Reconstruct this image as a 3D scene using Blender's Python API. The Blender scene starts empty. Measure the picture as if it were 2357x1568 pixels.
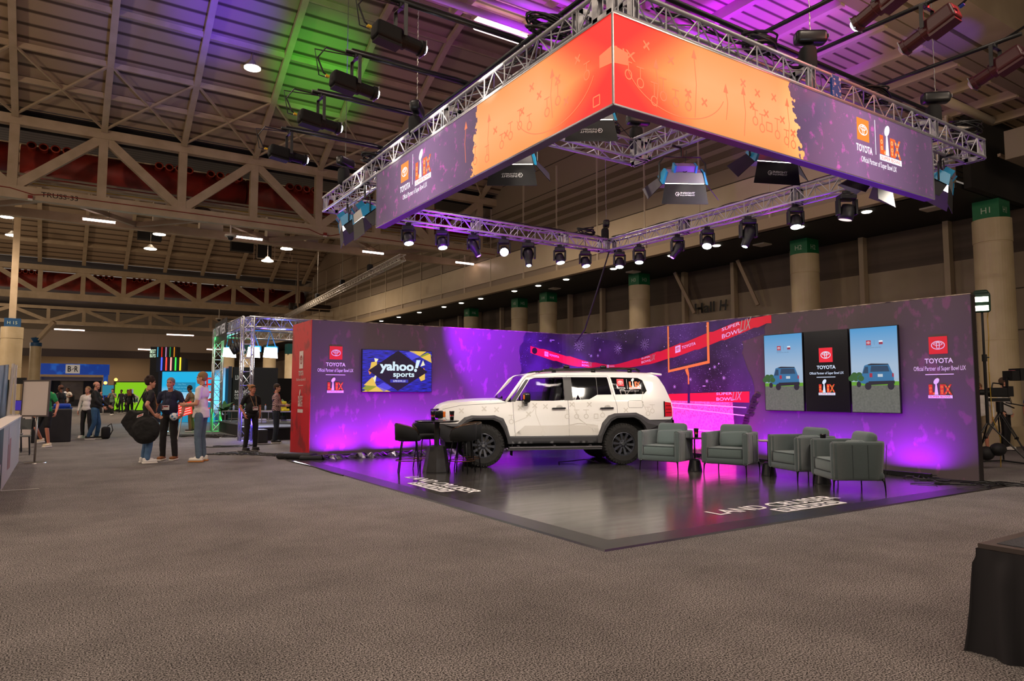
import bpy, math, random
from math import sin, cos, pi, radians, sqrt, atan2, tan
from mathutils import Vector, Matrix, Quaternion, geometry
V = Vector
random.seed(7)
SC = bpy.context.scene
COL = SC.collection
# ------------------------------------------------------------ camera
cam_d = bpy.data.cameras.new('camera'); cam = bpy.data.objects.new('camera', cam_d); COL.objects.link(cam)
cam_d.sensor_fit = 'HORIZONTAL'; cam_d.sensor_width = 36.0
cam_d.lens = 36.0 * 1600.0 / 2357.0
cam_d.clip_start = 0.05; cam_d.clip_end = 500
cam.location = (0, 0, 1.475)
cam.rotation_euler = (pi/2 + math.atan(122/1600.0), 0, -radians(33.0))
SC.camera = cam
# ------------------------------------------------------------ view and world
SC.view_settings.view_transform = 'Standard'; SC.view_settings.look = 'None'
SC.view_settings.gamma = 1.0; SC.view_settings.exposure = 0.0; SC.view_settings.use_curve_mapping = False
W = bpy.data.worlds.new('world'); SC.world = W; W.use_nodes = True
W.node_tree.nodes['Background'].inputs[0].default_value = (1.0, 0.86, 0.74, 1)
W.node_tree.nodes['Background'].inputs[1].default_value = 0.2

def lin(h):
    h = h.lstrip('#'); r = [int(h[i:i+2], 16)/255 for i in (0, 2, 4)]
    return tuple((c/12.92 if c <= .04045 else ((c+.055)/1.055)**2.4) for c in r)
LIGHTN = 0
def aim(o, tgt):
    d = V(tgt) - o.location; o.rotation_euler = d.to_track_quat('-Z', 'Y').to_euler()
def light(kind, loc, tgt, power, col, size=0.3, angle=60, blend=.4, size_y=None, name='lamp_or_fill'):
    l = bpy.data.lights.new(name, kind); o = bpy.data.objects.new(name, l); COL.objects.link(o)
    o.location = loc
    if tgt is not None: aim(o, tgt)
    l.energy = power; l.color = lin(col) if isinstance(col, str) else col
    if kind == 'AREA':
        l.shape = 'RECTANGLE' if size_y else 'DISK'; l.size = size
        if size_y: l.size_y = size_y
        l.spread = radians(angle) if angle else pi
    elif kind == 'SPOT':
        l.spot_size = radians(angle); l.spot_blend = blend; l.shadow_soft_size = size
    else: l.shadow_soft_size = size
    return o
WARM = '#ffe8d2'
# hall lamps: high bays over the aisle and the stand
for (x, y, z, p) in [(-6, 2, 11.5, 700), (0, 9, 11.5, 520), (-4, 20, 12, 1100), (4, 24, 12, 900), (14, 24, 12, 900), (6, 0, 11.5, 620),
                     (13, -3, 11.5, 800), (3.5, 50, 12.5, 1800), (13.0, 50, 12.5, 1600), (-6, 48, 12.5, 1600), (2, 80, 10, 2600), (14, 78, 10, 2000)]:
    light('SPOT', (x, y, z), (x, y, 0), p*1.65, WARM, .5, 150, .6)
light('AREA', (3, 104, 6.2), (3, 106, 0), 900, '#ffd9ae', 16, 170, size_y=3, name='end_bay_fill')  # added wide fill under the far soffit, brightens the end wall
light('SPOT', (12.2, 5.3, 5.8), (15.5, 8.5, 9.3), 420, '#ffdcb8', .3, 110, 1)  # added uplight without a fixture, brightens the flat deck

# added unseen fill points behind and left of the viewpoint, brighten trusses and fascia
for (x, y, z, p) in [(-3, -7, 8.5, 1050), (9, -9, 8.5, 950), (-14, 14, 9, 2200), (-14, 46, 9, 2600), (-12, 82, 8, 2200)]:
    light('POINT', (x, y, z), None, p, '#ffe4c8', .8)
# ------------------------------------------------------------ materials
MATS = {}
def mat(name, col='#808080', rough=.6, metal=0.0, emit=None, es=1.0, col2=None, scale=8.0, detail=3, bump=0.0, lo=.35, hi=.65,
        alpha=None, trans=0.0, spec=None, coat=0.0, sheen=0.0, stretch=None):
    if name in MATS: return MATS[name]
    m = bpy.data.materials.new(name); m.use_nodes = True; nt = m.node_tree; b = nt.nodes['Principled BSDF']
    b.inputs['Base Color'].default_value = (*lin(col), 1); b.inputs['Roughness'].default_value = rough
    b.inputs['Metallic'].default_value = metal
    if spec is not None: b.inputs['Specular IOR Level'].default_value = spec
    if coat: b.inputs['Coat Weight'].default_value = coat; b.inputs['Coat Roughness'].default_value = .08
    if sheen: b.inputs['Sheen Weight'].default_value = sheen
    if trans: b.inputs['Transmission Weight'].default_value = trans
    if alpha is not None: b.inputs['Alpha'].default_value = alpha
    if emit: b.inputs['Emission Color'].default_value = (*lin(emit), 1); b.inputs['Emission Strength'].default_value = es
    if col2 or bump:
        tc = nt.nodes.new('ShaderNodeTexCoord'); mp = nt.nodes.new('ShaderNodeMapping')
        nt.links.new(tc.outputs['Object'], mp.inputs[0])
        if stretch: mp.inputs['Scale'].default_value = stretch
        nz = nt.nodes.new('ShaderNodeTexNoise'); nz.inputs['Scale'].default_value = scale; nz.inputs['Detail'].default_value = detail
        nt.links.new(mp.outputs[0], nz.inputs['Vector'])
        if col2:
            r = nt.nodes.new('ShaderNodeValToRGB'); nt.links.new(nz.outputs['Fac'], r.inputs[0])
            r.color_ramp.elements[0].position = lo; r.color_ramp.elements[1].position = hi
            r.color_ramp.elements[0].color = (*lin(col), 1); r.color_ramp.elements[1].color = (*lin(col2), 1)
            if emit: nt.links.new(r.outputs[0], b.inputs['Emission Color']); b.inputs['Base Color'].default_value = (.004, .004, .004, 1)
            else: nt.links.new(r.outputs[0], b.inputs['Base Color'])
        if bump:
            bp = nt.nodes.new('ShaderNodeBump'); bp.inputs['Strength'].default_value = bump; bp.inputs['Distance'].default_value = .02
            nt.links.new(nz.outputs['Fac'], bp.inputs['Height']); nt.links.new(bp.outputs[0], b.inputs['Normal'])
    MATS[name] = m; return m

def glow(name, col, es):
    return mat(name, '#000000', .5, emit=col, es=es)

# ------------------------------------------------------------ mesh building
class MB:
    def __init__(s): s.v = []; s.f = []; s.T = None
    def add(s, vs, fs):
        o = len(s.v)
        if s.T is not None: vs = [s.T @ V(p) for p in vs]
        s.v += [tuple(p) for p in vs]; s.f += [tuple(i+o for i in f) for f in fs]
        return s
    def box(s, x0, x1, y0, y1, z0, z1):
        return s.add([(x0,y0,z0),(x1,y0,z0),(x1,y1,z0),(x0,y1,z0),(x0,y0,z1),(x1,y0,z1),(x1,y1,z1),(x0,y1,z1)],
                     [(0,3,2,1),(4,5,6,7),(0,1,5,4),(1,2,6,5),(2,3,7,6),(3,0,4,7)])
    def cbox(s, c, sz, R=None):
        hx, hy, hz = sz[0]/2, sz[1]/2, sz[2]/2; c = V(c)
        P = [V((x,y,z)) for z in (-hz,hz) for (x,y) in ((-hx,-hy),(hx,-hy),(hx,hy),(-hx,hy))]
        if R is not None: P = [R @ p for p in P]
        return s.add([c+p for p in P], [(0,3,2,1),(4,5,6,7),(0,1,5,4),(1,2,6,5),(2,3,7,6),(3,0,4,7)])
    def rbox(s, c, sz, r=.05, R=None, e=4, n=3):   # superellipsoid-like rounded box
        hx, hy, hz = sz[0]/2, sz[1]/2, sz[2]/2; c = V(c); vs = []; fs = []
        N = 2*n+2
        def cl(a): return a
        # cube-sphere grid with rounded corners
        import itertools
        def side(ax, sg):
            k = len(vs); a1, a2 = (ax+1) % 3, (ax+2) % 3
            h = (hx, hy, hz); pr = []
            def ticks(H):
                t = [-H]
                for i in range(1, n+1): t.append(-H + r*(1-cos(pi/2*i/n)) )
                for i in range(n, 0, -1): t.append(H - r*(1-cos(pi/2*i/n)))
                return t+[H]
            T1, T2 = ticks(h[a1]), ticks(h[a2])
            for u in T1:
                for w in T2:
                    p = [0, 0, 0]; p[ax] = sg*h[ax]; p[a1] = u; p[a2] = w
                    q = [max(-h[i]+r, min(h[i]-r, p[i])) for i in range(3)]
                    d = V(p)-V(q)
                    if d.length > 1e-9: d = d.normalized()*r
                    vv = V(q)+d
                    if R is not None: vv = R @ vv
                    vs.append(c+vv)
            m = len(T2)
            for i in range(len(T1)-1):
                for j in range(m-1):
                    f = (k+i*m+j, k+(i+1)*m+j, k+(i+1)*m+j+1, k+i*m+j+1)
                    fs.append(f if sg > 0 else f[::-1])
        for ax in range(3):
            for sg in (1, -1): side(ax, sg)
        return s.add(vs, fs)
    def bar(s, p, q, w, h=None, up=(0, 0, 1)):
        h = h or w; p = V(p); q = V(q); d = (q-p)
        if d.length < 1e-6: return s
        d.normalize(); u = V(up)
        if abs(d.dot(u)) > .99: u = V((0, 1, 0))
        a = d.cross(u).normalized()*w/2; b = a.cross(d).normalized()*h/2
        vs = [p-a-b, p+a-b, p+a+b, p-a+b, q-a-b, q+a-b, q+a+b, q-a+b]
        return s.add(vs, [(0,1,2,3),(7,6,5,4),(4,5,1,0),(5,6,2,1),(6,7,3,2),(7,4,0,3)])
    def tube(s, pts, r, n=8, closed=False, caps=True):
        pts = [V(p) for p in pts]; N = len(pts)
        if not isinstance(r, (list, tuple)): r = [r]*N
        vs = []; fs = []; prev = None
        for i, p in enumerate(pts):
            if closed: t = pts[(i+1) % N]-pts[i-1]
            else: t = pts[min(i+1, N-1)]-pts[max(i-1, 0)]
            if t.length < 1e-9: t = V((0, 0, 1))
            t.normalize()
            if prev is None:
                a = t.cross(V((0, 0, 1)));
                if a.length < .05: a = t.cross(V((0, 1, 0)))
                a.normalize()
            else:
                a = prev - t*prev.dot(t)
                if a.length < 1e-5: a = t.cross(V((0, 0, 1)))
                a.normalize()
            prev = a; b = t.cross(a)
            for k in range(n):
                an = 2*pi*k/n; vs.append(p + (a*cos(an)+b*sin(an))*r[i])
        M = N if closed else N-1
        for i in range(M):
            for k in range(n):
                j = (i+1) % N; fs.append((i*n+k, i*n+(k+1) % n, j*n+(k+1) % n, j*n+k))
        if caps and not closed:
            fs.append(tuple(range(n))[::-1]); fs.append(tuple((N-1)*n+k for k in range(n)))
        return s.add(vs, fs)
    def cyl(s, p, q, r, r2=None, n=12): return s.tube([p, q], [r, r if r2 is None else r2], n)
    def lathe(s, prof, c=(0, 0, 0), n=24, R=None, ang=2*pi):
        c = V(c); vs = []; fs = []; full = abs(ang-2*pi) < 1e-6; m = n if full else n+1
        for (r, z) in prof:
            for k in range(m):
                a = ang*k/n; p = V((r*cos(a), r*sin(a), z))
                vs.append(c + (R @ p if R is not None else p))
        for i in range(len(prof)-1):
            for k in range(n):
                k2 = (k+1) % m if full else k+1
                fs.append((i*m+k, i*m+k2, (i+1)*m+k2, (i+1)*m+k))
        return s.add(vs, fs)
    def ball(s, c, r, n=12, m=8, R=None):
        if not isinstance(r, (list, tuple, V)): r = (r, r, r)
        c = V(c); vs = []; fs = []
        for i in range(m+1):
            ph = -pi/2+pi*i/m
            for k in range(n):
                a = 2*pi*k/n; p = V((r[0]*cos(ph)*cos(a), r[1]*cos(ph)*sin(a), r[2]*sin(ph)))
                vs.append(c+(R @ p if R is not None else p))
        for i in range(m):
            for k in range(n): fs.append((i*n+k, i*n+(k+1) % n, (i+1)*n+(k+1) % n, (i+1)*n+k))
        return s.add(vs, fs)
    def prism(s, poly, fn, a, b):   # poly in 2D, fn(u,v,d)->3D, from d=a to d=b
        n = len(poly); vs = [fn(u, v, a) for u, v in poly]+[fn(u, v, b) for u, v in poly]
        fs = [tuple(range(n))[::-1], tuple(range(n, 2*n))]+[(i, (i+1) % n, n+(i+1) % n, n+i) for i in range(n)]
        return s.add(vs, fs)
    def grid(s, fn, us, vs_):
        vs = [fn(u, v) for u in us for v in vs_]; m = len(vs_)
        fs = [(i*m+j, (i+1)*m+j, (i+1)*m+j+1, i*m+j+1) for i in range(len(us)-1) for j in range(m-1)]
        return s.add(vs, fs)
    def mesh(s, name, m, smooth=False, inv=None):
        me = bpy.data.meshes.new(name)
        vs = [inv @ V(p) for p in s.v] if inv is not None else s.v
        me.from_pydata([tuple(p) for p in vs], [], s.f)
        if m: me.materials.append(m)
        if smooth:
            for p in me.polygons: p.use_smooth = True
        me.validate(); me.update(); return me
    def build(s, name, m, parent=None, smooth=False, w=True, label=None, bevel=0):
        inv = None
        if parent is not None and w: inv = MW[parent.name].inverted()
        me = s.mesh(name, m, smooth, inv); o = bpy.data.objects.new(name, me); COL.objects.link(o)
        if parent is not None:
            o.parent = parent; MW[o.name] = MW[parent.name]
        else: MW[o.name] = Matrix.Identity(4)
        if label: o['label'] = label
        if bevel:
            bv = o.modifiers.new('bevel', 'BEVEL'); bv.width = bevel; bv.segments = 2; bv.limit_method = 'ANGLE'
        if smooth == 'auto':
            pass
        return o
MW = {}
def tag(o, label, cat, group=None, kind=None):
    o['label'] = label; o['category'] = cat
    if group: o['group'] = group
    if kind: o['kind'] = kind
    return o
def thing(name, label, cat, loc=(0, 0, 0), rz=0.0, group=None):
    o = bpy.data.objects.new(name, None); COL.objects.link(o); o.empty_display_size = .1
    o.location = loc; o.rotation_euler = (0, 0, rz); tag(o, label, cat, group)
    MW[o.name] = Matrix.Translation(V(loc)) @ Matrix.Rotation(rz, 4, 'Z')
    return o
def struct(o): o['kind'] = 'structure'; return o
def copy_tree(o, loc=None, rz=None, label=None, group=None, parent=None):
    c = o.copy(); COL.objects.link(c)
    if parent is not None: c.parent = parent
    if loc is not None: c.location = loc
    if rz is not None: c.rotation_euler = (0, 0, rz)
    if label: c['label'] = label
    if group: c['group'] = group
    for ch in list(KIDS(o)): copy_tree(ch, parent=c)
    return c
def KIDS(o): return [k for k in COL.objects if k.parent == o] if False else CH(o)
def CH(o): return list(o.children)

# ------------------------------------------------------------ lettering and flat graphics
TXC = {}
def text_geo(string, bold=0.0, shear=0.0, space=1.0):
    key = (string, bold, shear, space)
    if key in TXC: return TXC[key]
    cu = bpy.data.curves.new('lettering', 'FONT'); cu.body = string; cu.offset = bold*.42; cu.shear = shear; cu.space_character = space
    cu.resolution_u = 3
    ob = bpy.data.objects.new('lettering', cu)
    me = bpy.data.meshes.new_from_object(ob); me.validate()
    vs = [(v.co.x, v.co.y) for v in me.vertices]; fs = [tuple(p.vertices) for p in me.polygons]
    bpy.data.objects.remove(ob); bpy.data.curves.remove(cu); bpy.data.meshes.remove(me)
    x0 = min(a for a, b in vs); x1 = max(a for a, b in vs); y0 = min(b for a, b in vs); y1 = max(b for a, b in vs)
    TXC[key] = (vs, fs, x0, x1, y0, y1); return TXC[key]
class Panel:
    """draws flat graphics on a surface: fn(u, v, d) -> world point, d is the distance in front of it"""
    def __init__(s, fn, seg=None): s.fn = fn; s.seg = seg
    def text(s, mb, string, u0, u1, v0, v1, d=.004, bold=.02, shear=0, keep=False, space=1.0):
        vs, fs, x0, x1, y0, y1 = text_geo(string, bold, shear, space)
        ku = (u1-u0)/(x1-x0); kv = (v1-v0)/(y1-y0)
        if keep:
            k = min(abs(ku), abs(kv)); uc = (u0+u1)/2; ku = math.copysign(k, ku); kv = math.copysign(k, kv); u0 = uc-ku*(x1-x0)/2
        mb.add([s.fn(u0+(x-x0)*ku, v0+(y-y0)*kv, d) for x, y in vs], fs)
    def poly(s, mb, pts, d=.003):
        mb.add([s.fn(u, v, d) for u, v in pts], [tuple(range(len(pts)))])
    def rect(s, mb, u0, u1, v0, v1, d=.003):
        n = max(1, int(abs(u1-u0)/s.seg)) if s.seg else 1
        vs = []; fs = []
        for i in range(n+1):
            u = u0+(u1-u0)*i/n; vs += [s.fn(u, v0, d), s.fn(u, v1, d)]
        for i in range(n): fs.append((2*i, 2*i+2, 2*i+3, 2*i+1))
        mb.add(vs, fs)
    def strip(s, mb, top, bot, d=.003):     # two polylines of equal length
        vs = [];
        for a, b in zip(top, bot): vs += [s.fn(b[0], b[1], d), s.fn(a[0], a[1], d)]
        mb.add(vs, [(2*i, 2*i+2, 2*i+3, 2*i+1) for i in range(len(top)-1)])
    def line(s, mb, pts, w, d=.003):
        for (a, b), (c, e) in zip(pts, pts[1:]):
            L = sqrt((c-a)**2+(e-b)**2) or 1; nx = -(e-b)/L*w/2; ny = (c-a)/L*w/2
            s.poly(mb, [(a+nx, b+ny), (a-nx, b-ny), (c-nx, e-ny), (c+nx, e+ny)], d)
    def ring(s, mb, cu, cv, ru, rv, t, d=.003, n=28, a0=0, a1=2*pi):
        vs = []; fs = []
        for i in range(n+1):
            a = a0+(a1-a0)*i/n; vs += [s.fn(cu+ru*cos(a), cv+rv*sin(a), d), s.fn(cu+(ru-t)*cos(a), cv+(rv-t)*sin(a), d)]
        for i in range(n): fs.append((2*i, 2*i+2, 2*i+3, 2*i+1))
        mb.add(vs, fs)
    def disc(s, mb, cu, cv, ru, rv, d=.003, n=20): s.poly(mb, [(cu+ru*cos(2*pi*i/n), cv+rv*sin(2*pi*i/n)) for i in range(n)], d)
    def cross(s, mb, cu, cv, r, w, d=.003):
        s.line(mb, [(cu-r, cv-r), (cu+r, cv+r)], w, d); s.line(mb, [(cu-r, cv+r), (cu+r, cv-r)], w, d*1.05)
    def oval_mark(s, sq, wh, cu, cv, h, d=.003, k=1.0):   # square with the three-oval emblem; k = width/height
        r = h/2; s.poly(sq, [(cu-r*k, cv-r), (cu+r*k, cv-r), (cu+r*k, cv+r), (cu-r*k, cv+r)], d)
        e = d+.002; s.ring(wh, cu, cv, r*.74*k, r*.5, r*.09, e); s.ring(wh, cu, cv+r*.14, r*.5*k, r*.19, r*.08, e+.0005); s.ring(wh, cu, cv, r*.2*k, r*.47, r*.08, e+.001)
    def game_mark(s, red, white, gold, cu, v0, h, d=.003, k=1.0, base=True):   # trophy and LIX numerals over a plaque
        w = h*.95*k; lv0 = v0+h*.17; lv1 = v0+h*.68
        s.poly(red, [(cu-w*.5, lv0), (cu-w*.5, lv1), (cu-w*.33, lv1), (cu-w*.33, lv0+h*.13), (cu-w*.1, lv0+h*.13), (cu-w*.1, lv0)], d)
        s.rect(red, cu+w*.0, cu+w*.17, lv0, lv1, d)
        s.text(red, 'X', cu+w*.15, cu+w*.52, lv0, lv1, d, bold=.07)
        for (a, b, r) in ((-.415, .5, .05), (-.415, .33, .045), (-.27, .22, .04), (.085, .55, .05), (.085, .36, .05), (.085, .25, .03), (.27, .57, .035), (.4, .57, .035), (.335, .43, .04), (.27, .27, .035), (.4, .27, .035)):
            s.ring(gold, cu+w*a, v0+h*b, h*r, h*r*1.2, h*.022, d+.001, n=10)
        # trophy: tapered stem and tilted ball
        tu = cu-w*.16
        s.poly(white, [(tu-w*.085, lv0), (tu+w*.085, lv0), (tu+w*.03, v0+h*.72), (tu-w*.03, v0+h*.72)], d+.002)
        n = 16; s.poly(white, [(tu+w*.02+h*(.12*k*cos(2*pi*i/n)+.03*sin(2*pi*i/n)), v0+h*(.84+.15*sin(2*pi*i/n)+.03*cos(2*pi*i/n))) for i in range(n)], d+.002)
        if base:
            s.rect(white, cu-w*.53, cu+w*.53, v0, v0+h*.15, d+.002)
            s.text(red, 'SUPER BOWL', cu-w*.47, cu+w*.47, v0+h*.03, v0+h*.12, d+.004, bold=.01)
def flat(o, ux, vy):
    o = V(o); ux = V(ux).normalized(); vy = V(vy).normalized(); n = ux.cross(vy)
    return lambda u, v, d=0: o+ux*u+vy*v+n*d
def lerp(a, b, t): return a+(b-a)*t
# ============================================================ HALL
def node_mat(name): 
    m = bpy.data.materials.new(name); m.use_nodes = True; MATS[name] = m
    return m, m.node_tree, m.node_tree.nodes['Principled BSDF']
def carpet_mat():
    m, nt, b = node_mat('carpet'); N = nt.nodes.new; L = nt.links.new
    tc = N('ShaderNodeTexCoord')
    n1 = N('ShaderNodeTexNoise'); n1.inputs['Scale'].default_value = 100; n1.inputs['Detail'].default_value = 6; n1.inputs['Roughness'].default_value = .65; L(tc.outputs['Object'], n1.inputs['Vector'])
    r = N('ShaderNodeValToRGB'); L(n1.outputs['Fac'], r.inputs[0])
    r.color_ramp.elements[0].position = .43; r.color_ramp.elements[0].color = (*lin('#1b1a19'), 1)
    r.color_ramp.elements[1].position = .58; r.color_ramp.elements[1].color = (*lin('#a29c98'), 1)
    n2 = N('ShaderNodeTexNoise'); n2.inputs['Scale'].default_value = .9; n2.inputs['Detail'].default_value = 7; n2.inputs['Roughness'].default_value = .7; L(tc.outputs['Object'], n2.inputs['Vector'])
    mr = N('ShaderNodeMapRange'); mr.inputs[1].default_value = .3; mr.inputs[2].default_value = .7; mr.inputs[3].default_value = .7; mr.inputs[4].default_value = 1.15; L(n2.outputs['Fac'], mr.inputs[0])
    mx = N('ShaderNodeMix'); mx.data_type = 'RGBA'; mx.blend_type = 'MULTIPLY'; mx.inputs[0].default_value = 1
    L(r.outputs[0], mx.inputs[6]); L(mr.outputs[0], mx.inputs[7]); L(mx.outputs[2], b.inputs['Base Color'])
    b.inputs['Roughness'].default_value = .95; b.inputs['Specular IOR Level'].default_value = .1
    return m
fl = MB(); fl.add([(-90, -30, 0), (60, -30, 0), (60, 140, 0), (-90, 140, 0)], [(0, 1, 2, 3)])
struct(fl.build('floor', carpet_mat()))['label'] = 'grey-brown speckled carpet'

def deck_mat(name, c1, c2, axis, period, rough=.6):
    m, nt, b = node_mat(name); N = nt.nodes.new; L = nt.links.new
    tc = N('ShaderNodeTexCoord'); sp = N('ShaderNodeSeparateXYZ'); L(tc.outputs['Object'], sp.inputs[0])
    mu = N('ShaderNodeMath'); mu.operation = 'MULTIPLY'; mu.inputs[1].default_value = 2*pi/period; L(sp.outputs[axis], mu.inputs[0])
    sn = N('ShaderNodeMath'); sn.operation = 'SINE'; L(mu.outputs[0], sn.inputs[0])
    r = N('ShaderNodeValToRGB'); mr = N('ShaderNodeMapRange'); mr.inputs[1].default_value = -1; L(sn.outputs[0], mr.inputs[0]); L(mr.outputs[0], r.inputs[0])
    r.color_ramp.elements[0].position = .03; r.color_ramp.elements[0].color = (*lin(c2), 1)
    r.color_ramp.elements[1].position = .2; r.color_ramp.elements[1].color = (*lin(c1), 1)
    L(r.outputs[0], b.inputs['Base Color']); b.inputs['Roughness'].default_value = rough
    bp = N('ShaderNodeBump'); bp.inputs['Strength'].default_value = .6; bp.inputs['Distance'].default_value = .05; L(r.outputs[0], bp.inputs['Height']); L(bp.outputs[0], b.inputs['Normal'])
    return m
STEEL = mat('painted_steel', '#c9b394', .55, col2='#b8a282', scale=1.5, bump=.05)
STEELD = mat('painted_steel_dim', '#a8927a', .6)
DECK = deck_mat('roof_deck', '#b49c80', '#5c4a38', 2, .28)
DECKY = deck_mat('roof_deck_flat', '#bfa78b', '#5d4c3d', 1, .3)
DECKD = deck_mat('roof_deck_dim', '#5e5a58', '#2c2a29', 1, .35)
# arch profile between two truss lines (Y, Z)
ARCH1 = [(33.5, 12.6), (31.9, 13.45), (30.4, 14.15), (28.3, 15.3), (25.8, 16.6), (22.9, 17.4), (20.0, 16.9), (17.0, 15.6), (14.5, 14.0), (12.6, 12.5)]
ARCH2 = [(68.8, 12.4), (66.5, 13.6), (63.5, 14.9), (59, 16.4), (53.5, 17.2), (48, 16.6), (42, 14.6), (38.2, 12.6)]
XL, XR = -16.0, 20.72
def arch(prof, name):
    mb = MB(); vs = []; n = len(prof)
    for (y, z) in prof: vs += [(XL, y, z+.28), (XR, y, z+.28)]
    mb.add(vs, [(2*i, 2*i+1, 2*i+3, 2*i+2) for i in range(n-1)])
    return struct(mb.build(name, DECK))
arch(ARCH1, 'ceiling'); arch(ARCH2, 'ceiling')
# flat strips of roof deck at the level of the bottom chords
m = MB(); m.box(2, 34, 7.7, 12.5, 9.55, 9.6); struct(m.build('ceiling', DECKY))
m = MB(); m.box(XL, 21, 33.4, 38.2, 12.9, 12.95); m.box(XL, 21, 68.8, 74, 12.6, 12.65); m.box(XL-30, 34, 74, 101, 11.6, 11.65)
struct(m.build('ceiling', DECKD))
# rafters of the arches, each a curved rib with purlins framed in between
def rib(prof, x, depth, w, name, label, group):
    t = thing(name, label, 'roof rib', (x, prof[0][0], prof[0][1]), 0, group)
    mb = MB()
    for (a, b) in zip(prof, prof[1:]): mb.bar((x, a[0], a[1]), (x, b[0], b[1]), w, w*1.2, (1, 0, 0))
    mb.build('rib_flange', STEEL, t)
    return t
xs33 = [-5.02+3.083*i for i in range(9)]
place1 = ['over the far left aisle', 'left of the first rib pair', 'above the truss lettering', 'left of the lit blue patch', 'through the blue lit patch', 'between blue and green patches', 'beside the green lit patch', 'right of the green patch', 'nearest the panelled wall']
for i, x in enumerate(xs33[:9]):
    rib(ARCH1, x, .3, .2, 'roof_rib', 'beige curved steel roof rib of the near vault, ' + place1[i], 'ribs of the near roof vault')
for i in range(9):
    x = -4.9+3.1*i
    rib(ARCH2, x, .3, .24, 'roof_rib', 'beige curved steel roof rib of the farther vault behind the lettered truss', 'ribs of the farther roof vault')
for k, (y, z) in enumerate(ARCH1[1:8]):
    tag(MB().bar((XL, y, z+.05), (XR, y, z+.05), .1, .22).build('purlin', STEEL), 'long beige purlin crossing the near roof vault, %s from the truss' % ('first', 'second', 'third', 'fourth', 'fifth', 'sixth', 'seventh')[k], 'purlin', 'purlins of the near vault')
for k, (y, z) in enumerate(ARCH2[1:5]):
    tag(MB().bar((XL, y, z+.05), (XR, y, z+.05), .12, .3).build('purlin', STEEL), 'long beige purlin crossing the farther vault, %s above its truss' % ('first', 'second', 'third', 'fourth')[k], 'purlin', 'purlins of the farther vault')
# X braces at the foot of the near vault
a, b = ARCH1[0], ARCH1[2]; BR = []
for i in range(8):
    x0, x1 = xs33[i], xs33[i+1]
    m = MB(); m.bar((x0, a[0]-.1, a[1]), (x1, b[0]-.1, b[1]), .08); m.bar((x1, a[0]-.1, a[1]), (x0, b[0]-.12, b[1]), .08)
    BR.append(m)
# near-black strip painted as the shaded gap behind the braces above the truss
m = MB(); m.box(XL, 21, 34.0, 34.1, 12.2, 13.1); struct(m.build('trim_1', mat('roof_gap_shade', '#15110e', .9)))
# ---- big steel trusses across the hall
def roof_truss(name, label, Y, z0, z1, x_first, dx, n, up_at_even, cw, end=21.5, ch=.5, start=-16):
    t = thing(name, label, 'roof truss', (x_first, Y, z0), 0, 'main roof trusses')
    MB().box(start, end, Y-cw/2, Y+cw/2, z1-ch*.8, z1).build('top_chord', STEEL, t)
    MB().box(start, end, Y-cw/2, Y+cw/2, z0, z0+ch).build('bottom_chord', STEEL, t)
    zt, zb = z1-ch*.8, z0+ch
    for i in range(n):
        x = x_first+dx*i
        MB().bar((x, Y, zb), (x, Y, zt), .34, .3, (0, 1, 0)).build('vertical_post', STEEL, t)
        if i < n-1:
            e = (i % 2 == 0) == up_at_even
            MB().bar((x+.1, Y, zb if e else zt), (x+dx-.1, Y, zt if e else zb), .36, .26, (0, 1, 0)).build('diagonal_member', STEEL, t)
    return t
t33 = roof_truss('roof_truss', 'beige steel roof truss lettered TRUSS-33, nearest and largest on the left', 33.7, 9.25, 12.65, -5.02, 3.083, 9, False, .35)
p = Panel(flat((0, 33.52, 0), (1, 0, 0), (0, 0, 1)))
for q in BR: q.build('cross_brace', STEEL, t33)
m = MB(); p.text(m, 'TRUSS-33', -.95, .32, 9.42, 9.62, bold=.01); m.build('lettering', mat('stencil_black', '#20160f'), t33)
t34 = roof_truss('roof_truss', 'beige steel roof truss crossing behind the lettered one, over the middle aisle', 69, 9.3, 12.1, -4.75, 3.03, 9, False, .5, ch=.55)
t35 = roof_truss('roof_truss', 'small far beige roof truss in front of the end wall fascia', 93.5, 9.25, 11.3, -11.6, 3.4, 12, False, .4, end=34, ch=.4, start=-30)
# second bottom chord of the near strip with horizontal lattice, conduits and pipes
tt = thing('roof_girder', 'horizontal lattice girder and chord just beyond the lettered truss', 'girder', (0, 37.6, 9.5))
MB().box(XL, 21, 37.45, 37.75, 9.35, 9.75).build('chord', STEEL, tt)
for i in range(8):
    x0 = -6.5+3.083*i; m = MB(); m.bar((x0, 33.9, 9.55), (x0+3.08, 37.4, 9.55), .22, .2) if i % 2 == 0 else m.bar((x0+3.08, 33.9, 9.55), (x0, 37.4, 9.55), .22, .2); m.build('lattice_member', STEELD, tt)
for k, (y, z, r, c) in enumerate([(34.3, 10.05, .05, '#b7a68c'), (34.5, 10.35, .045, '#a99b85'), (34.7, 10.2, .03, '#c8a52c'), (34.9, 10.6, .05, '#9a8d7a'), (35.3, 10.45, .06, '#b7a68c'), (35.8, 10.5, .05, '#8d816f')]):
    tag(MB().cyl((XL, y, z), (21, y, z), r, n=8).build('conduit_pipe', mat('pipe'+c, c, .5)), ['lower beige', 'upper beige', 'yellow gas', 'dim beige', 'thick beige', 'highest dull'][k]+' conduit pipe running inside the lettered truss', 'pipe', 'pipes inside the lettered truss')
tag(MB().tube([(-9, 33.5, 9.72), (-2, 33.5, 9.62), (-1.2, 33.5, 9.45), (-.6, 33.5, 9.55), (9.9, 33.5, 9.5), (10.5, 33.5, 9.3), (11, 33.5, 9.3), (11.6, 33.5, 9.48), (20.6, 33.5, 9.4)], .018, 6).build('alarm_conduit', mat('fire_red', '#8c2015', .5)), 'thin red fire alarm conduit along the bottom chord of the lettered truss', 'conduit')
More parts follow.
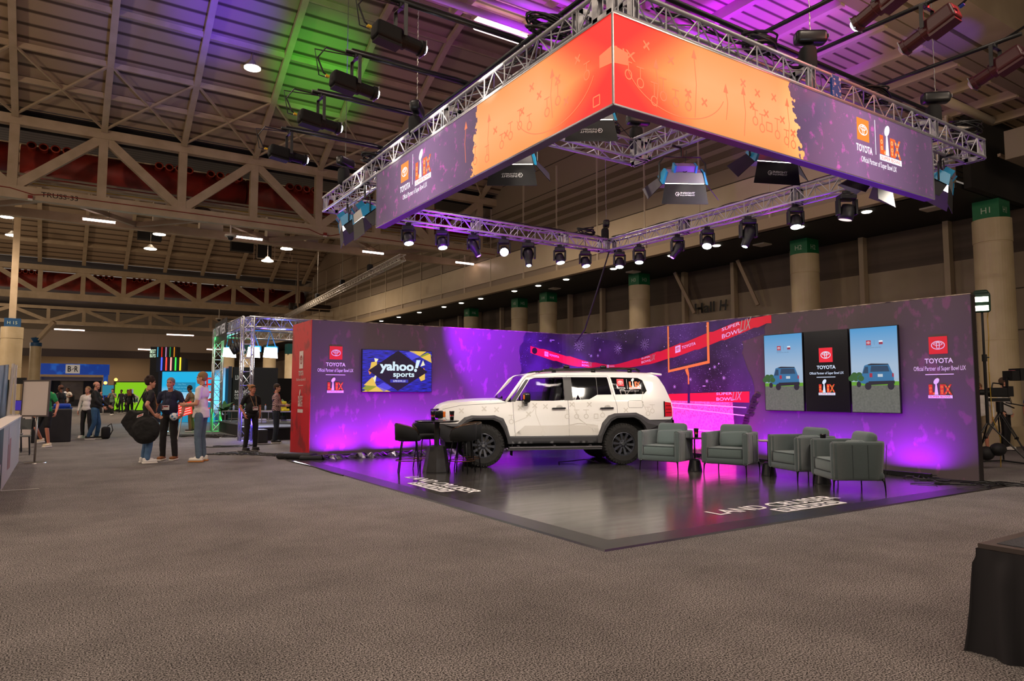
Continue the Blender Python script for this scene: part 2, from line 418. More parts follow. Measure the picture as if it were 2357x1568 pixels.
for x, s in ((-1.3, 'near the truss lettering'), (10.7, 'right of the middle diagonal')):
    t = thing('fire_strobe', 'small red and white fire strobe on the truss, '+s, 'alarm', (x, 33.45, 9.28))
    MB().cbox((x, 33.45, 9.33), (.16, .1, .14)).build('housing', mat('fire_red', '#8c2015', .5), t); MB().cbox((x, 33.45, 9.23), (.16, .12, .06)).build('lens', mat('strobe_white', '#e8dcd0', .3), t)
# red air ducts inside the truss with groups of round nozzles
REDD = mat('duct_red', '#a02c1c', .55, col2='#70200f', scale=1.3, bump=.05)
def duct(Y, z, r, segs, label, k):
    t = thing('air_duct', label, 'air duct', (segs[0][0], Y, z))
    for (a, b) in segs: MB().cyl((a, Y, z), (b, Y, z), r, n=20).build('duct_section', REDD, t, smooth=True)
    for x0 in k:
        for j in range(4):
            x = x0+j*.42; m = MB(); m.tube([(x, Y-r*.6, z+r*.55), (x, Y-r-.15, z+r*.75), (x, Y-r-.4, z+r*.62)], .15, 12, caps=False); e_ = V((x, Y-r-.4, z+r*.62)); m.tube([e_+V((.155*cos(q), .035*sin(q), .15*sin(q))) for q in [2*pi*i/14 for i in range(14)]], .028, 6, closed=True); m.build('nozzle', mat('nozzle_red', '#b4452e', .5), t, smooth=True)
    return t
duct(35.9, 11.4, .72, [(XL, -1.9), (-1.8, 7.3), (7.4, 20.5)], 'long dark red air duct with round nozzles inside the lettered truss', [-4.4, -1.4, 3.4, 5.6, 9.3, 12.4, 16.0])
duct(71, 11.1, .75, [(XL, 20.5)], 'dim dark red air duct behind the second roof truss', [-3.2, 2.2, 5.2, 8.6, 12.0, 16])
# lower equipment dimly seen through the trusses
for k, (x, w) in enumerate(((-3.4, 1.2), (1.6, 1.0), (3.5, .5), (5.6, 1.1), (8.9, .9), (11.0, .6), (13.2, 1.3))):
    m = MB(); m.box(x, x+w, 37.5, 38.1, 9.7, 10.9); tag(m.build('air_plenum', mat('plenum', '#c2b49c', .6)), 'pale sheet-metal plenum panel glimpsed inside the lettered truss', 'duct panel', 'plenum panels behind the lettered truss')
m = MB(); m.lathe([(.0, -.22), (.3, -.22), (.42, -.05), (.42, .12), (.3, .25), (0, .28)], (5.2, 34.3, 9.75), 20)
tag(m.build('roof_fan', mat('fan_dark', '#3b3129', .6)), 'round dark ventilation fan sitting on the lettered truss bottom chord', 'fan')
# linear and high bay lamps
LIN = glow('tube_glow', '#ffd9cf', 9.0)
def linear_lamp(c, L, label, w=.09):
    tp = 9.55 if c[1] < 20 else 10.46 if c[1] < 40 else 11.59 
    t = thing('linear_lamp', label, 'ceiling lamp', c, 0, 'linear tube lamps')
    m = MB(); m.cyl((c[0]-L/2, c[1], c[2]), (c[0]+L/2, c[1], c[2]), w*.6, n=10); m.build('tube', LIN, t, smooth=True)
    m = MB(); m.cbox((c[0], c[1], c[2]+w*.8), (L+.06, w*1.5, w*.6)); m.build('lamp_housing', mat('lamp_housing', '#b0a595', .4), t)
    m = MB(); m.cyl((c[0]-L*.3, c[1], c[2]+w), (c[0]-L*.3, c[1], tp), .008, n=5); m.cyl((c[0]+L*.3, c[1], c[2]+w), (c[0]+L*.3, c[1], tp), .008, n=5); m.build('suspension', mat('wire', '#8a8074', .4, .6), t)
for c, L, s in [((7.7, 12.3, 9.28), 1.25, 'closest one, left of the overhead sign beside the magenta ceiling'), ((1.18, 35.8, 9.2), 1.26, 'below the letters on the truss'), ((7.62, 35.8, 9.2), 1.26, 'middle of the lettered truss'),
                ((14.15, 35.8, 9.2), 1.2, 'under the barn-door lights'), ((19.9, 35.8, 9.2), 1.2, 'beside the panelled wall'), ((-5.5, 35.8, 9.2), 1.26, 'out at the left edge'),
                ((.7, 96, 8.9), 3.0, 'far one left of the blue gate sign'), ((12.1, 93, 8.6), 3.0, 'far one above the column wall'), ((17.5, 91, 8.3), 3.0, 'far one right of the lit corner'),
                ((9.2, 96.5, 6.9), 2.6, 'low one above the green screen'), ((16.3, 92, 6.9), 2.6, 'low one over the display tower')]:
    linear_lamp(c, L, 'glowing white linear tube lamp, '+s, .2 if c[1] < 20 else .09 if c[1] < 40 else .12)
light('AREA', (7.7, 12.42, 9.2), (7.7, 12.4, 0), 60, '#ffe6d8', 1.2, 170, size_y=.1)
HB = glow('bay_glow', '#fff0d8', 14.0)
def high_bay(c, r, label, spokes=False):
    t = thing('high_bay_lamp', label, 'ceiling lamp', c, 0, 'round high bay lamps')
    m = MB(); m.lathe([(0, -.03), (r, -.03), (r, .0)], c, 20); m.build('lens', HB, t)
    m = MB(); m.lathe([(r, 0), (r*1.05, .03), (r*.6, .12), (r*.25, .3), (0, .32)], c, 20); m.build('reflector', mat('lamp_housing', '#b0a595', .4), t)
    m = MB(); m.cyl((c[0], c[1], c[2]+.3), (c[0], c[1], (c[2]+.62 if c[1] < 40 else 15.3 if c[1] > 60 else 16.85 if c[1] > 53 else 17.3)), .015, n=6); m.build('stem', mat('wire', '#8a8074', .4, .6), t)
high_bay((6.0, 28.5, 14.6), .32, 'round white high bay lamp hanging in the blue lit patch of roof')
for c, s in [((-3.75, 62, 14.34), 'upper one at the left edge'), ((-3.36, 61.8, 13.0), 'lower one at the left edge'), ((5.65, 56, 13.08), 'upper of the middle pair'), ((5.13, 56.3, 12.0), 'lower of the middle pair'), ((13.46, 50.9, 12.0), 'upper one near the panelled wall'), ((12.3, 51.6, 11.1), 'lower one near the panelled wall')]:
    high_bay(c, .42, 'round white high bay lamp in the farther vault, '+s)
for k, (x, y) in enumerate([(3.0, 106), (2.2, 103), (13, 106), (19, 103), (8, 108)]):
    m = MB(); m.box(x-.5, x+.5, y-.15, y+.15, 6.3, 6.36); tag(m.build('soffit_lamp', glow('soffit_glow', '#ffe2bd', 5)), 'small glowing lamp in the dark ceiling before the end wall', 'ceiling lamp', 'small lamps at the far end')
# camera domes hanging from the truss
for c, r, s in (((6.35, 33.7, 8.75), .26, 'below the lettered truss'), ((12.2, 68.9, 8.4), .3, 'below the second truss')):
    t = thing('dome_camera', 'white dome security camera hanging '+s, 'security camera', c)
    MB().cyl(c, (c[0], c[1], c[2]+.95), .04, n=8).build('mount_pole', mat('dome_white', '#cfc4b4', .4), t); MB().lathe([(0, .12), (r, .05), (r, -.03), (r*.6, -.05)], c, 16).build('shroud', mat('dome_white', '#cfc4b4', .4), t); MB().ball((c[0], c[1], c[2]-.07), r*.55).build('dome', mat('dome_black', '#101014', .15), t, smooth=True)
# ---- right hand wall: panelled upper wall, dark soffit, lower wall with gates
PANB = mat('panel_beige', '#d8c6a6', .35, col2='#cdb997', scale=.6)
PAND = mat('panel_brown', '#6f6151', .55)
PANM = mat('panel_mid', '#a08e78', .5)
m = MB(); m.box(20.72, 21.0, 9.3, 101, 7.25, 9.3); m.box(20.72, 21.0, 12.5, 101, 9.3, 18.5); struct(m.build('wall_right', PANM))
m = MB(); m.box(20.66, 20.72, 9.3, 101, 7.95, 9.25); m.build('wall_band', PANB).parent = None
bpy.data.objects['wall_band'].name = 'trim_2'; struct(bpy.data.objects['trim_2'])
m = MB(); m.box(20.6, 20.72, 9.25, 101, 7.25, 7.62); struct(m.build('trim_3', mat('ledge_beige', '#b29c7a', .5)))
m = MB()
for z0, z1 in ((9.9, 10.15), (10.35, 10.6), (10.8, 11.05), (11.25, 11.5)): m.box(20.69, 20.72, 12.5, 101, z0, z1)
struct(m.build('trim_4', mat('stripe_brown', '#75664f', .5)))
m = MB()
for y in [9.34, 12.64, 15.2, 18.38, 21.41, 24.54, 27.7, 30.7, 34.1, 37.2, 40.3, 43.4, 46.5, 49.6, 52.7, 55.8, 60, 64, 68, 72, 78, 84, 90, 96]: m.box(20.64, 20.72, y-.03, y+.03, 7.62, 13 if y > 12.5 else 9.3)
struct(m.build('trim_5', mat('joint_white', '#d6c8ac', .5)))
for z in (9.28, 11.8, 13.2, 14.6):
    m = MB(); m.box(20.7, 20.722, 12.6, 101, z, z+.03); struct(m.build('trim_6', mat('joint_dark', '#4d4334', .6)))
SOF = mat('soffit_black', '#1c1a18', .7)
m = MB(); m.box(20.9, 60, 9.25, 101, 7.25, 7.4); struct(m.build('ceiling', SOF))
m = MB(); m.box(25.0, 25.2, -10, 101, 0, 5.9); struct(m.build('wall_far_right', mat('wall_block', '#a0907a', .7, col2='#8e7e69', scale=.5)))
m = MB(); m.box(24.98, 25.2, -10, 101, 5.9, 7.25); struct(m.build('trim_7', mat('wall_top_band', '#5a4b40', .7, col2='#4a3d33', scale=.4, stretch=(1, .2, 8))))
m = MB()
for z in (2.0, 3.45, 4.75): m.box(24.97, 25.0, -10, 101, z, z+.025)
struct(m.build('trim_8', mat('joint_dark', '#4d4334', .6)))
m = MB()
for y in [-4, 2, 8.4, 11.35, 14.3, 17.2, 20.2, 23.1, 26.1, 29.1, 32, 35, 39.5, 42.5, 45.4, 48.4, 52, 56, 60]: m.box(24.7, 24.97, y-.09, y+.09, 0, 7.25)
struct(m.build('trim_9', mat('post_beige', '#a9977e', .6)))
for (y, y2) in ((23.2, 22.3), (19.55, 18.8)):
    tag(MB().bar((24.3, y, 7.2), (24.6, y2, 5.2), .16, .14).build('diagonal_brace', STEELD), 'slanted beige brace under the soffit, %s of the Hall H lettering' % ('left' if y > 20 else 'right'), 'brace')
pw = Panel(flat((24.93, 0, 0), (0, -1, 0), (0, 0, 1)))
m = MB(); pw.text(m, 'Hall', -22.55, -21.35, 5.2, 5.68, bold=.05, d=.05); pw.text(m, 'H', -21.1, -20.65, 5.2, 5.68, bold=.06, shear=.15, d=.05)
tag(m.build('wall_lettering', mat('letter_black', '#0d0b0a', .5)), 'black bold letters reading Hall H on the beige wall', 'lettering')
m = MB(); pw.text(m, 'Gate 11F', -30.9, -28.95, 4.45, 4.95, bold=.05, d=.05)
tag(m.build('wall_lettering', MATS['letter_black']), 'black letters reading Gate 11F mostly hidden behind the stand', 'lettering')
for k, y in enumerate([12.1, 14.5, 18.15, 20.55, 24.2, 27.8, 30.25, 32.6, 36.35, 38.8, 41.2, 45, 48.6, 52, 56]):
    m = MB(); m.lathe([(0, 0), (.13, 0), (.16, .03)], (21.33+.6*0, y, 7.22), 14); tag(m.build('downlight', glow('downlight_glow', '#fff2dc', 7)), 'tiny round white downlight in the black soffit above the columns', 'downlight', 'row of soffit downlights')
for y, s in ((10.75, 'next to the first column'), (17.0, 'between the first two columns'), (24.24, 'beside the third column'), (30.5, 'beside the fourth column')):
    m = MB(); m.box(22.35, 22.85, y-.25, y+.25, 7.2, 7.25); tag(m.build('ceiling_diffuser', mat('diffuser', '#cfc5b2', .5)), 'square pale air diffuser in the black soffit '+s, 'air vent')
COLM = mat('column_beige', '#cbb894', .45, col2='#bda984', scale=1.2, bump=.03)
GRN = mat('cap_green', '#0d6b3e', .5)
def hall_column(x, y, r, z_top, cap_z0, cap_z1, code, label, capm=GRN, big=False):
    t = thing('hall_column', label, 'column', (x, y, 0), 0, None)
    m = MB(); m.lathe([(r*1.02, 0), (r*1.02, .1), (r, .12), (r, 3.0), (r*.985, 3.01), (r*.985, 3.04), (r, 3.05), (r, z_top-.75), (r*1.0, z_top-.74), (r*.985, z_top-.73), (r*.985, z_top-.7), (r*1.02, z_top-.69), (r*1.02, z_top), (0, z_top)], (x, y, 0), 40)
    m.build('column_shaft', COLM, t, smooth=False)
    h = r*.72; ca = MB(); ca.box(x-h, x+h, y-h, y+h, cap_z0, cap_z1); ca.build('column_cap', capm, t)
    le = MB()
    for fnp in (flat((x-h-.003, y, cap_z0), (0, -1, 0), (0, 0, 1)), flat((x, y-h-.003, cap_z0), (1, 0, 0), (0, 0, 1))):
        Panel(fnp).text(le, code, -.2*r/.45, .2*r/.45, (cap_z1-cap_z0)*.3, (cap_z1-cap_z0)*.3+.16*r/.45, bold=.01, d=.004, keep=True)
    le.build('cap_lettering', mat('cap_letters', '#b8c8b4', .5), t)
    return t
for code, y, s in (('H1', 9.44, 'largest, right behind the tall light stand'), ('H2', 15.74, 'right of the Hall H lettering'), ('H3', 24.69, 'rising behind the stadium mural'), ('H4', 32.2, 'left of the slanted cables'), ('H5', 35.2, 'just left of H4'), ('H6', 41.15, 'small one above the purple wall'), ('H7', 50, 'hidden one beyond H6')):
    if code == 'H7': continue
    hall_column(23.4, y, .5, 6.68, 6.68, 7.25, code, 'round beige column with green cap marked %s, %s' % (code, s))
# blue capped columns and their raking struts on the left
BLU = mat('cap_blue', '#1d4f7c', .5)
hall_column(-2.55, 51.7, .56, 5.48, 5.48, 6.0, 'H 15', 'thick round beige column with blue cap at the left edge', BLU)
t = thing('hall_column', 'second round beige column with blue band behind the sign stand', 'column', (-1.85, 71.9, 0))
MB().lathe([(.42, 0), (.42, 5.5), (0, 5.5)], (-1.85, 71.9, 0), 30).build('column_shaft', COLM, t); MB().lathe([(.44, 5.5), (.44, 5.8), (.2, 5.85), (.4, 6.2), (0, 6.3)], (-1.85, 71.9, 0), 30).build('column_cap', BLU, t); MB().bar((-1.7, 71.8, 6.1), (-.6, 71.1, 7.6), .35, .3).build('strut', STEEL, t)
tag(MB().box(-2.75, -2.4, 51.5, 51.85, 6.02, 13).build('truss_post', STEEL), 'vertical beige post rising from the blue capped column', 'post')
# end wall with fascia
m = MB(); m.box(-90, 26, 110, 110.3, 0, 12.5); struct(m.build('wall_back', mat('end_wall', '#8a7963', .7)))
m = MB(); m.box(-60, 26, 101, 101.4, 6.9, 9.2); struct(m.build('trim_10', mat('fascia_beige', '#a8967c', .5)))
m = MB(); m.box(-60, 26, 100.9, 101.0, 5.95, 6.9); struct(m.build('trim_11', mat('fascia_dark', '#4c4036', .6)))
m = MB(); m.box(-60, 26, 101, 110, 6.4, 6.5); struct(m.build('ceiling', SOF))
# far right bay: dark roof space beyond the end of the panelled wall
t = thing('roof_beam', 'wide dull beige concrete-like beam crossing the top right corner', 'beam', (14, 6.9, 9.3))
MB().box(8, 40, 6.25, 6.95, 9.35, 10.6).build('beam_face', mat('beam_beige', '#9b8b73', .6, col2='#8a7a64', scale=.8), t)
MB().box(8, 40, 6.95, 7.05, 9.5, 9.8).build('slot', mat('slot_dark', '#17130f', .8), t); MB().box(8, 40, 7.05, 7.4, 9.35, 9.6).build('lower_flange', mat('beam_beige2', '#8d7d66', .6), t); MB().box(8, 40, 7.4, 7.46, 9.5, 9.8).build('slot', MATS['slot_dark'], t); MB().box(8, 40, 7.46, 7.72, 9.38, 9.65).build('lower_flange', mat('beam_beige2', '#8d7d66', .6), t)
for i in range(14):
    x = 5+1.6*i
    tag(MB().box(x-.07, x+.07, 7.7, 12.5, 9.32, 9.55).build('roof_joist', mat('joist', '#b9a48a', .55)), 'beige joist under the flat corrugated deck above the stand', 'joist', 'joists of the flat deck')
for k, (y, r) in enumerate(((12.1, .06), (11.75, .08), (11.35, .05), (10.9, .09), (10.5, .06), (10.0, .05))):
    tag(MB().cyl((2, y, 9.15+.05*(k % 3)), (12.6+.2*k, y, 9.15+.05*(k % 3)), r, n=10).build('ceiling_pipe', mat('pipe_white', '#c9bcae', .45), smooth=True), 'pale pipe under the magenta lit deck, %s from its edge' % ('first', 'second', 'third', 'fourth', 'fifth', 'sixth')[k], 'pipe', 'pipes under the magenta lit deck')
m = MB(); m.bar((10.3, 9.8, 9.05), (8.9, 12.4, 9.05), .12, .06); tag(m.build('strut_channel', mat('pipe_white', '#c9bcae', .45)), 'perforated strut channel carrying the pipes under the magenta deck', 'strut')
tag(MB().cyl((12, 5.2, 10.6), (40, 5.2, 10.6), .33, n=20).build('round_duct', mat('duct_beige', '#bfae93', .45), smooth=True), 'round beige duct with pale sleeve in the top right corner', 'duct')
tag(MB().cyl((18.5, 8.6, 9.1), (21.6, 8.6, 9.1), .12, n=12).build('ceiling_pipe', mat('duct_beige', '#bfae93', .45), smooth=True), 'short beige pipe above the right end of the overhead truss', 'pipe')
m = MB(); m.box(21.2, 60, 9.0, 9.2, 7.25, 12); 
DK = mat('dark_service', '#2c251f', .9, col2='#1a1612', scale=.6)
struct(m.build('wall_right', DK))
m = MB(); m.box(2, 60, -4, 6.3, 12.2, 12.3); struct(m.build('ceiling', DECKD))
for k, (a, b, w) in enumerate([((20, 4.5, 11.2), (40, 4.5, 11.2), .2), ((18, 3.4, 11.6), (34, 7.0, 11.6), .16), ((23, 8.4, 8.9), (36, 8.4, 8.9), .12), ((22, 8.6, 8.2), (40, 8.6, 8.2), .08), ((24, 8.2, 9.7), (40, 8.0, 10), .25)]):
    tag(MB().bar(a, b, w).build('service_beam', STEELD), 'dim beam or pipe in the dark roof space at the right edge', 'beam', 'dim members in the right roof space')
tag(MB().box(21.6, 24, 6.6, 8.3, 7.9, 8.7).build('air_grille_box', mat('grille_box', '#8d7f6c', .6)), 'pale rectangular duct box hanging at the far right edge', 'duct')
# service catwalk on the panelled wall
t = thing('catwalk_platform', 'small railed catwalk platform on the wall left of the red panel', 'platform', (19.3, 62, 7.6))
MB().box(17.8, 20.6, 61.2, 63.2, 7.45, 7.75).build('platform_deck', STEEL, t)
m = MB()
for x in (17.85, 19.2, 20.5): m.bar((x, 61.2, 7.7), (x, 61.2, 9.0), .06)
for z in (8.35, 9.0): m.bar((17.85, 61.2, z), (20.5, 61.2, z), .06); m.bar((17.85, 61.2, z), (17.85, 64, z-.5), .05)
m.build('railing', STEEL, t)
tag(MB().cyl((17.0, 62.9, 9.3), (20.7, 62.9, 9.3), .32, n=14).build('air_handler', mat('ahu_dark', '#383029', .6)), 'dark cylindrical air unit above the catwalk platform', 'air unit')
tag(MB().cyl((17.2, 61, 0), (17.2, 61, 13), .09, n=8).build('standpipe', STEELD), 'thin vertical pipe beside the catwalk platform', 'pipe')
# loudspeaker boxes and cage in the farther vault
for c, s in (((5.2, 58, 13.6), 'left'), ((11.2, 55, 12.9), 'right')):
    MBc = MB(); MBc.cbox(c, (1.6, .6, 1.3)); tag(MBc.build('roof_speaker', mat('speaker_black', '#0d0b0a', .7)), 'square black opening box in the farther vault, the %s one' % s, 'loudspeaker')
t = thing('equipment_cage', 'open metal cage with a dark box in the farther vault near the wall', 'cage', (13.2, 54, 12.3))
m = MB()
for x in (12.0, 13.3, 14.6):
    for y in (53.6, 54.6): m.bar((x, y, 11.6), (x, y, 12.8 if x < 13.5 else 12.1), .05)
for z in (11.6, 12.8):
    for y in (53.6, 54.6): m.bar((12, y, z), (13.3, y, z), .05)
m.bar((13.3, 53.6, 11.6), (14.6, 53.6, 11.6), .05); m.build('cage_frame', STEELD, t); MB().cyl((12, 54.1, 12.8), (12, 54.1, 17.45), .02, n=6).build('hanger_rod', STEELD, t); MB().cyl((14.6, 54.1, 12.1), (14.6, 54.1, 17.45), .02, n=6).build('hanger_rod', STEELD, t); MB().box(12.1, 13.1, 53.8, 54.5, 11.7, 12.7).build('dark_box', MATS['speaker_black'], t)
# ---- colour washes thrown on the roof by the stage lights
light('SPOT', (5.0, 9.5, 6.3), (4.7, 27.0, 16.0), 24000, '#5214ff', .05, 14, 1)
light('SPOT', (5.0, 9.5, 6.3), (2.9, 28.0, 15.4), 6000, '#5a70ff', .05, 22, 1)
light('SPOT', (5.2, 8.5, 6.3), (8.9, 28.6, 15.3), 15000, '#28ff10', .05, 14, 1)
light('SPOT', (5.2, 8.5, 6.3), (8.0, 26.6, 16.2), 4500, '#28d020', .05, 17, 1)
light('SPOT', (10.6, 8.6, 6.2), (12.9, 9.8, 9.5), 1500, '#9a00ff', .05, 60, .25)
light('SPOT', (7.4, 9.6, 6.2), (9.6, 11.4, 9.5), 800, '#a018ff', .05, 80, .5)
light('SPOT', (13.4, 6.2, 6.2), (16.2, 7.3, 9.5), 600, '#6a20ff', .05, 22, .6)
# ============================================================ OVERHEAD LIGHTING RIG
ALU = mat('truss_aluminium', '#b9b9be', .42, .6)
ALUD = mat('truss_plate', '#9a9aa0', .45, .8, col2='#c9c9cc', scale=9)
BLK = mat('black_metal', '#0c0c0e', .45); BLKR = mat('black_matte', '#0a0a0b', .8); CABLE = mat('black_cable', '#08080a', .5)
STEELC = mat('chain_steel', '#8c8880', .35, .9)
def box_truss(label, a, b, s=.29, group='box trusses of the square overhead rig', plates=(), r=.025, step=.5, m=ALU, mp=ALUD, name='box_truss'):
    """a, b: centre line ends (a square section truss of side s)"""
    a = V(a); b = V(b); t = thing(name, label, 'truss', a, 0, group)
    d = (b-a).normalized(); L = (b-a).length; up = V((0, 0, 1))
    if abs(d.z) > .9: up = V((0, 1, 0))
    sd = d.cross(up).normalized(); h = s/2
    C4 = [sd*h+up*h, sd*-h+up*h, sd*-h-up*h, sd*h-up*h]
    for c in C4: MB().cyl(a+c, b+c, r, n=8).build('main_tube', m, t, smooth=True)
    n = max(2, int(round(L/step)))
    for k in range(4):
        p, q = C4[k], C4[(k+1) % 4]; mb = MB()
        for i in range(n):
            A = a+d*(L*i/n); B = a+d*(L*(i+1)/n); M = (A+B)/2
            if k % 2 == 1 or s < .2:
                mb.cyl(A+p, M+q, r*.36, n=5); mb.cyl(M+q, B+p, r*.36, n=5); mb.cyl(M+p, M+q, r*.36, n=5)
            else: mb.cyl(A+p, B+q, r*.36, n=5) if i % 2 else mb.cyl(A+q, B+p, r*.36, n=5); mb.cyl(A+p, A+q, r*.36, n=5)
        mb.build('lacing', m, t)
    for u in plates:
        for du in (-.035, .035):
            c = a+d*(u+du); mb = MB()
            R = Matrix((sd, d, up)).transposed()
            mb.cbox(c+sd*(h-.03), (.09, .012, s+.05), R); mb.cbox(c-sd*(h-.03), (.09, .012, s+.05), R); mb.cbox(c-up*(h), (s, .012, .07), R); mb.cbox(c+up*(h), (s, .012, .07), R)
            mb.build('joint_plate', mp, t)
    return t
ZT = 5.41
t_fl = box_truss('silver box truss carrying the left face of the orange and purple sign', (4.6, 5.32, ZT), (4.6, 14.1, ZT), plates=(.3, 3.35, 6.4, 8.7))
t_fr = box_truss('silver box truss carrying the right face of the orange and purple sign', (4.46, 5.17, ZT), (12.35, 5.17, ZT), plates=(.02, .3, 3.3, 6.35, 7.85))
t_bl = box_truss('silver box truss at the back left of the rig, seven stage lights hanging from it', (4.76, 14.0, ZT), (12.0, 14.0, ZT), plates=(.3, 3.3, 5.9, 7.2))
t_br = box_truss('silver box truss at the back right of the rig, seven stage lights hanging from it', (12.2, 5.33, ZT), (12.2, 14.15, ZT), plates=(.3, 3.0, 6.0, 8.6))
t_ix = box_truss('short inner box truss running left from the inner corner', (4.76, 8.24, ZT), (7.88, 8.24, ZT), group='inner trusses', plates=(.2, 3.08))
t_iy = box_truss('short inner box truss running right and forward from the inner corner', (7.73, 5.33, ZT), (7.73, 8.08, ZT), group='inner trusses', plates=(.2, 2.7))
# ---- lightbox sign in two faces
def sign_mat(name, left):
    m, nt, b = node_mat(name); N = nt.nodes.new; L = nt.links.new
    tc = N('ShaderNodeTexCoord'); sp = N('ShaderNodeSeparateXYZ'); L(tc.outputs['Object'], sp.inputs[0])
    ax = 1 if left else 0; L0 = 0.0
    def math_(op, a, bb=None, c=None):
        n = N('ShaderNodeMath'); n.operation = op
        for i, x in enumerate((a, bb, c)):
            if x is None: continue
            if isinstance(x, (int, float)): n.inputs[i].default_value = x
            else: L(x, n.inputs[i])
        return n.outputs[0]
    u = sp.outputs[ax]; z = sp.outputs[2]
    nz = N('ShaderNodeTexNoise'); nz.inputs['Scale'].default_value = 9; nz.inputs['Detail'].default_value = 8; L(tc.outputs['Object'], nz.inputs['Vector'])
    nz2 = N('ShaderNodeTexNoise'); nz2.inputs['Scale'].default_value = 6; nz2.inputs['Detail'].default_value = 9; nz2.inputs['Roughness'].default_value = .65; L(tc.outputs['Object'], nz2.inputs['Vector'])
    # printed orange field with red corner
    r = N('ShaderNodeValToRGB'); e = r.color_ramp.elements
    e[0].position = 0; e[0].color = (*lin('#ff2a26'), 1); e[1].position = 1; e[1].color = (*lin('#ffb071'), 1)
    k = e.new(.28); k.color = (*lin('#ff5a30'), 1); k = e.new(.6); k.color = (*lin('#ff9a52'), 1)
    du = math_('MULTIPLY', math_('SUBTRACT', u, L0), .8)                     # distance from the corner
    dz = math_('MULTIPLY', math_('ABSOLUTE', math_('SUBTRACT', z, .48)), -.95)
    fac = math_('ADD', math_('ADD', math_('MINIMUM', du, 1.0), dz), .08); L(fac, r.inputs[0])
    # purple grunge
    r2 = N('ShaderNodeValToRGB'); L(nz2.outputs['Fac'], r2.inputs[0]); e = r2.color_ramp.elements
    e[0].position = .56; e[0].color = (*lin('#573e5b'), 1); e[1].position = .66; e[1].color = (*lin('#92407f'), 1)
    # ragged edge between the two
    edge = (2.92 if not left else 2.72)
    ed = math_('GREATER_THAN', math_('ADD', u, math_('ADD', math_('MULTIPLY', math_('SUBTRACT', nz.outputs['Fac'], .5), .5), math_('MULTIPLY', math_('SUBTRACT', .46, z), -.24 if not left else -.15))), edge)
    mx = N('ShaderNodeMix'); mx.data_type = 'RGBA'; L(ed, mx.inputs[0]); L(r.outputs[0], mx.inputs[6]); L(r2.outputs[0], mx.inputs[7])
    # soft bright zone around the logo block, painted into the emission strength
    hot = math_('MULTIPLY_ADD', math_('SUBTRACT', 1, math_('MINIMUM', 1, math_('MULTIPLY', math_('ABSOLUTE', math_('SUBTRACT', u, 4.2)), .62))), 2.0, 1.0)
    b.inputs['Base Color'].default_value = (.02, .02, .02, 1); b.inputs['Roughness'].default_value = .6
    L(mx.outputs[2], b.inputs['Emission Color']); L(hot, b.inputs['Emission Strength'])
    return m
FR = mat('sign_frame', '#b9b9bd', .3, .8); FRD = mat('sign_underside', '#4a3350', .5)
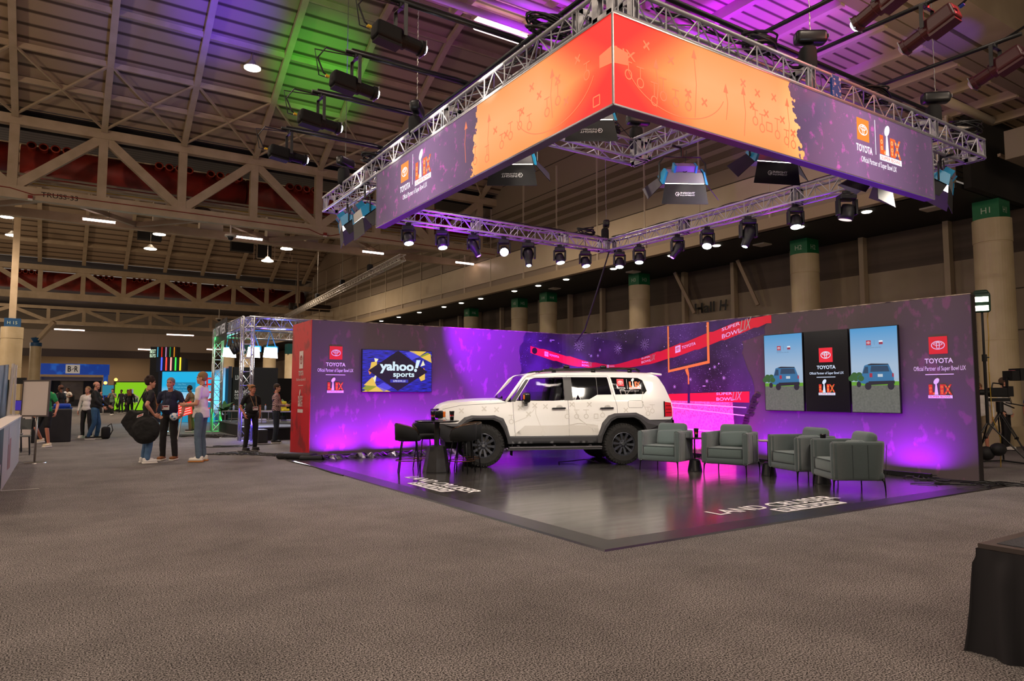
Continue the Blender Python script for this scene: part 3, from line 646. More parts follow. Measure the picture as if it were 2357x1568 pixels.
for left in (True, False):
    lab = ('left' if left else 'right')
    t = thing('hanging_sign', 'glowing %s face of the big overhead sign, orange with play diagrams then purple with logos' % lab, 'sign', (4.43, 5.0, 4.3))
    if left: fnp = flat((4.43, 5.0, 4.3), (0, 1, 0), (0, 0, 1)); Lg = 6.08; F = lambda u, v, d=0: V((4.43-d, 5.0+u, 4.3+v))
    else: Lg = 6.17; F = lambda u, v, d=0: V((4.43+u, 5.0-d, 4.3+v))
    S = Panel(F); H = .935
    mb = MB(); S.rect(mb, 0, Lg, 0, H, .0); mb.build('printed_face', sign_mat('sign_print_'+lab, left), t)
    mb = MB()
    if left: mb.box(4.44, 4.58, 5.02, 5.0+Lg, 4.3, 4.3+H)
    else: mb.box(4.58, 4.43+Lg, 5.01, 5.14, 4.3, 4.3+H)
    mb.build('sign_cabinet', FRD, t)
    mb = MB()
    for (u0, v0, u1, v1) in ((0, 0, Lg, 0), (0, H, Lg, H), (Lg, 0, Lg, H), (0, 0, 0, H)): mb.bar(F(u0, v0, .003), F(u1, v1, .003), .014)
    mb.build('edge_trim', FR, t)
    # marks of the play diagram, printed a little redder on the orange
    red = glow('play_mark', '#ff8455', 1.0); mk = MB()
    rnd = random.Random(3 if left else 5)
    xs = [(.55, .68), (.9, .6), (1.25, .55), (1.6, .48), (1.95, .32), (2.2, .45), (1.4, .7), (.75, .3)] if left else [(.45, .72), (.8, .66), (1.05, .36), (1.3, .32), (1.95, .7), (2.2, .64), (2.5, .66), (2.1, .47), (2.35, .43), (2.65, .42), (2.85, .3)]
    for (u, v) in xs: S.cross(mk, u, v, .04, .022, .004)
    os_ = [(2.05, .22), (1.85, .27), (1.65, .33), (1.45, .26), (1.1, .3), (.9, .36), (.4, .45), (2.4, .15), (2.7, .2)] if left else [(.2, .35), (.36, .3), (.68, .24), (.86, .22), (1.05, .22), (.55, .16), (2.15, .3), (2.27, .24), (2.55, .22), (2.72, .18), (2.85, .16)]
    for i, (u, v) in enumerate(os_):
        S.ring(mk, u, v, .05, .055, .014, .004, 16); S.line(mk, [(u, v+.055), (u, v+.13+.03*(i % 3))], .012, .0045); S.line(mk, [(u-.05, v+.13+.03*(i % 3)), (u+.05, v+.13+.03*(i % 3))], .012, .005)
    for (u, v0, v1) in (((1.0, .2, .75), (2.35, .1, .7), (2.95, .25, .8)) if left else ((.58, .1, .6), (1.15, .12, .86), (1.65, .2, .6), (1.95, .08, .65), (2.75, .1, .7))):
        S.line(mk, [(u, v0), (u+.03, (v0+v1)/2), (u, v1-.06)], .011, .004); S.poly(mk, [(u-.04, v1-.09), (u+.04, v1-.09), (u, v1+.02)], .0042)
    sq = (.25, .12) if left else (2.4, .28); S.line(mk, [(sq[0]-.05, sq[1]-.05), (sq[0]+.05, sq[1]-.05), (sq[0]+.05, sq[1]+.05), (sq[0]-.05, sq[1]+.05), (sq[0]-.05, sq[1]-.05)], .014, .004)
    S.ring(mk, 1.0 if left else .9, .55, .75, .48, .01, .0038, 30, pi*1.1, pi*1.9)
    if not left: S.text(mk, 'LIX', .03, .3, .5, .6, .004, .02)
    S.poly(mk, [(.0, .42), (.2, .44), (.2, .57), (.0, .6)], .0035)
    mk.build('play_diagram', red, t)
    # logo block: horizontally the right face reads left to right along +u, left face along -u
    sgn = -1 if left else 1; c0 = (4.62 if left else 4.66)
    FL = (lambda u, v, d=0: F(c0-u, v, d)) if left else (lambda u, v, d=0: F(c0+u, v, d))
    P2 = Panel(FL); sq_, wh, gd, og, rd = MB(), MB(), MB(), MB(), MB()
    kx = .95
    P2.oval_mark(sq_, wh, -.30, .66, .3, .006, kx)
    P2.text(wh, 'TOYOTA', -.47, -.09, .355, .455, .006, .06)
    P2.text(wh, 'Official Partner of Super Bowl LIX', -.36, .50, .2, .3, .006, .008)
    P2.rect(wh, -.012, .0, .38, .86, .006)
    P2.game_mark(rd, wh, gd, .36, .33, .52, .006, 1.05)
    sq_.build('logo_square', glow('logo_orange_glow', '#f79037', 1.1), t); wh.build('logo_white', glow('logo_white_glow', '#fff6ff', 1.3), t)
    rd.build('numerals', glow('logo_red_glow', '#ff6a2c', 1.1), t); gd.build('scrolls', glow('logo_gold_glow', '#ffd08a', 1.1), t)
light('AREA', (4.2, 8, 4.76), (0, 8, 3.2), 45, '#ff9a70', 5.5, 160, size_y=.9, name='sign_light')
light('AREA', (7.5, 4.8, 4.76), (7.5, 0, 3.2), 45, '#ff9a80', 5.8, 160, size_y=.9, name='sign_light')
# ---- black pipes above, arms and profile spotlights
tag(MB().cyl((4.85, 5.3, 6.0), (4.85, 12.6, 6.0), .03, n=10).build('rigging_pipe', BLK, smooth=True), 'long black pipe running above the left side of the rig', 'pipe')
tag(MB().cyl((4.9, 5.45, 6.0), (11.6, 5.45, 6.0), .03, n=10).build('rigging_pipe', BLK, smooth=True), 'long black pipe running above the right side of the rig', 'pipe')
LENS = glow('lens_white', '#eaf4ff', 30); LENSD = mat('lens_grey', '#c8ccd2', .1, .3)
def cable_path(pts, r=.012, n=5, sag=0): return MB().tube(pts, r, n)
def bez(p, q, k, n=12):
    p, q = V(p), V(q); return [p.lerp(q, i/n)+V((0, 0, -k*4*(i/n)*(1-i/n))) for i in range(n+1)]
def profile_spot(base, d, label, group, lit, body, red=False, drop=.42):
    """base: hang point on the arm; d: horizontal aim direction, body slopes slightly down"""
    t = thing('profile_spotlight', label, 'stage light', base, 0, group)
    b0 = V(base); d = V(d).normalized(); sd = V((-d.y, d.x, 0)).normalized(); c = b0+V((0, 0, -drop))
    ax = (d+V((0, 0, -.09 if not red else -.35))).normalized(); upv = sd.cross(ax) if sd.cross(ax).z > 0 else ax.cross(sd)
    R = Matrix((ax, sd, upv)).transposed()
    m = MB(); m.tube([b0+V((0, 0, .02)), b0+V((0, 0, -.05))], .03, 8); m.bar(b0+V((0, 0, -.04))-sd*.13, b0+V((0, 0, -.04))+sd*.13, .04, .012)
    for s in (-.13, .13): m.bar(b0+V((0, 0, -.04))+sd*s, c+sd*s, .012, .045, d)
    m.build('yoke', BLK, t)
    m = MB(); m.rbox(c-ax*.17, (.34, .2, .2), .04, R); 
    m.cbox(c-ax*.16-upv*.105, (.3, .16, .04), R); m.build('lamp_house', body, t, smooth=False)
    m = MB(); m.lathe([(0, -.02), (.1, -.02), (.1, .05), (.08, .06), (.08, .24), (.095, .25), (.095, .29), (.075, .29)], c, 18, Matrix((sd, upv, ax)).transposed()); m.build('lens_barrel', body, t)
    m = MB(); m.lathe([(.08, .295), (.115, .295), (.115, .305), (.08, .305)], c, 4, Matrix((sd, upv, ax)).transposed() @ Matrix.Rotation(pi/4, 3, 'Z')); m.build('frame_holder', mat('grey_metal', '#77777c', .35, .7), t)
    m = MB(); m.lathe([(0, .345), (.05, .335), (.078, .30)], c, 20, Matrix((sd, upv, ax)).transposed()); m.build('lens', LENS if lit else LENSD, t)
    e = c-ax*.37; m = MB(); m.tube([e, e-ax*.08+V((0, 0, .03)), e-ax*.16+V((0, 0, .2)), e-ax*.05+V((0, 0, drop*.9)), b0-d*.05], .011, 6); m.tube([e+sd*.04, e-ax*.12+sd*.05, e-ax*.2+V((0, 0, .3)), b0-d*.02+sd*.02], .008, 6); m.build('power_cable', CABLE, t)
    m = MB(); m.cyl(e, e-ax*.05, .02, n=8); m.build('connector', mat('plug_blue', '#2a4bc0', .4) if red else mat('plug_yellow', '#d8b21c', .4), t)
    return c, ax
for y, s, dz in ((7.25, 'topmost', 0), (8.72, 'second from the top', 0), (10.2, 'third from the top', 0), (11.95, 'lowest, bright', 0)):
    tag(MB().cyl((3.02, y, 6.04), (5.0, y, 6.04), .028, n=8).build('boom_pipe', BLK, smooth=True), 'black pipe arm holding the %s spotlight on the left of the rig' % s, 'pipe')
    tag(MB().tube([(3.1, y, 6.08), (3.6, y+.02, 6.1), (4.2, y, 6.075), (4.7, y+.03, 6.1), (5.1, y-.1, 6.0), (5.0, y-.2, 5.62)], .018, 6).build('taped_cable', CABLE), 'black cable taped along the arm of the %s spotlight' % s, 'cable')
    c, ax = profile_spot((3.16, y, 6.0), (1, .06, 0), 'black profile spotlight hanging left of the rig, the %s' % s, 'spotlights on the left arms', True, mat('spot_black', '#030304', .7, spec=.25))
    light('SPOT', c+ax*.4, c+ax*5, 260, '#fff0e0', .05, 40, .6)
for x, y0, s in ((7.3, 4.05, 'nearest the magenta deck'), (8.3, 4.1, 'middle'), (10.03, 3.85, 'cut by the right edge')):
    y1 = 3.6
    tag(MB().cyl((x, y1, 6.02), (x, 5.7, 6.04), .028, n=8).build('boom_pipe', BLK, smooth=True), 'black boom pipe of the reddish spotlight %s' % s, 'pipe')
    c, ax = profile_spot((x, 3.9, 6.0), (0, 1, 0), 'dark reddish profile spotlight upper right of the sign, %s' % s, 'spotlights on the right arms', x < 8, mat('spot_reddish', '#3c0c12', .4), True, .32)
light('SPOT', (9.0, 2.6, 6.6), (8.6, 4.0, 5.7), 260, '#ff2030', .1, 70, 1)
# ---- chain hoists with cable bundles
def hoist(x, y, z, label, rz=0, cable=True):
    t = thing('chain_hoist', label, 'chain hoist', (x, y, z), 0, 'chain hoists of the rig'); R = Matrix.Rotation(rz, 3, 'Z')
    MB().rbox((x, y, z), (.4, .17, .17), .05, R).build('hoist_motor', mat('hoist_black', '#141416', .35), t, smooth=True)
    MB().cbox(V((x, y, z))+R @ V((.214, 0, .01)), (.006, .12, .05), R).build('maker_plate', mat('plate_grey', '#b5b5b8', .4), t)
    m = MB(); zz = z+.1; top = 9.5
    m.tube([(x+.003*(1 if i % 2 else -1), y+(.003 if (i//2) % 2 else -.003), zz+(top-zz)*i/90) for i in range(91)], .008, 4); m.build('chain', STEELC, t)
    m = MB(); m.tube([(x, y, z-.1), (x+.03, y, z-.2), (x-.02, y, z-.32), (x, y, z-.42)], .018, 6); m.build('hook', STEELC, t)
    m = MB(); m.rbox((x-.02, y+.03, z-.28), (.2, .2, .34), .07, R); m.build('chain_bag', BLKR, t, smooth=True)
hoist(5.15, 5.55, 5.98, 'chain hoist over the front corner of the sign', .4)
hoist(4.55, 9.75, 5.95, 'chain hoist on the left truss next to a work lamp', .9)
hoist(4.5, 12.9, 5.98, 'chain hoist at the left end of the rig', .5)
hoist(7.75, 8.15, 5.93, 'purple lit chain hoist on the inner corner of the rig', -.3)
hoist(12.1, 14.0, 6.0, 'chain hoist over the back corner of the rig', .9)
hoist(7.85, 5.1, 6.0, 'chain hoist on the right truss beside blue painted plates', -.6)
hoist(11.1, 5.15, 6.0, 'chain hoist near the right end of the rig', -.7)
def cable_coil(c, r, label, n=9, flatk=.35):
    m = MB(); rnd = random.Random(int(c[0]*100)); 
    for i in range(n):
        rr = r*(.7+.3*rnd.random()); ph = rnd.random()*6
        m.tube([(c[0]+rr*cos(a+ph)*(1+.05*rnd.random()), c[1]+rr*.5*sin(a+ph), c[2]+flatk*r*sin(a*1.0+ph+i)*.5+.02*i) for a in [2*pi*k/18 for k in range(18)]], .013, 5, closed=True)
    tag(m.build('cable_coil', CABLE), label, 'cable', None, 'stuff')
for c, r, s in (((12.15, 5.2, 5.66), .38, 'coiled black cable on the right end of the overhead truss'), ((9.5, 5.2, 5.6), .3, 'tangle of black cable on the right truss above the purple print'), ((6.9, 5.15, 5.6), .3, 'tangle of black cable on the right truss above the orange print'), ((4.6, 6.3, 5.66), .3, 'tangle of black cable on the left truss near the front corner'), ((4.6, 11.6, 5.62), .26, 'tangle of black cable on the left truss above the purple print'), ((7.2, 8.3, 5.62), .28, 'tangle of black cable on the inner truss'), ((11.4, 14.0, 5.62), .3, 'tangle of black cable at the back corner of the rig')):
    cable_coil(c, r, s)
for k, (a, b) in enumerate((((4.6, 5.6, 5.57), (4.6, 9.5, 5.57)), ((4.6, 9.7, 5.57), (4.6, 13.9, 5.57)), ((5.2, 5.17, 5.57), (12.2, 5.17, 5.57)), ((4.9, 14, 5.57), (12, 14, 5.57)), ((12.2, 5.6, 5.57), (12.2, 13.8, 5.57)))):
    a, b = V(a), V(b); rnd = random.Random(k); m = MB()
    for j in range(3):
        ph = rnd.random()*6; m.tube([a.lerp(b, i/40)+V((.05*sin(i*.7+ph+j), .05*cos(i*.9+j), .02+.05*abs(sin(i*.5+ph)))) for i in range(41)], .011, 5)
    tag(m.build('truss_cable', CABLE), 'black power cables strapped along the %s truss of the rig' % ('front left', 'far left', 'front right', 'back left', 'back right')[k], 'cable', None, 'stuff')
MB_ = MB(); MB_.box(8.13, 8.33, 5.0, 5.025, 5.28, 5.56)
tag(MB_.build('painted_plate', mat('plate_blue', '#1b58a8', .5, col2='#c9ccd0', scale=14, lo=.55, hi=.6)), 'scuffed blue painted joint plate on the right overhead truss', 'plate')
# ---- soft panel lights with blue end caps and barn doors
ARB = mat('panel_blue', '#2196c8', .4); ARS = mat('panel_silver', '#b9bcc0', .3, .7); BARN = mat('barn_black', '#17171a', .5); BARNW = glow('panel_lit', '#fff2e2', 11)
def soft_panel(base, yaw, pitch, label, logo=True, flip=False, drop=.55, arm=None):
    """base on the truss; yaw = direction the light faces, pitch down in degrees"""
    t = thing('soft_panel_light', label, 'stage light', base, 0, 'blue ended soft panel lights')
    c = V(base)+V((0, 0, -drop)); R = Matrix.Rotation(yaw, 3, 'Z') @ Matrix.Rotation(radians(pitch), 3, 'Y')   # local +x = face direction
    def P(x, y, z): return c+R @ V((x, y, z))
    m = MB(); m.cyl(V(base)+V((0, 0, .12)), V(base)+V((0, 0, -.14)), .022, n=8); hx = V(base)+V((0, 0, -.14)); sd = R @ V((0, 1, 0))
    m.tube([c+sd*.36, c+sd*.36+V((0, 0, .26)), hx+sd*.28, hx-sd*.28, c-sd*.36+V((0, 0, .26)), c-sd*.36], .013, 8); m.build('yoke', BLK, t)
    m = MB(); m.add([P(*p) for p in [(-.14, -.26, -.07), (-.14, .26, -.07), (-.14, .26, .07), (-.14, -.26, .07), (0, -.32, -.15), (0, .32, -.15), (0, .32, .15), (0, -.32, .15)]], [(0,1,2,3),(7,6,5,4),(4,5,1,0),(5,6,2,1),(6,7,3,2),(7,4,0,3)]); m.build('panel_body', ARS, t)
    for s in (-1, 1):
        m = MB(); m.add([P(*p) for p in [(-.15, s*.27, -.08), (-.15, s*.3, -.08), (-.15, s*.3, .08), (-.15, s*.27, .08), (.01, s*.32, -.165), (.01, s*.355, -.165), (.01, s*.355, .165), (.01, s*.32, .165)]], [(0,1,2,3),(7,6,5,4),(4,5,1,0),(5,6,2,1),(6,7,3,2),(7,4,0,3)]); m.build('end_cap', ARB, t)
    m = MB(); m.cbox(P(-.19, 0, 0), (.1, .3, .12), R); m.build('control_box', mat('control_grey', '#9a8fb0', .35, .5), t)
    for s in (-.13, .13): m = MB(); m.cbox(P(-.19, s*1.25, 0), (.11, .03, .15), R); m.build('box_bracket', ARB, t)
    m = MB(); m.add([P(.012, -.3, -.14), P(.012, .3, -.14), P(.012, .3, .14), P(.012, -.3, .14)], [(0, 1, 2, 3)]); m.build('diffuser', BARNW, t)
    for k, (a, b2, o1, o2) in enumerate([((.01, -.31, .16), (.01, .31, .16), (.26, .36, .33), (.26, -.36, .33)), ((.01, .31, -.16), (.01, -.31, -.16), (.26, -.36, -.33), (.26, .36, -.33)),
                            ((.01, .33, .14), (.01, .33, -.14), (.24, .55, -.2), (.24, .55, .2)), ((.01, -.33, -.14), (.01, -.33, .14), (.24, -.55, .2), (.24, -.55, -.2))]):
        q = [P(*a), P(*b2), P(*o1), P(*o2)]; n = (q[1]-q[0]).cross(q[2]-q[0]).normalized()*.004
        m = MB(); m.add([v-n for v in q]+[v+n for v in q], [(0,3,2,1),(4,5,6,7),(0,1,5,4),(1,2,6,5),(2,3,7,6),(3,0,4,7)]); o = m.build('barn_door', BARN, t)
        if logo and k == 1:
            ux = (q[1]-q[0]).normalized(); vy = ((q[3]-q[0])-(q[3]-q[0]).dot(ux)*ux).normalized()
            nn = ux.cross(vy)
            cen = (q[0]+q[1]+q[2]+q[3])/4
            side = 1 if (cen+nn-c).length > (cen-nn-c).length else -1
            if side < 0: ux = -ux
            if flip: ux = -ux; vy = -vy
            fn = flat(cen+ux.cross(vy)*.006, ux, vy)
            pp = Panel(fn); mm = MB(); pp.ring(mm, -.12, 0, .035, .035, .009, .001, 6); pp.rect(mm, -.125, -.1, -.01, .004, .001); pp.text(mm, 'INSIGHT', -.075, .15, .002, .032, .001, .03); pp.text(mm, 'EQUIPMENT', -.075, .15, -.03, -.008, .001, .03); mm.build('door_lettering', mat('decal_white', '#e8e8ea', .5), o_child(o))
    if arm: MB().cyl(base, (arm[0], arm[1], base[2]), .02, n=8).build('hang_arm', BLK, t)
    m = MB(); m.tube(bez(P(-.2, .05, .05), V(base)+V((.1, 0, -.02)), .15), .009, 5); m.tube(bez(P(-.24, -.08, 0), P(-.24, .1, .02), .12), .007, 5); m.build('power_cable', CABLE, t)
    l = light('AREA', P(.05, 0, 0), P(2, 0, 0), 24, '#fff0de', .56, 150, size_y=.26); return t
def o_child(o): return o
cy = radians(-58)   # towards the back of the stand
soft_panel((5.35, 8.24, 5.25), radians(57), 55, 'soft panel light below the left half of the sign', drop=.42, arm=(5.35, 8.08))
soft_panel((7.9, 7.35, 5.25), radians(60), 52, 'soft panel light hanging alone under the inner corner', drop=.5, flip=True, arm=(7.7, 7.35))
soft_panel((8.4, 6.1, 5.25), radians(68), 50, 'soft panel light tucked behind the lower edge of the sign', drop=.42, flip=True, arm=(7.7, 6.1))
soft_panel((4.62, 12.15, 5.25), radians(-5), 50, 'soft panel light nearer the sign at the left end of the rig', logo=False, drop=.48)
soft_panel((4.68, 13.25, 5.25), radians(-15), 50, 'soft panel light at the far left end of the rig, barn doors wide open', logo=False, drop=.42)
soft_panel((11.7, 5.4, 5.25), radians(110), 52, 'soft panel light half hidden behind the right end of the sign', logo=False, drop=.45, arm=(11.7, 5.2))
soft_panel((10.4, 5.75, 5.25), radians(100), 60, 'soft panel light hidden above the sign edge near the logos', logo=False, drop=.5, arm=(10.4, 5.2))
soft_panel((5.95, 7.2, 5.6), radians(57), 60, 'soft panel light mostly hidden by the bottom of the sign left of the hoist', drop=.35, arm=(5.95, 8.2))
# ---- moving heads hanging from the back trusses
MHB = mat('head_black', '#131316', .45)
def moving_head(x, y, kind, label, aimv=(0, 0, -1), col='#e8fff4', k=1.0):
    zb = 5.26; t = thing('moving_head_light', label, 'stage light', (x, y, zb), 0, 'moving head lights')
    R0 = Matrix.Rotation(-radians(33), 3, 'Z')
    m = MB(); m.cyl((x, y, zb), (x, y, zb-.08), .025, n=8); m.cbox((x, y, zb-.03), (.12*k, .05, .05), R0); m.build('clamp', BLK, t)
    m = MB(); m.rbox((x, y, zb-.13), (.26*k, .22*k, .11), .03, R0); m.build('head_base', MHB, t)
    c = V((x, y, zb-.33*k-.02)); m = MB()
    for s in (-1, 1):
        a = c+R0 @ V((s*.14*k, 0, 0)); m = MB(); m.rbox(a+V((0, 0, .07*k)), (.045*k, .13*k, .26*k), .02, R0); m.build('yoke_arm', MHB, t)
    ax = V(aimv).normalized(); s1 = ax.orthogonal().normalized(); s2 = ax.cross(s1); R = Matrix((s1, s2, ax)).transposed()
    m = MB()
    if kind == 'wash': prof = [(0, -.12), (.09, -.11), (.115, -.03), (.12, .06), (.115, .13), (.1, .13)]; lr, lz = .1, .135
    else: prof = [(0, -.16), (.1, -.15), (.12, -.05), (.1, .05), (.075, .12), (.075, .24), (.06, .25)]; lr, lz = .05, .25
    prof = [(a*k, b*k) for a, b in prof]; m.lathe(prof, c, 20, R); m.build('head_shell', MHB, t, smooth=True)
    m = MB(); m.lathe([(0, lz*k+.012), (lr*.6*k, lz*k+.008), (lr*k, lz*k)], c, 20, R); m.build('lens', glow('lens_'+col, col, 22), t)
    m = MB(); m.tube([(x, y, zb-.12), (x+.1, y+.08, zb-.02), (x+.06, y+.05, zb+.12), (x, y, zb+.2)], .008, 5); m.build('power_cable', CABLE, t)
    return c, ax
place = ['leftmost on the back left truss', 'second on the back left truss', 'third on the back left truss, purple beam', 'fourth on the back left truss, facing out with a full white lens', 'fifth on the back left truss, the large one', 'sixth on the back left truss', 'last before the back corner on the left truss']
for i, x in enumerate((6.35, 7.19, 8.02, 8.86, 9.57, 10.54, 11.37)):
    if i == 2: moving_head(x, 14.0, 'spot', 'black moving head light, '+place[i], (.45, -.3, -1), '#a040ff')
    elif i == 3: moving_head(x, 14.0, 'wash', 'black moving head light, fourth on the back left truss with a full white lens', (-.55, -1, -.55), '#fffdf5')
    elif i == 4: moving_head(x, 14.0, 'spot', 'black moving head light, '+place[i], (-.2, -.4, -1), '#d8f0ff', 1.15)
    else: moving_head(x, 14.0, 'wash', 'black moving head light, '+place[i], (0, -.3, -1))
place = ['first past the back corner', 'second past the back corner', 'third past the corner, purple beam', 'fourth past the back corner, bright lens', 'fifth past the back corner, long body', 'sixth past the back corner', 'large unlit one under the sign']
for i, y in enumerate((13.6, 12.86, 11.55, 10.64, 9.52, 8.38, 7.3)):
    if i == 2: moving_head(12.2, y, 'spot', 'black moving head light, '+place[i], (-.5, .4, -1), '#a040ff')
    elif i == 4: moving_head(12.2, y, 'spot', 'black moving head light, '+place[i], (-.35, .1, -1), '#d8f0ff', 1.15)
    elif i == 3: moving_head(12.2, y, 'wash', 'black moving head light, '+place[i], (-.5, -.3, -1), '#f4fff8')
    elif i == 6: moving_head(12.2, y, 'wash', 'black moving head light, '+place[i], (-.1, .2, -1), '#403a38', 1.15)
    else: moving_head(12.2, y, 'wash', 'black moving head light, '+place[i], (-.2, -.2, -1))
moving_head(4.62, 11.05, 'wash', 'purple tinted moving head light peeking below the left end of the sign', (-.3, -.6, -.8), '#d89aff')
# purple wash on the underside of the truss
light('AREA', (7.0, 13.2, 4.3), (7.2, 14.0, 5.3), 26, '#9a10ff', 1.2, 120, size_y=.3)
light('AREA', (8.5, 6.8, 3.9), (8.0, 8.0, 5.3), 10, '#9a10ff', .8, 100, size_y=.3)
light('AREA', (9.4, 5.6, 3.6), (9.4, 5.1, 4.3), 6, '#7a10ff', 3, 120, size_y=.3)
tag(MB().tube([(12.15, 13.95, 5.25), (12.0, 14.3, 4.2), (11.9, 14.7, 3.2), (11.85, 15.0, 2.9)], .02, 8).build('feed_cable', CABLE), 'bundle of black feed cables slanting down from the back corner to the mural wall', 'cable')
# far lighting truss near the panelled wall
dt = box_truss('distant lighting truss slanting across the far aisle beside the panelled wall', (14.0, 31.5, 8.2), (16.5, 62, 8.2), .3, 'distant lighting trusses', (), step=.6, m=mat('far_alu', '#d9d2c4', .4, .3, emit=None))
for y, s, zt_ in ((37, 'nearest', 12.88), (43, 'second', 14.95), (50, 'third', 16.8), (58, 'farthest', 16.5)):
    x = 14+2.5*(y-31.5)/30.5; t = thing('truss_motor', 'black hoist motor on the distant lighting truss, %s' % s, 'chain hoist', (x, y, 8.36), 0, 'motors on the distant truss')
    MB().rbox((x, y, 8.56), (.3, .3, .4), .08).build('motor_body', BLKR, t); MB().cyl((x, y, 8.7), (x, y, zt_), .012, n=5).build('hoist_chain', STEELC, t)
# ============================================================ EXHIBIT STAND: backdrop wall, mural, screens, floor
PA, PC, PB = V((4.85, 15.98)), V((12.74, 15.98)), V((13.07, 5.66)); RF = .8
dA = (PC-PA).normalized(); dB = (PB-PC).normalized(); TH = math.acos(dA.dot(dB)); TT = RF*tan(TH/2)
LL1 = (PC-PA).length-TT; LA = RF*TH; LL2 = (PB-PC).length-TT; LT = LL1+LA+LL2
nA = V((0, -1)); OC = PC-dA*TT+nA*RF; HW = 3.18
def wp(s, z=0, d=0):
    """point on the backdrop: s along the wall from its left end, height z, d in front of the wall"""
    if s < LL1: p = PA+dA*s; n = nA
    elif s < LL1+LA:
        a = (s-LL1)/RF; e = V((sin(a), cos(a))); p = OC+e*RF; n = -e
    else: p = PC+dB*(TT+s-LL1-LA); n = V((dB.y, -dB.x))
    q = p+n*d; return V((q.x, q.y, z))
SS = [0, LL1] + [LL1+LA*i/10 for i in range(1, 11)] + [LT]
def wall_mesh(s0, s1, z0, z1, d, thick=0):
    ss = sorted(set([s0, s1]+[s for s in SS if s0 < s < s1])); mb = MB()
    if thick: 
        for a, b in zip(ss, ss[1:]):
            P = [wp(a, z0, d), wp(b, z0, d), wp(b, z0, d-thick), wp(a, z0, d-thick), wp(a, z1, d), wp(b, z1, d), wp(b, z1, d-thick), wp(a, z1, d-thick)]
            mb.add(P, [(0,3,2,1),(4,5,6,7),(0,1,5,4),(2,3,7,6)]+([(3,0,4,7)] if a == s0 else [])+([(1,2,6,5)] if b == s1 else []))
    else: mb.grid(lambda s, z: wp(s, z, d), ss, [z0, z1])
    return mb
def grunge(name, base, blot, scale, lo, hi, rough=.5, stretch=(1, 1, 1), spec=.3):
    return mat(name, base, rough, col2=blot, scale=scale, detail=9, lo=lo, hi=hi, stretch=stretch, spec=spec)
PURP = grunge('print_purple', '#564a4e', '#714c62', 4.2, .57, .63, .55, (1, 1, .6))
wall = thing('backdrop_wall', 'L-shaped purple and stadium mural backdrop wall of the stand', 'exhibit wall', (4.85, 15.98, 0))
wall_mesh(0, LT, 0, HW, 0, .16).build('wall_panel', PURP, wall)
redm = grunge('print_red', '#c20c20', '#94101e', 2.2, .52, .62, .5)
m = MB(); m.box(4.838, 4.849, 15.975, 17.52, 0, HW+.002); m.box(4.849, 5.05, 16.145, 17.52, 0, HW); m.build('end_panel', redm, wall)
wendb = wp(LT, 0, 0); m = MB(); q = [wp(LT, 0, .0), wp(LT, 0, -.16)]; dd = V((dB.x, dB.y, 0))*.012
m.add([q[0], q[1], q[1]+dd, q[0]+dd, q[0]+V((0, 0, HW)), q[1]+V((0, 0, HW)), q[1]+dd+V((0, 0, HW)), q[0]+dd+V((0, 0, HW))], [(0,1,2,3),(4,7,6,5),(0,4,5,1),(1,5,6,2),(2,6,7,3),(3,7,4,0)]); m.build('edge_cap', mat('edge_dark', '#1b1518', .5), wall)
m = MB(); m.tube([wp(s, HW+.01, -.02) for s in [i*LT/60 for i in range(61)]], .012, 5); m.build('top_tape', mat('tape_pale', '#b8a890', .5, col2='#3a2c34', scale=5), wall)
WS = Panel(wp, seg=.12)
# --- mural
mm, nt, b = node_mat('print_stadium'); N = nt.nodes.new; L = nt.links.new
tc = N('ShaderNodeTexCoord'); n1 = N('ShaderNodeTexNoise'); n1.inputs['Scale'].default_value = .9; n1.inputs['Detail'].default_value = 6; L(tc.outputs['Object'], n1.inputs['Vector'])
r1 = N('ShaderNodeValToRGB'); L(n1.outputs['Fac'], r1.inputs[0]); e = r1.color_ramp.elements; e[0].position = .35; e[0].color = (*lin('#191020'), 1); e[1].position = .68; e[1].color = (*lin('#4d3368'), 1)
vo = N('ShaderNodeTexVoronoi'); vo.inputs['Scale'].default_value = 24; L(tc.outputs['Object'], vo.inputs['Vector'])
lt = N('ShaderNodeMath'); lt.operation = 'LESS_THAN'; lt.inputs[1].default_value = .14; L(vo.outputs['Distance'], lt.inputs[0])
n2 = N('ShaderNodeTexNoise'); n2.inputs['Scale'].default_value = 1.3; n2.inputs['Detail'].default_value = 3; L(tc.outputs['Object'], n2.inputs['Vector'])
gt = N('ShaderNodeMath'); gt.operation = 'GREATER_THAN'; gt.inputs[1].default_value = .52; L(n2.outputs['Fac'], gt.inputs[0])
ml = N('ShaderNodeMath'); ml.operation = 'MULTIPLY'; L(lt.outputs[0], ml.inputs[0]); L(gt.outputs[0], ml.inputs[1])
mx = N('ShaderNodeMix'); mx.data_type = 'RGBA'; L(ml.outputs[0], mx.inputs[0]); L(r1.outputs[0], mx.inputs[6]); mx.inputs[7].default_value = (*lin('#9a94c4'), 1); L(mx.outputs[2], b.inputs['Base Color']); b.inputs['Roughness'].default_value = .5
rnd = random.Random(11)
mu = MB()
zs = [0+HW*i/24 for i in range(25)]
left = [(5.95+.25*sin(z*2)+.12*rnd.random(), z) for z in zs]; right = [(13.3+.1*rnd.random()+(.55 if z > 2.7 else 0)-.12*sin(z*3), z) for z in zs]
inner = [s for s in [6.3, 6.7, LL1]+[LL1+LA*i/10 for i in range(1, 11)]+[9, 10, 11, 12, 13]]
vs = []; fs = []; cols = len(inner)+2
for i, z in enumerate(zs):
    vs += [wp(left[i][0], z, .003)]+[wp(s, z, .003) for s in inner]+[wp(right[i][0], z, .003)]
for i in range(len(zs)-1):
    for j in range(cols-1): fs.append((i*cols+j, i*cols+j+1, (i+1)*cols+j+1, (i+1)*cols+j))
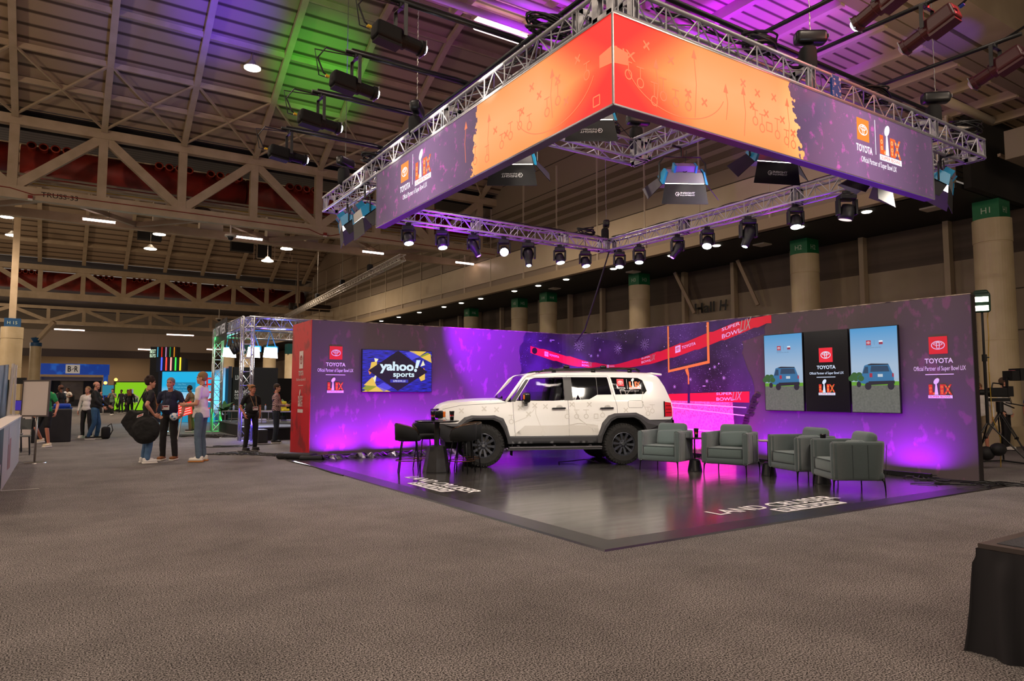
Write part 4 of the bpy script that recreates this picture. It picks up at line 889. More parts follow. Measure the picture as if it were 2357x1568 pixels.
mu.add(vs, fs); mural = mu.build('stadium_print', mm, wall)
def dense(pts, step=.2):
    out = []
    for (a, b), (c, d_) in zip(pts, pts[1:]):
        n = max(1, int(abs(c-a)/step))
        for i in range(n): out.append((lerp(a, c, i/n), lerp(b, d_, i/n)))
    return out+[pts[-1]]
def smooth_curve(pts, n=60):
    out = []; s0, s1 = pts[0][0], pts[-1][0]
    # Catmull-Rom sampled at even s
    for i in range(n+1):
        s = s0+(s1-s0)*i/n; k = 0
        while k < len(pts)-2 and pts[k+1][0] < s: k += 1
        p0 = pts[max(k-1, 0)]; p1 = pts[k]; p2 = pts[k+1]; p3 = pts[min(k+2, len(pts)-1)]
        t = (s-p1[0])/(p2[0]-p1[0]); m1 = (p2[1]-p0[1])/(p2[0]-p0[0])*(p2[0]-p1[0]); m2 = (p3[1]-p1[1])/(p3[0]-p1[0])*(p2[0]-p1[0])
        out.append((s, (2*t**3-3*t*t+1)*p1[1]+(t**3-2*t*t+t)*m1+(-2*t**3+3*t*t)*p2[1]+(t**3-t*t)*m2))
    return out
top = smooth_curve([(6.2, 2.80), (7.33, 2.586), (7.9, 2.435), (8.61, 2.301), (9.1, 2.272), (10.13, 2.42), (10.96, 2.593), (11.88, 2.80), (12.66, 2.98), (13.33, 3.128), (14.0, 3.18)])
bot = smooth_curve([(6.14, 2.605), (6.9, 2.44), (7.58, 2.287), (8.43, 2.165), (9.48, 2.16), (10.43, 2.238), (11.18, 2.365), (11.87, 2.504), (12.89, 2.74), (13.54, 2.90), (13.94, 3.01)])
def zt(s): return next((b for a, b in top if a >= s), 3)
def zb(s): return next((b for a, b in bot if a >= s), 3)
ribb = mat('print_ribbon', '#e0142c', .5)
m = MB(); ss = [6.14+(14.0-6.14)*i/70 for i in range(71)]
WS.strip(m, [(s, zt(s)) for s in ss], [(s, zb(s)) for s in ss], .006); m.build('ribbon_print', ribb, wall)
m = MB(); WS.strip(m, dense([(11.0, 1.46), (13.39, 1.523)]), dense([(11.0, 1.30), (13.38, 1.272)]), .006); WS.strip(m, dense([(7.8, 1.5), (10.9, 1.46)]), dense([(7.8, 1.28), (10.9, 1.3)]), .006); m.build('ribbon_print', ribb, wall)
m = MB(); WS.disc(m, 6.28, 2.67, .09, .09, .008); m.build('camera_shadow', mat('print_black', '#140c12', .5), wall)
field = mat('print_field', '#c98aa0', .55, col2='#a8607e', scale=22, lo=.4, hi=.6)
m = MB(); WS.strip(m, dense([(10.9, 1.30), (13.34, 1.272)]), dense([(10.9, .0), (13.0, .0)]), .0055); m.build('field_print', field, wall)
m = MB()
for a in (((11.0, 1.24), (13.3, 1.16)), ((11.0, 1.14), (13.25, .98)), ((11.0, .62), (13.1, .58))): WS.strip(m, dense([(a[0][0], a[0][1]+.012), (a[1][0], a[1][1]+.012)]), dense([(a[0][0], a[0][1]-.012), (a[1][0], a[1][1]-.012)]), .008)
m.build('field_lines', mat('print_white', '#efe6f2', .5), wall)
gp = MB(); WS.strip(gp, [(11.0, 3.17), (11.05, 3.17)], [(11.0, 2.0), (11.05, 2.0)], .010); WS.strip(gp, [(12.24, 3.17), (12.31, 3.17)], [(12.24, 2.2), (12.31, 2.2)], .010)
WS.strip(gp, dense([(11.0, 2.06), (12.31, 2.26)]), dense([(11.0, 2.0), (12.31, 2.19)]), .011); WS.strip(gp, [(11.6, 2.08), (11.645, 2.09), (11.68, 1.95)], [(11.55, 2.06), (11.6, 1.95), (11.635, 1.9)], .010); WS.strip(gp, [(11.635, 1.95), (11.675, 1.95)], [(11.635, 1.7), (11.675, 1.7)], .010)
gp.build('goalpost_print', mat('print_orange', '#f0a03a', .5), wall)
m = MB(); WS.strip(m, [(11.625, 1.7), (11.695, 1.7)], [(11.61, 1.24), (11.69, 1.24)], .010); m.build('goalpost_pad', mat('print_indigo', '#2b1745', .5), wall)
wh = mat('print_white', '#efe6f2', .5); wmb = MB(); gr = MB(); rd = MB()
def sbl(s0, s1, zc, h, sl=0):
    P = Panel(lambda u, v, d=0: wp(u, v+zc+sl*(u-s0), d)); w = s1-s0
    P.text(wmb, 'SUPER', s0, s0+w*.62, .04*h/.2, h*.5, .010, .02); P.text(wmb, 'BOWL', s0, s0+w*.66, -h*.5, -.02*h/.2, .010, .02); P.text(gr, 'LIX', s0+w*.62, s0+w, -h*.45, h*.55, .012, 0, .35)
def toy(s0, s1, zc, h, sl=0):
    P = Panel(lambda u, v, d=0: wp(u, v+zc+sl*(u-s0), d)); P.oval_mark(wmb, rd, s0+h*.5, 0, h, .010); P.text(wmb, 'TOYOTA', s0+h*1.25, s1, -h*.22, h*.22, .010, .05)
toy(6.62, 7.13, 2.60, .13, -.16); sbl(7.83, 8.15, 2.33, .13, -.1); toy(8.75, 9.05, 2.23, .08, -.02); sbl(10.08, 10.58, 2.335, .15, .15); toy(11.25, 11.9, 2.56, .17, .2); sbl(12.68, 13.5, 2.87, .25, .22); sbl(12.48, 13.2, 1.4, .19, .02)
wmb.build('ribbon_lettering', wh, wall); gr.build('ribbon_numerals', mat('print_sage', '#a8b89c', .5), wall); rd.build('ribbon_emblem', ribb, wall)
st = MB(); rnd = random.Random(4)
for i in range(70):
    s = rnd.uniform(6.3, 13.3); z = rnd.choice([rnd.uniform(1.55, 2.2), rnd.uniform(2.5, 3.1), rnd.uniform(1.6, 3.1)])
    if zb(s)-.03 < z < zt(s)+.03: continue
    r = rnd.choice([.012, .012, .02, .05])
    if r > .04:
        for k in range(4): a = k*pi/4; WS.line(st, [(s-r*cos(a), z-r*sin(a)), (s+r*cos(a), z+r*sin(a))], .006, .009)
        WS.disc(st, s, z, .016, .016, .0095, 8)
    elif i % 5 == 0: WS.rect(st, s, s+.09, z, z+.02, .009)
    else: WS.disc(st, s, z, r, r, .009, 8)
for s, z in ((7.75, 2.85), (10.2, 2.75), (9.2, 2.7)):
    for k in range(12): a = k*pi/6; WS.line(st, [(s+.03*cos(a), z+.03*sin(a)), (s+.16*cos(a), z+.16*sin(a))], .005, .009)
st.build('printed_lights', mat('print_lights', '#cfc8ee', .5), wall)
rag = MB()   # ragged dark brush strokes at the right edge of the mural
for i in range(16):
    z = .5+i*.06; s = 13.05+.03*i+rnd.uniform(-.05, .05); WS.poly(rag, [(s, z), (s+.12, z-.02), (s+.18, z+.05), (s+.05, z+.09)], .010)
rag.build('brush_strokes', mat('print_dark', '#241626', .5), wall)
# --- printed logo groups on both ends
def logo_group(name, F, sc, prm=True):
    P = Panel(F); sq, wt, rdm, gd = MB(), MB(), MB(), MB()
    P.oval_mark(sq, wt, 0, 2.43, .31, .006); P.text(wt, 'TOYOTA', -.235, .235, 2.11, 2.2, .006, .06); P.text(wt, 'Official Partner of Super Bowl LIX', -.43, .43, 1.955, 2.06, .006, .01)
    P.rect(wt, -.235, .235, 1.905, 1.92, .006); P.game_mark(rdm, wt, gd, 0, 1.49, .36, .006, 1.1)
    sq.build('logo_square', mat('print_toy_red', '#e8202c', .5), wall); wt.build('logo_white', mat('print_white', '#efe6f2', .5), wall); rdm.build('numerals', mat('print_num_red', '#d8361c', .5), wall); gd.build('scrolls', mat('print_gold', '#f0b23c', .5), wall)
logo_group('l', lambda u, v, d=0: wp(.58+u, v, d), 1); logo_group('r', lambda u, v, d=0: wp(17.35+u, v-.1, d), 1)
# red end panel logos (white on red)
P = Panel(lambda u, v, d=0: V((4.837-d, 16.72-u, v))); wt, rm = MB(), MB()
P.oval_mark(wt, rm, 0, 2.28, .42, .004, .75); P.text(wt, 'TOYOTA', -.2, .2, 1.9, 2.02, .004, .05); P.text(wt, 'Official Partner of Super Bowl LIX', -.38, .38, 1.76, 1.84, .004, .01); P.rect(wt, -.2, .2, 1.66, 1.675, .004)
P.game_mark(wt, wt, rm, 0, 1.08, .5, .004, .8, base=False); P.rect(wt, -.22, .22, 1.02, 1.1, .004); wt.build('end_logo', mat('print_pale', '#d8c8c4', .5), wall); rm.build('end_logo_red', redm, wall)
# ---- screens
def screen(s0, s1, z0, z1, label, paint, landscape=False, off=.1):
    sc_ = (s0+s1)/2; c = wp(sc_, z0, off); t = thing('wall_screen', label, 'television', c)
    P = Panel(lambda u, v, d=0: wp(s0+u, z0+v, off+d)); w, h = s1-s0, z1-z0
    m = MB(); pts = [(-.012, -.012), (w+.012, -.012), (w+.012, h+.012), (-.012, h+.012)]; m.prism(pts, P.fn, .0, -.05); m.build('screen_housing', mat('tv_black', '#0b0b0d', .3), t)
    m = MB(); m.prism([(w*.3, h*.3), (w*.7, h*.3), (w*.7, h*.7), (w*.3, h*.7)], P.fn, -.05, -.1); m.build('wall_mount', BLK, t)
    paint(P, w, h, t); return t
def glowp(name, col, es=1.0): return glow('scr_'+name, col, es)
def paint_suv(P, w, h, t):
    m = MB(); n = 12
    mk, nt_, bb = (MATS['scr_sky'], None, None) if 'scr_sky' in MATS else node_mat('scr_sky')
    if nt_:
        tc = nt_.nodes.new('ShaderNodeTexCoord'); sp = nt_.nodes.new('ShaderNodeSeparateXYZ'); nt_.links.new(tc.outputs['Object'], sp.inputs[0])
        r = nt_.nodes.new('ShaderNodeValToRGB'); nt_.links.new(sp.outputs[2], r.inputs[0]); e = r.color_ramp.elements; e[0].position = .55; e[0].color = (*lin('#a9c3dd'), 1); e[1].position = 1; e[1].color = (*lin('#4f9fd8'), 1)
        mp = nt_.nodes.new('ShaderNodeMapRange'); mp.inputs[1].default_value = 0; mp.inputs[2].default_value = 1.6; nt_.links.new(sp.outputs[2], mp.inputs[0]); nt_.links.new(mp.outputs[0], r.inputs[0])
        nt_.links.new(r.outputs[0], bb.inputs['Emission Color']); bb.inputs['Emission Strength'].default_value = .85; bb.inputs['Base Color'].default_value = (0, 0, 0, 1)
    P.rect(m, 0, w, h*.33, h, .002); m.build('picture_sky', mk, t)
    m = MB(); P.rect(m, 0, w, 0, h*.335, .0022); m.build('picture_road', mat('scr_road', '#66695f', .3, emit='#6d726a', es=.75, col2='#7b7c72', scale=25, detail=5, lo=.3, hi=.7), t)
    m = MB(); P.rect(m, 0, w, h*.315, h*.36, .0025); m.build('picture_grass', glowp('grass', '#5d9a1c'), t)
    m = MB()
    for k in range(7): P.disc(m, w*(.0+.035*k), h*(.40+.02*(k % 3)), w*.07, h*.035, .003+.0002*k, 10)
    m.build('picture_tree', glowp('tree', '#2c5f22', .9), t)
    m = MB(); P.rect(m, w*.78, w, h*.36, h*.4, .0026); m.build('picture_fence', glowp('fence', '#9fb2c4'), t)
    x0, x1 = w*.24, w*.9; zb_, ztp = h*.285, h*.565
    X = lambda a: x0+(x1-x0)*a; Z = lambda a: zb_+(ztp-zb_)*a
    m = MB(); P.poly(m, [(X(-.15), Z(.25)), (X(-.15), Z(.5)), (X(0), Z(.62)), (X(.08), Z(.95)), (X(.2), Z(1)), (X(.85), Z(.98)), (X(.95), Z(.65)), (X(1), Z(.55)), (X(1.0), Z(.22)), (X(.2), Z(.15)), (X(0), Z(.2))], .004); m.build('picture_vehicle', glowp('suv', '#2a6c98'), t)
    m = MB(); P.poly(m, [(X(.27), Z(.68)), (X(.3), Z(.93)), (X(.82), Z(.92)), (X(.87), Z(.68))], .0045); P.poly(m, [(X(.02), Z(.62)), (X(.1), Z(.9)), (X(.2), Z(.9)), (X(.2), Z(.62))], .0045); m.build('picture_glass', glowp('glass', '#1d3f58'), t)
    m = MB(); P.poly(m, [(X(.2), Z(.12)), (X(1.02), Z(.17)), (X(1.02), Z(.3)), (X(.2), Z(.28))], .0047)
    for a in (.18, .9): P.disc(m, X(a), Z(.08), w*.07, h*.045, .0043, 14)
    P.disc(m, X(-.12), Z(.16), w*.05, h*.035, .0043, 14); P.poly(m, [(X(.2), Z(1)), (X(.3), Z(1.03)), (X(.84), Z(1.0)), (X(.84), Z(.96)), (X(.2), Z(.96))], .0047); m.build('picture_tyres', glowp('dark', '#161a1e'), t)
    m = MB(); P.rect(m, X(.24), X(.33), Z(.45), Z(.62), .005); P.rect(m, X(.95), X(1.0), Z(.45), Z(.6), .005); m.build('picture_lamps', glowp('lamp', '#a02436'), t)
    m = MB(); P.rect(m, X(.5), X(.66), Z(.46), Z(.58), .005); m.build('picture_plate', glowp('plate', '#b8c4cc'), t)
    m = MB(); m2 = MB(); P.oval_mark(m, m2, w*.40, h*.82, w*.1, .004); P.rect(m, w*.62, w*.70, h*.795, h*.84, .004); m.build('picture_badges', glowp('badge', '#b02a3c'), t); P.rect(m2, w*.62, w*.70, h*.822, h*.84, .0045); m2.build('picture_marks', glowp('mark', '#dfe8f4'), t)
    m = MB(); P.text(m, 'TOYOTA', w*.34, w*.46, h*.775, h*.787, .004, .03); P.text(m, 'NFL', w*.625, w*.695, h*.798, h*.818, .0052, .03); P.text(m, 'Official partner of the NFL', w*.34, w*.66, h*.755, h*.764, .004); P.rect(m, w*.52, w*.523, h*.79, h*.85, .004); m.build('picture_text', glowp('ink', '#2b3550'), t)
def paint_logo(P, w, h, t):
    m = MB(); P.rect(m, 0, w, 0, h, .002); m.build('picture_black', mat('scr_black', '#050506', .25), t)
    sq, wt, rdm, gd = MB(), MB(), MB(), MB()
    P.oval_mark(sq, wt, w/2, h*.70, .29, .004); P.text(wt, 'TOYOTA', w*.28, w*.72, h*.525, h*.57, .004, .06); P.text(wt, 'Official Partner of Super Bowl LIX', w*.1, w*.9, h*.45, h*.49, .004, .01); P.rect(wt, w*.27, w*.71, h*.42, h*.428, .004); P.game_mark(rdm, wt, gd, w*.5, h*.2, .32, .004, 1.1)
    sq.build('logo_square', glowp('sq', '#e01c2c', 1.1), t); wt.build('logo_white', glowp('wt', '#d8e6ff', 1.0), t); rdm.build('numerals', glowp('num', '#e0341a'), t); gd.build('scrolls', glowp('gold', '#f0b838'), t)
def paint_sports(P, w, h, t):
    m = MB(); P.rect(m, 0, w, 0, h, .002); m.build('picture_ground', mat('scr_ind', '#08080c', .3, emit='#1c1f9c', es=1.2, col2='#2a2ad0', scale=5, stretch=(1, 1, 14)), t)
    for nm, col, polys in (('gold', '#e8c04a', [[(.66, 1), (.92, 1), (.82, .88)], [(.0, .0), (.4, .0), (.2, .13)], [(.84, .85), (1, .72), (.98, .95)], [(.02, .15), (.2, .13), (.14, .35)], [(.1, .5), (.2, .62), (.2, .72), (.12, .7)], [(.9, .5), (.8, .38), (.84, .26), (.9, .3)]]),
                           ('olive', '#8f9a1a', [[(.82, .87), (.94, .98), (1, .9), (.92, .78)], [(.0, .08), (.1, .2), (.2, .12), (.08, .0)]]), ('blue', '#4a48d8', [[(.6, .95), (.72, 1), (.82, .86), (.7, .78)], [(.2, .13), (.3, .22), (.42, .1), (.3, .0)]]),
                           ('orange', '#e88a2a', [[(.1, .4), (.16, .52), (.12, .6), (.08, .5)], [(.88, .6), (.92, .48), (.86, .42)]]), ('cream', '#f0ecc8', [[(.13, .3), (.2, .42), (.18, .22)], [(.83, .62), (.87, .78), (.9, .66)], [(.18, .66), (.22, .78), (.16, .8)]])):
        m = MB()
        for k, pl in enumerate(polys): P.poly(m, [(a*w, b_*h) for a, b_ in pl], .003+.0003*k)
        m.build('picture_'+nm, glowp('sp'+nm, col, 1.0), t)
    m = MB(); P.poly(m, [(w*.08, h*.5), (w*.5, h*1.0), (w*.94, h*.49), (w*.5, h*.02)], .0055); m.build('picture_diamond', glowp('spdiamond', '#04060c'), t)
    m = MB(); P.text(m, 'yahoo', w*.24, w*.73, h*.44, h*.73, .007, .09); P.poly(m, [(w*.75, h*.58), (w*.79, h*.58), (w*.83, h*.78), (w*.77, h*.78)], .007); P.disc(m, w*.757, h*.525, w*.022, w*.022, .007); P.text(m, 'sports', w*.43, w*.74, h*.32, h*.47, .0075, .06); m.build('picture_title', glowp('sptitle', '#cfe6f0', 1.1), t)
    m = MB(); P.rect(m, w*.39, w*.65, h*.22, h*.295, .007); m.build('picture_bar', glowp('spbar', '#2a33a8'), t); m = MB(); P.text(m, 'SUPER BOWL LIX', w*.43, w*.61, h*.235, h*.28, .0085, .02); m.build('picture_caption', glowp('spcap', '#e8ecff'), t)
screen(1.2, 3.03, 1.52, 2.53, 'wide wall television showing a yellow and indigo sports title card', paint_sports)
screen(13.87, 14.77, 1.12, 2.73, 'left portrait screen showing a blue off-road car from behind', paint_suv)
screen(14.83, 15.74, 1.12, 2.73, 'middle portrait screen, black with red emblem and trophy logo', paint_logo)
screen(15.80, 16.70, 1.12, 2.73, 'right portrait screen showing a blue off-road car from behind, largest in view', paint_suv)
# ---- LED wash bars at the foot of the wall and their light
def wash(s, w_, p, col, d=.36, up=2.1, h=.09, spread=150):
    a = wp(s, h, d); b_ = wp(s, up, 0); l = light('AREA', a, b_, p, col, w_, spread, size_y=.06, name='wash_light')
    dirv = (wp(s+.1, 0, 0)-wp(s-.1, 0, 0)).normalized(); f = (b_-a).normalized(); zc = -f; yc = zc.cross(dirv).normalized(); l.rotation_euler = Matrix((dirv, yc, zc)).transposed().to_euler()
MAG = '#a400ff'
for i, (s, w_, p, col, sh) in enumerate([(.7, .9, 120, '#a010ff', 'leftmost, under the wide television'), (2.1, 1.0, 210, MAG, 'second from the left'), (3.6, 1.0, 150, '#a000ff', 'behind the bar table'), (5.2, 1.0, 60, '#a400ff', 'behind the car bonnet'), (8.8, 1.0, 30, '#a010ff', 'behind the car'), (11.4, 1.0, 130, '#ff10e8', 'behind the first armchair'), (12.6, .9, 130, '#f010f0', 'behind the gap of the first armchairs'), (14.1, 1.0, 130, '#9800ff', 'behind the second armchair'), (15.5, 1.0, 130, '#9800ff', 'behind the third armchair'), (16.9, .8, 150, '#a400ff', 'rightmost, behind the last armchair')]):
    wash(s, w_, p*(1.15 if s < 6 else .6), col)
    c = wp(s, .06, .42); t = thing('wash_light_bar', 'low black light bar at the wall foot, '+sh, 'light bar', wp(s, .012, .42), 0, 'wash light bars along the wall')
    dv = (wp(s+.1, 0, 0)-wp(s-.1, 0, 0)).normalized(); R = Matrix((dv, V((-dv.y, dv.x, 0)), V((0, 0, 1)))).transposed()
    m = MB(); m.cbox(c, (w_+.05, .09, .07), R); m.build('bar_body', BLK, t)
    m = MB(); 
    for k in (-.4, .4): m.cbox(c+dv*(w_*k)+V((0, 0, -.028)), (.03, .14, .04), R)
    m.build('foot_bracket', BLKR, t)
# soft round purple spot from above
light('SPOT', (6.5, 13.9, 4.9), wp(5.25, 2.3, 0), 16000, '#9000ff', .03, 36, .7)
light('SPOT', (11.9, 11.5, 4.9), wp(12.2, 2.2, 0), 90, '#7a10ff', .03, 60, .7)
light('SPOT', (11.9, 12.8, 4.9), wp(10.6, 2.4, 0), 50, '#8a20ff', .03, 60, .8)
light('SPOT', (6.2, 11, 4.9), wp(2.8, 1.2, 0), 90, '#b010ff', .05, 50, .9)
# ---- glossy floor
fm, nt, b = node_mat('vinyl_floor'); N = nt.nodes.new; L = nt.links.new
tc = N('ShaderNodeTexCoord'); mp_ = N('ShaderNodeMapping'); mp_.inputs['Scale'].default_value = (.5, 3, 1); L(tc.outputs['Object'], mp_.inputs[0])
n1 = N('ShaderNodeTexNoise'); n1.inputs['Scale'].default_value = 2.2; n1.inputs['Detail'].default_value = 7; L(mp_.outputs[0], n1.inputs['Vector'])
r = N('ShaderNodeValToRGB'); e = r.color_ramp.elements; e[0].position = .3; e[0].color = (*lin('#2f2d2c'), 1); e[1].position = .75; e[1].color = (*lin('#474441'), 1); L(n1.outputs['Fac'], r.inputs[0]); L(r.outputs[0], b.inputs['Base Color'])
mr = N('ShaderNodeMapRange'); mr.inputs[3].default_value = .1; mr.inputs[4].default_value = .24; L(n1.outputs['Fac'], mr.inputs[0]); L(mr.outputs[0], b.inputs['Roughness']); b.inputs['Specular IOR Level'].default_value = .6
fl = thing('stand_floor', 'glossy dark grey vinyl floor of the stand lettered LAND CRUISER STUDIO', 'floor covering', (4.4, 5.15, 0))
m = MB(); m.box(4.4, 12.95, 5.15, 15.9, .001, .012); m.build('vinyl_sheet', fm, fl)
m = MB(); m.add([(4.36, 5.11, .013), (12.95, 5.11, .013), (12.95, 5.42, .013), (4.67, 5.42, .013), (4.67, 15.5, .013), (4.36, 15.9, .013)], [(0, 1, 2, 3), (0, 3, 4, 5)]); m.add([(4.33, 5.08, .0), (13.0, 5.08, 0), (13.0, 5.11, .013), (4.36, 5.11, .013), (4.36, 15.9, .013), (4.33, 15.9, 0)], [(0, 1, 2, 3), (0, 3, 4, 5)])
m.build('border_strip', mat('border_black', '#232122', .3, col2='#2f2c2d', scale=3), fl)
def floor_logo(o, ux, vy, w, lab):
    P = Panel(flat(V(o), ux, vy)); m = MB(); k = w
    P.text(m, 'LAND CRUISER', 0, k, .0, .27, .001, .04)
    v0, v1 = -.30, -.05; u0, u1 = k*.33, k*.87
    m.build('floor_lettering', mat('vinyl_white', '#e8e4e2', .35), fl)
    m = MB(); P.poly(m, [(u0+.03, v0), (u1-.03, v0), (u1, v0+.03), (u1, v1-.03), (u1-.03, v1), (u0+.03, v1), (u0, v1-.03), (u0, v0+.03)], .0012); m.build('lettering_plate', MATS['vinyl_white'], fl)
    m = MB(); P.text(m, 'STUDIO', u0+.06, u1-.06, v0+.045, v1-.045, .003, .04); m.build('floor_lettering', mat('vinyl_ink', '#2a2828', .4), fl)
floor_logo((6.75, 5.77, .014), (1, 0, 0), (0, 1, 0), 2.5, 'front'); floor_logo((5.12, 11.35, .014), (0, -1, 0), (1, 0, 0), 2.3, 'left')
# foil and cable clutter at the foot of the walls
m = MB(); rnd = random.Random(9)
pts = []; n = 60
for i in range(n+1):
    s = .1+4.9*i/n; pts.append([wp(s, .012, .42+.1*rnd.random()), wp(s, .06+.07*rnd.random(), .5+.06*rnd.random()), wp(s, .1*rnd.random()+.03, .62+.06*rnd.random()), wp(s, .012, .72+.08*rnd.random())])
vs = [p for q in pts for p in q]; fs = [(4*i+j, 4*i+4+j, 4*i+5+j, 4*i+j+1) for i in range(n) for j in range(3)]; m.add(vs, fs)
o = m.build('crumpled_foil', mat('foil', '#8f8a98', .25, .9, col2='#15131a', scale=9, bump=.4)); o['kind'] = 'stuff'; tag(o, 'crumpled dark foil and cable cover along the foot of the purple wall', 'foil', None, 'stuff')
def floor_cables(c, spread, n, label, seed, ang=0, thick=.012, elong=2.5):
    rnd = random.Random(seed); m = MB()
    for i in range(n):
        x, y = rnd.gauss(0, spread*.35), rnd.gauss(0, spread*.15); a = rnd.random()*6.28; P_ = []
        for k in range(22):
            a += rnd.gauss(0, .45); x += cos(a)*.07; y += sin(a)*.05; x *= .985; y *= .96
            X = x*cos(ang)*elong/2-y*sin(ang); Y = x*sin(ang)*elong/2+y*cos(ang); P_.append((c[0]+X, c[1]+Y, c[2]+thick+.035*abs(sin(k*.8+i))*(1-min(1, abs(x)/spread))))
        m.tube(P_, thick, 5)
    tag(m.build('floor_cables', CABLE), label, 'cable', None, 'stuff')
floor_cables((3.95, 17.9, 0), .42, 14, 'tangle of black cables on the carpet at the foot of the red panel', 1, radians(-50))
floor_cables((12.6, 5.2, .0), .4, 9, 'black cables on the carpet at the right end of the backdrop wall', 2, radians(-40), .01)
floor_cables((12.35, 6.3, .013), .3, 7, 'black cables behind the last armchair beside its wash light', 3, radians(-70), .01)
m = MB(); m.rbox((4.55, 15.9, .07), (.9, .35, .14), .06, Matrix.Rotation(radians(-50), 3, 'Z')); m.rbox((4.75, 15.5, .05), (.5, .3, .1), .045, Matrix.Rotation(radians(-20), 3, 'Z'))
tag(m.build('black_cloth', mat('cloth_black', '#0b0b0f', .7, bump=.8, scale=9), smooth=True), 'heap of black cloth on the floor at the corner of the red panel', 'cloth')
tag(MB().tube([(4.3, 16.2, .01), (4.25, 15.2, .01), (4.34, 14, .012), (4.3, 12.8, .01), (4.32, 12.2, .01)], .012, 5).build('floor_cable', CABLE), 'single black cable running along the left edge of the vinyl floor', 'cable')
# ---- armchairs
FAB = mat('grey_wool', '#3d494a', .95, col2='#475354', scale=260, bump=.25, sheen=.3); FABC = mat('grey_wool_cushion', '#4a5857', .95, col2='#546261', scale=260, bump=.25, sheen=.3)
SEAMM = mat('seam_dark', '#2c3436', .9); LEGM = mat('leg_dark', '#121214', .3, .6)
def armchair(loc, rz, label):
    t = thing('armchair', label, 'armchair', loc, rz, 'four grey armchairs facing the stand'); Wd, Dp, th = .86, .82, .1; hw, hd = Wd/2, Dp/2; z0, z1 = .2, .765; B = dict(w=False)
    # plan path of the arms and back (centre line), front is +x
    r = .2; path = [(hd-.03, hw-th/2), (0, hw-th/2)]; cx = -hd+th/2+r
    for i in range(9): a = pi/2+pi/2*i/8; path.append((cx+r*cos(a), (hw-th/2-r)+r*sin(a)))
    path += [(-hd+th/2, 0)]
    path = path+[(x, -y) for x, y in path[-2::-1]]
    n = len(path); prof = []; m1 = 16
    zc, hh = (z0+z1)/2, (z1-z0)/2
    for k in range(m1):
        a = 2*pi*k/m1; ca, sa = cos(a), sin(a); e = .35
        prof.append((th/2*math.copysign(abs(ca)**e, ca), zc+hh*math.copysign(abs(sa)**.22, sa)))
    vs = []; fs = []
    for i, (x, y) in enumerate(path):
        px_, py_ = path[max(i-1, 0)]; qx, qy = path[min(i+1, n-1)]; tx, ty = qx-px_, qy-py_; l = sqrt(tx*tx+ty*ty); nx, ny = -ty/l, tx/l
        for (o_, z) in prof:
            f = 1.0; lean = -.05*(z-z0)/(z1-z0)*(1 if abs(nx) > .5 else .3)
            vs.append((x+nx*o_+(lean if x < -.1 else 0), y+ny*o_, z))
    for i in range(n-1):
        for k in range(m1): fs.append((i*m1+k, i*m1+(k+1) % m1, (i+1)*m1+(k+1) % m1, (i+1)*m1+k))
    fs.append(tuple(range(m1))); fs.append(tuple((n-1)*m1+k for k in range(m1))[::-1])
    mb = MB().add(vs, fs); mb.rbox((hd-.07, hw-th/2, zc), (.12, th, z1-z0), .045); mb.rbox((hd-.07, -hw+th/2, zc), (.12, th, z1-z0), .045)
    mb.rbox((.0, 0, .255), (Dp-.06, Wd-.08, .13), .05); mb.build('upholstered_shell', FAB, t, smooth=True, **B)
    m = MB(); m.rbox((.045, 0, .39), (Dp-.16, Wd-2*th-.01, .2), .055); o = m.build('seat_cushion', FABC, t, smooth=True, **B)
    m = MB(); q = [(hd-.038, -.33, .475), (hd-.038, .33, .475)]; m.tube(q, .006, 5); m.tube([(hd-.038, -.33, .31), (hd-.038, .33, .31)], .006, 5); m.build('piping', SEAMM, t, **B)
    Rb = Matrix.Rotation(radians(-14), 3, 'Y'); m = MB(); m.rbox((-.24, 0, .69), (.17, .6, .42), .08, Rb); m.build('back_cushion', FABC, t, smooth=True, **B)
    Rb = Matrix.Rotation(radians(-20), 3, 'Y') @ Matrix.Rotation(radians(4), 3, 'X'); m = MB(); m.rbox((-.09, .02, .62), (.13, .52, .3), .06, Rb); m.build('lumbar_pillow', FABC, t, smooth=True, **B)
    for k in range(4): 
        m = MB(); y = -.3+.2*k; m.tube([(-hd-.012, y, z0+.03), (-hd-.045, y, z1-.05)], .004, 4); m.build('back_seam', SEAMM, t, **B)
    for sy in (-1, 1):
        for k in range(2): m = MB(); x = -.12+.22*k; m.tube([(x, sy*(hw+.001), z0+.03), (x, sy*(hw+.001), z1-.05)], .004, 4); m.build('side_seam', SEAMM, t, **B)
    for sx in (-1, 1):
        for sy in (-1, 1):
            m = MB(); x, y = sx*(hd-.06), sy*(hw-.06); m.tube([(x, y, .225), (x+sx*.015, y+sy*.015, .17), (x+sx*.022, y+sy*.022, .08), (x+sx*.024, y+sy*.024, .012)], [.03, .014, .01, .009], 8); m.build('leg', LEGM, t, smooth=True, **B)
    return t
armchair((9.93, 9.77, 0), radians(-161.4), 'grey armchair nearest the car, leftmost of the four')
armchair((10.52, 8.71, 0), radians(-160), 'grey armchair between two side tables, second from the car')
armchair((10.66, 7.33, 0), radians(159), 'grey armchair partly hidden behind the closest one')
armchair((10.14, 6.21, 0), radians(144.3), 'grey armchair closest to the camera, turned to show its outer side')
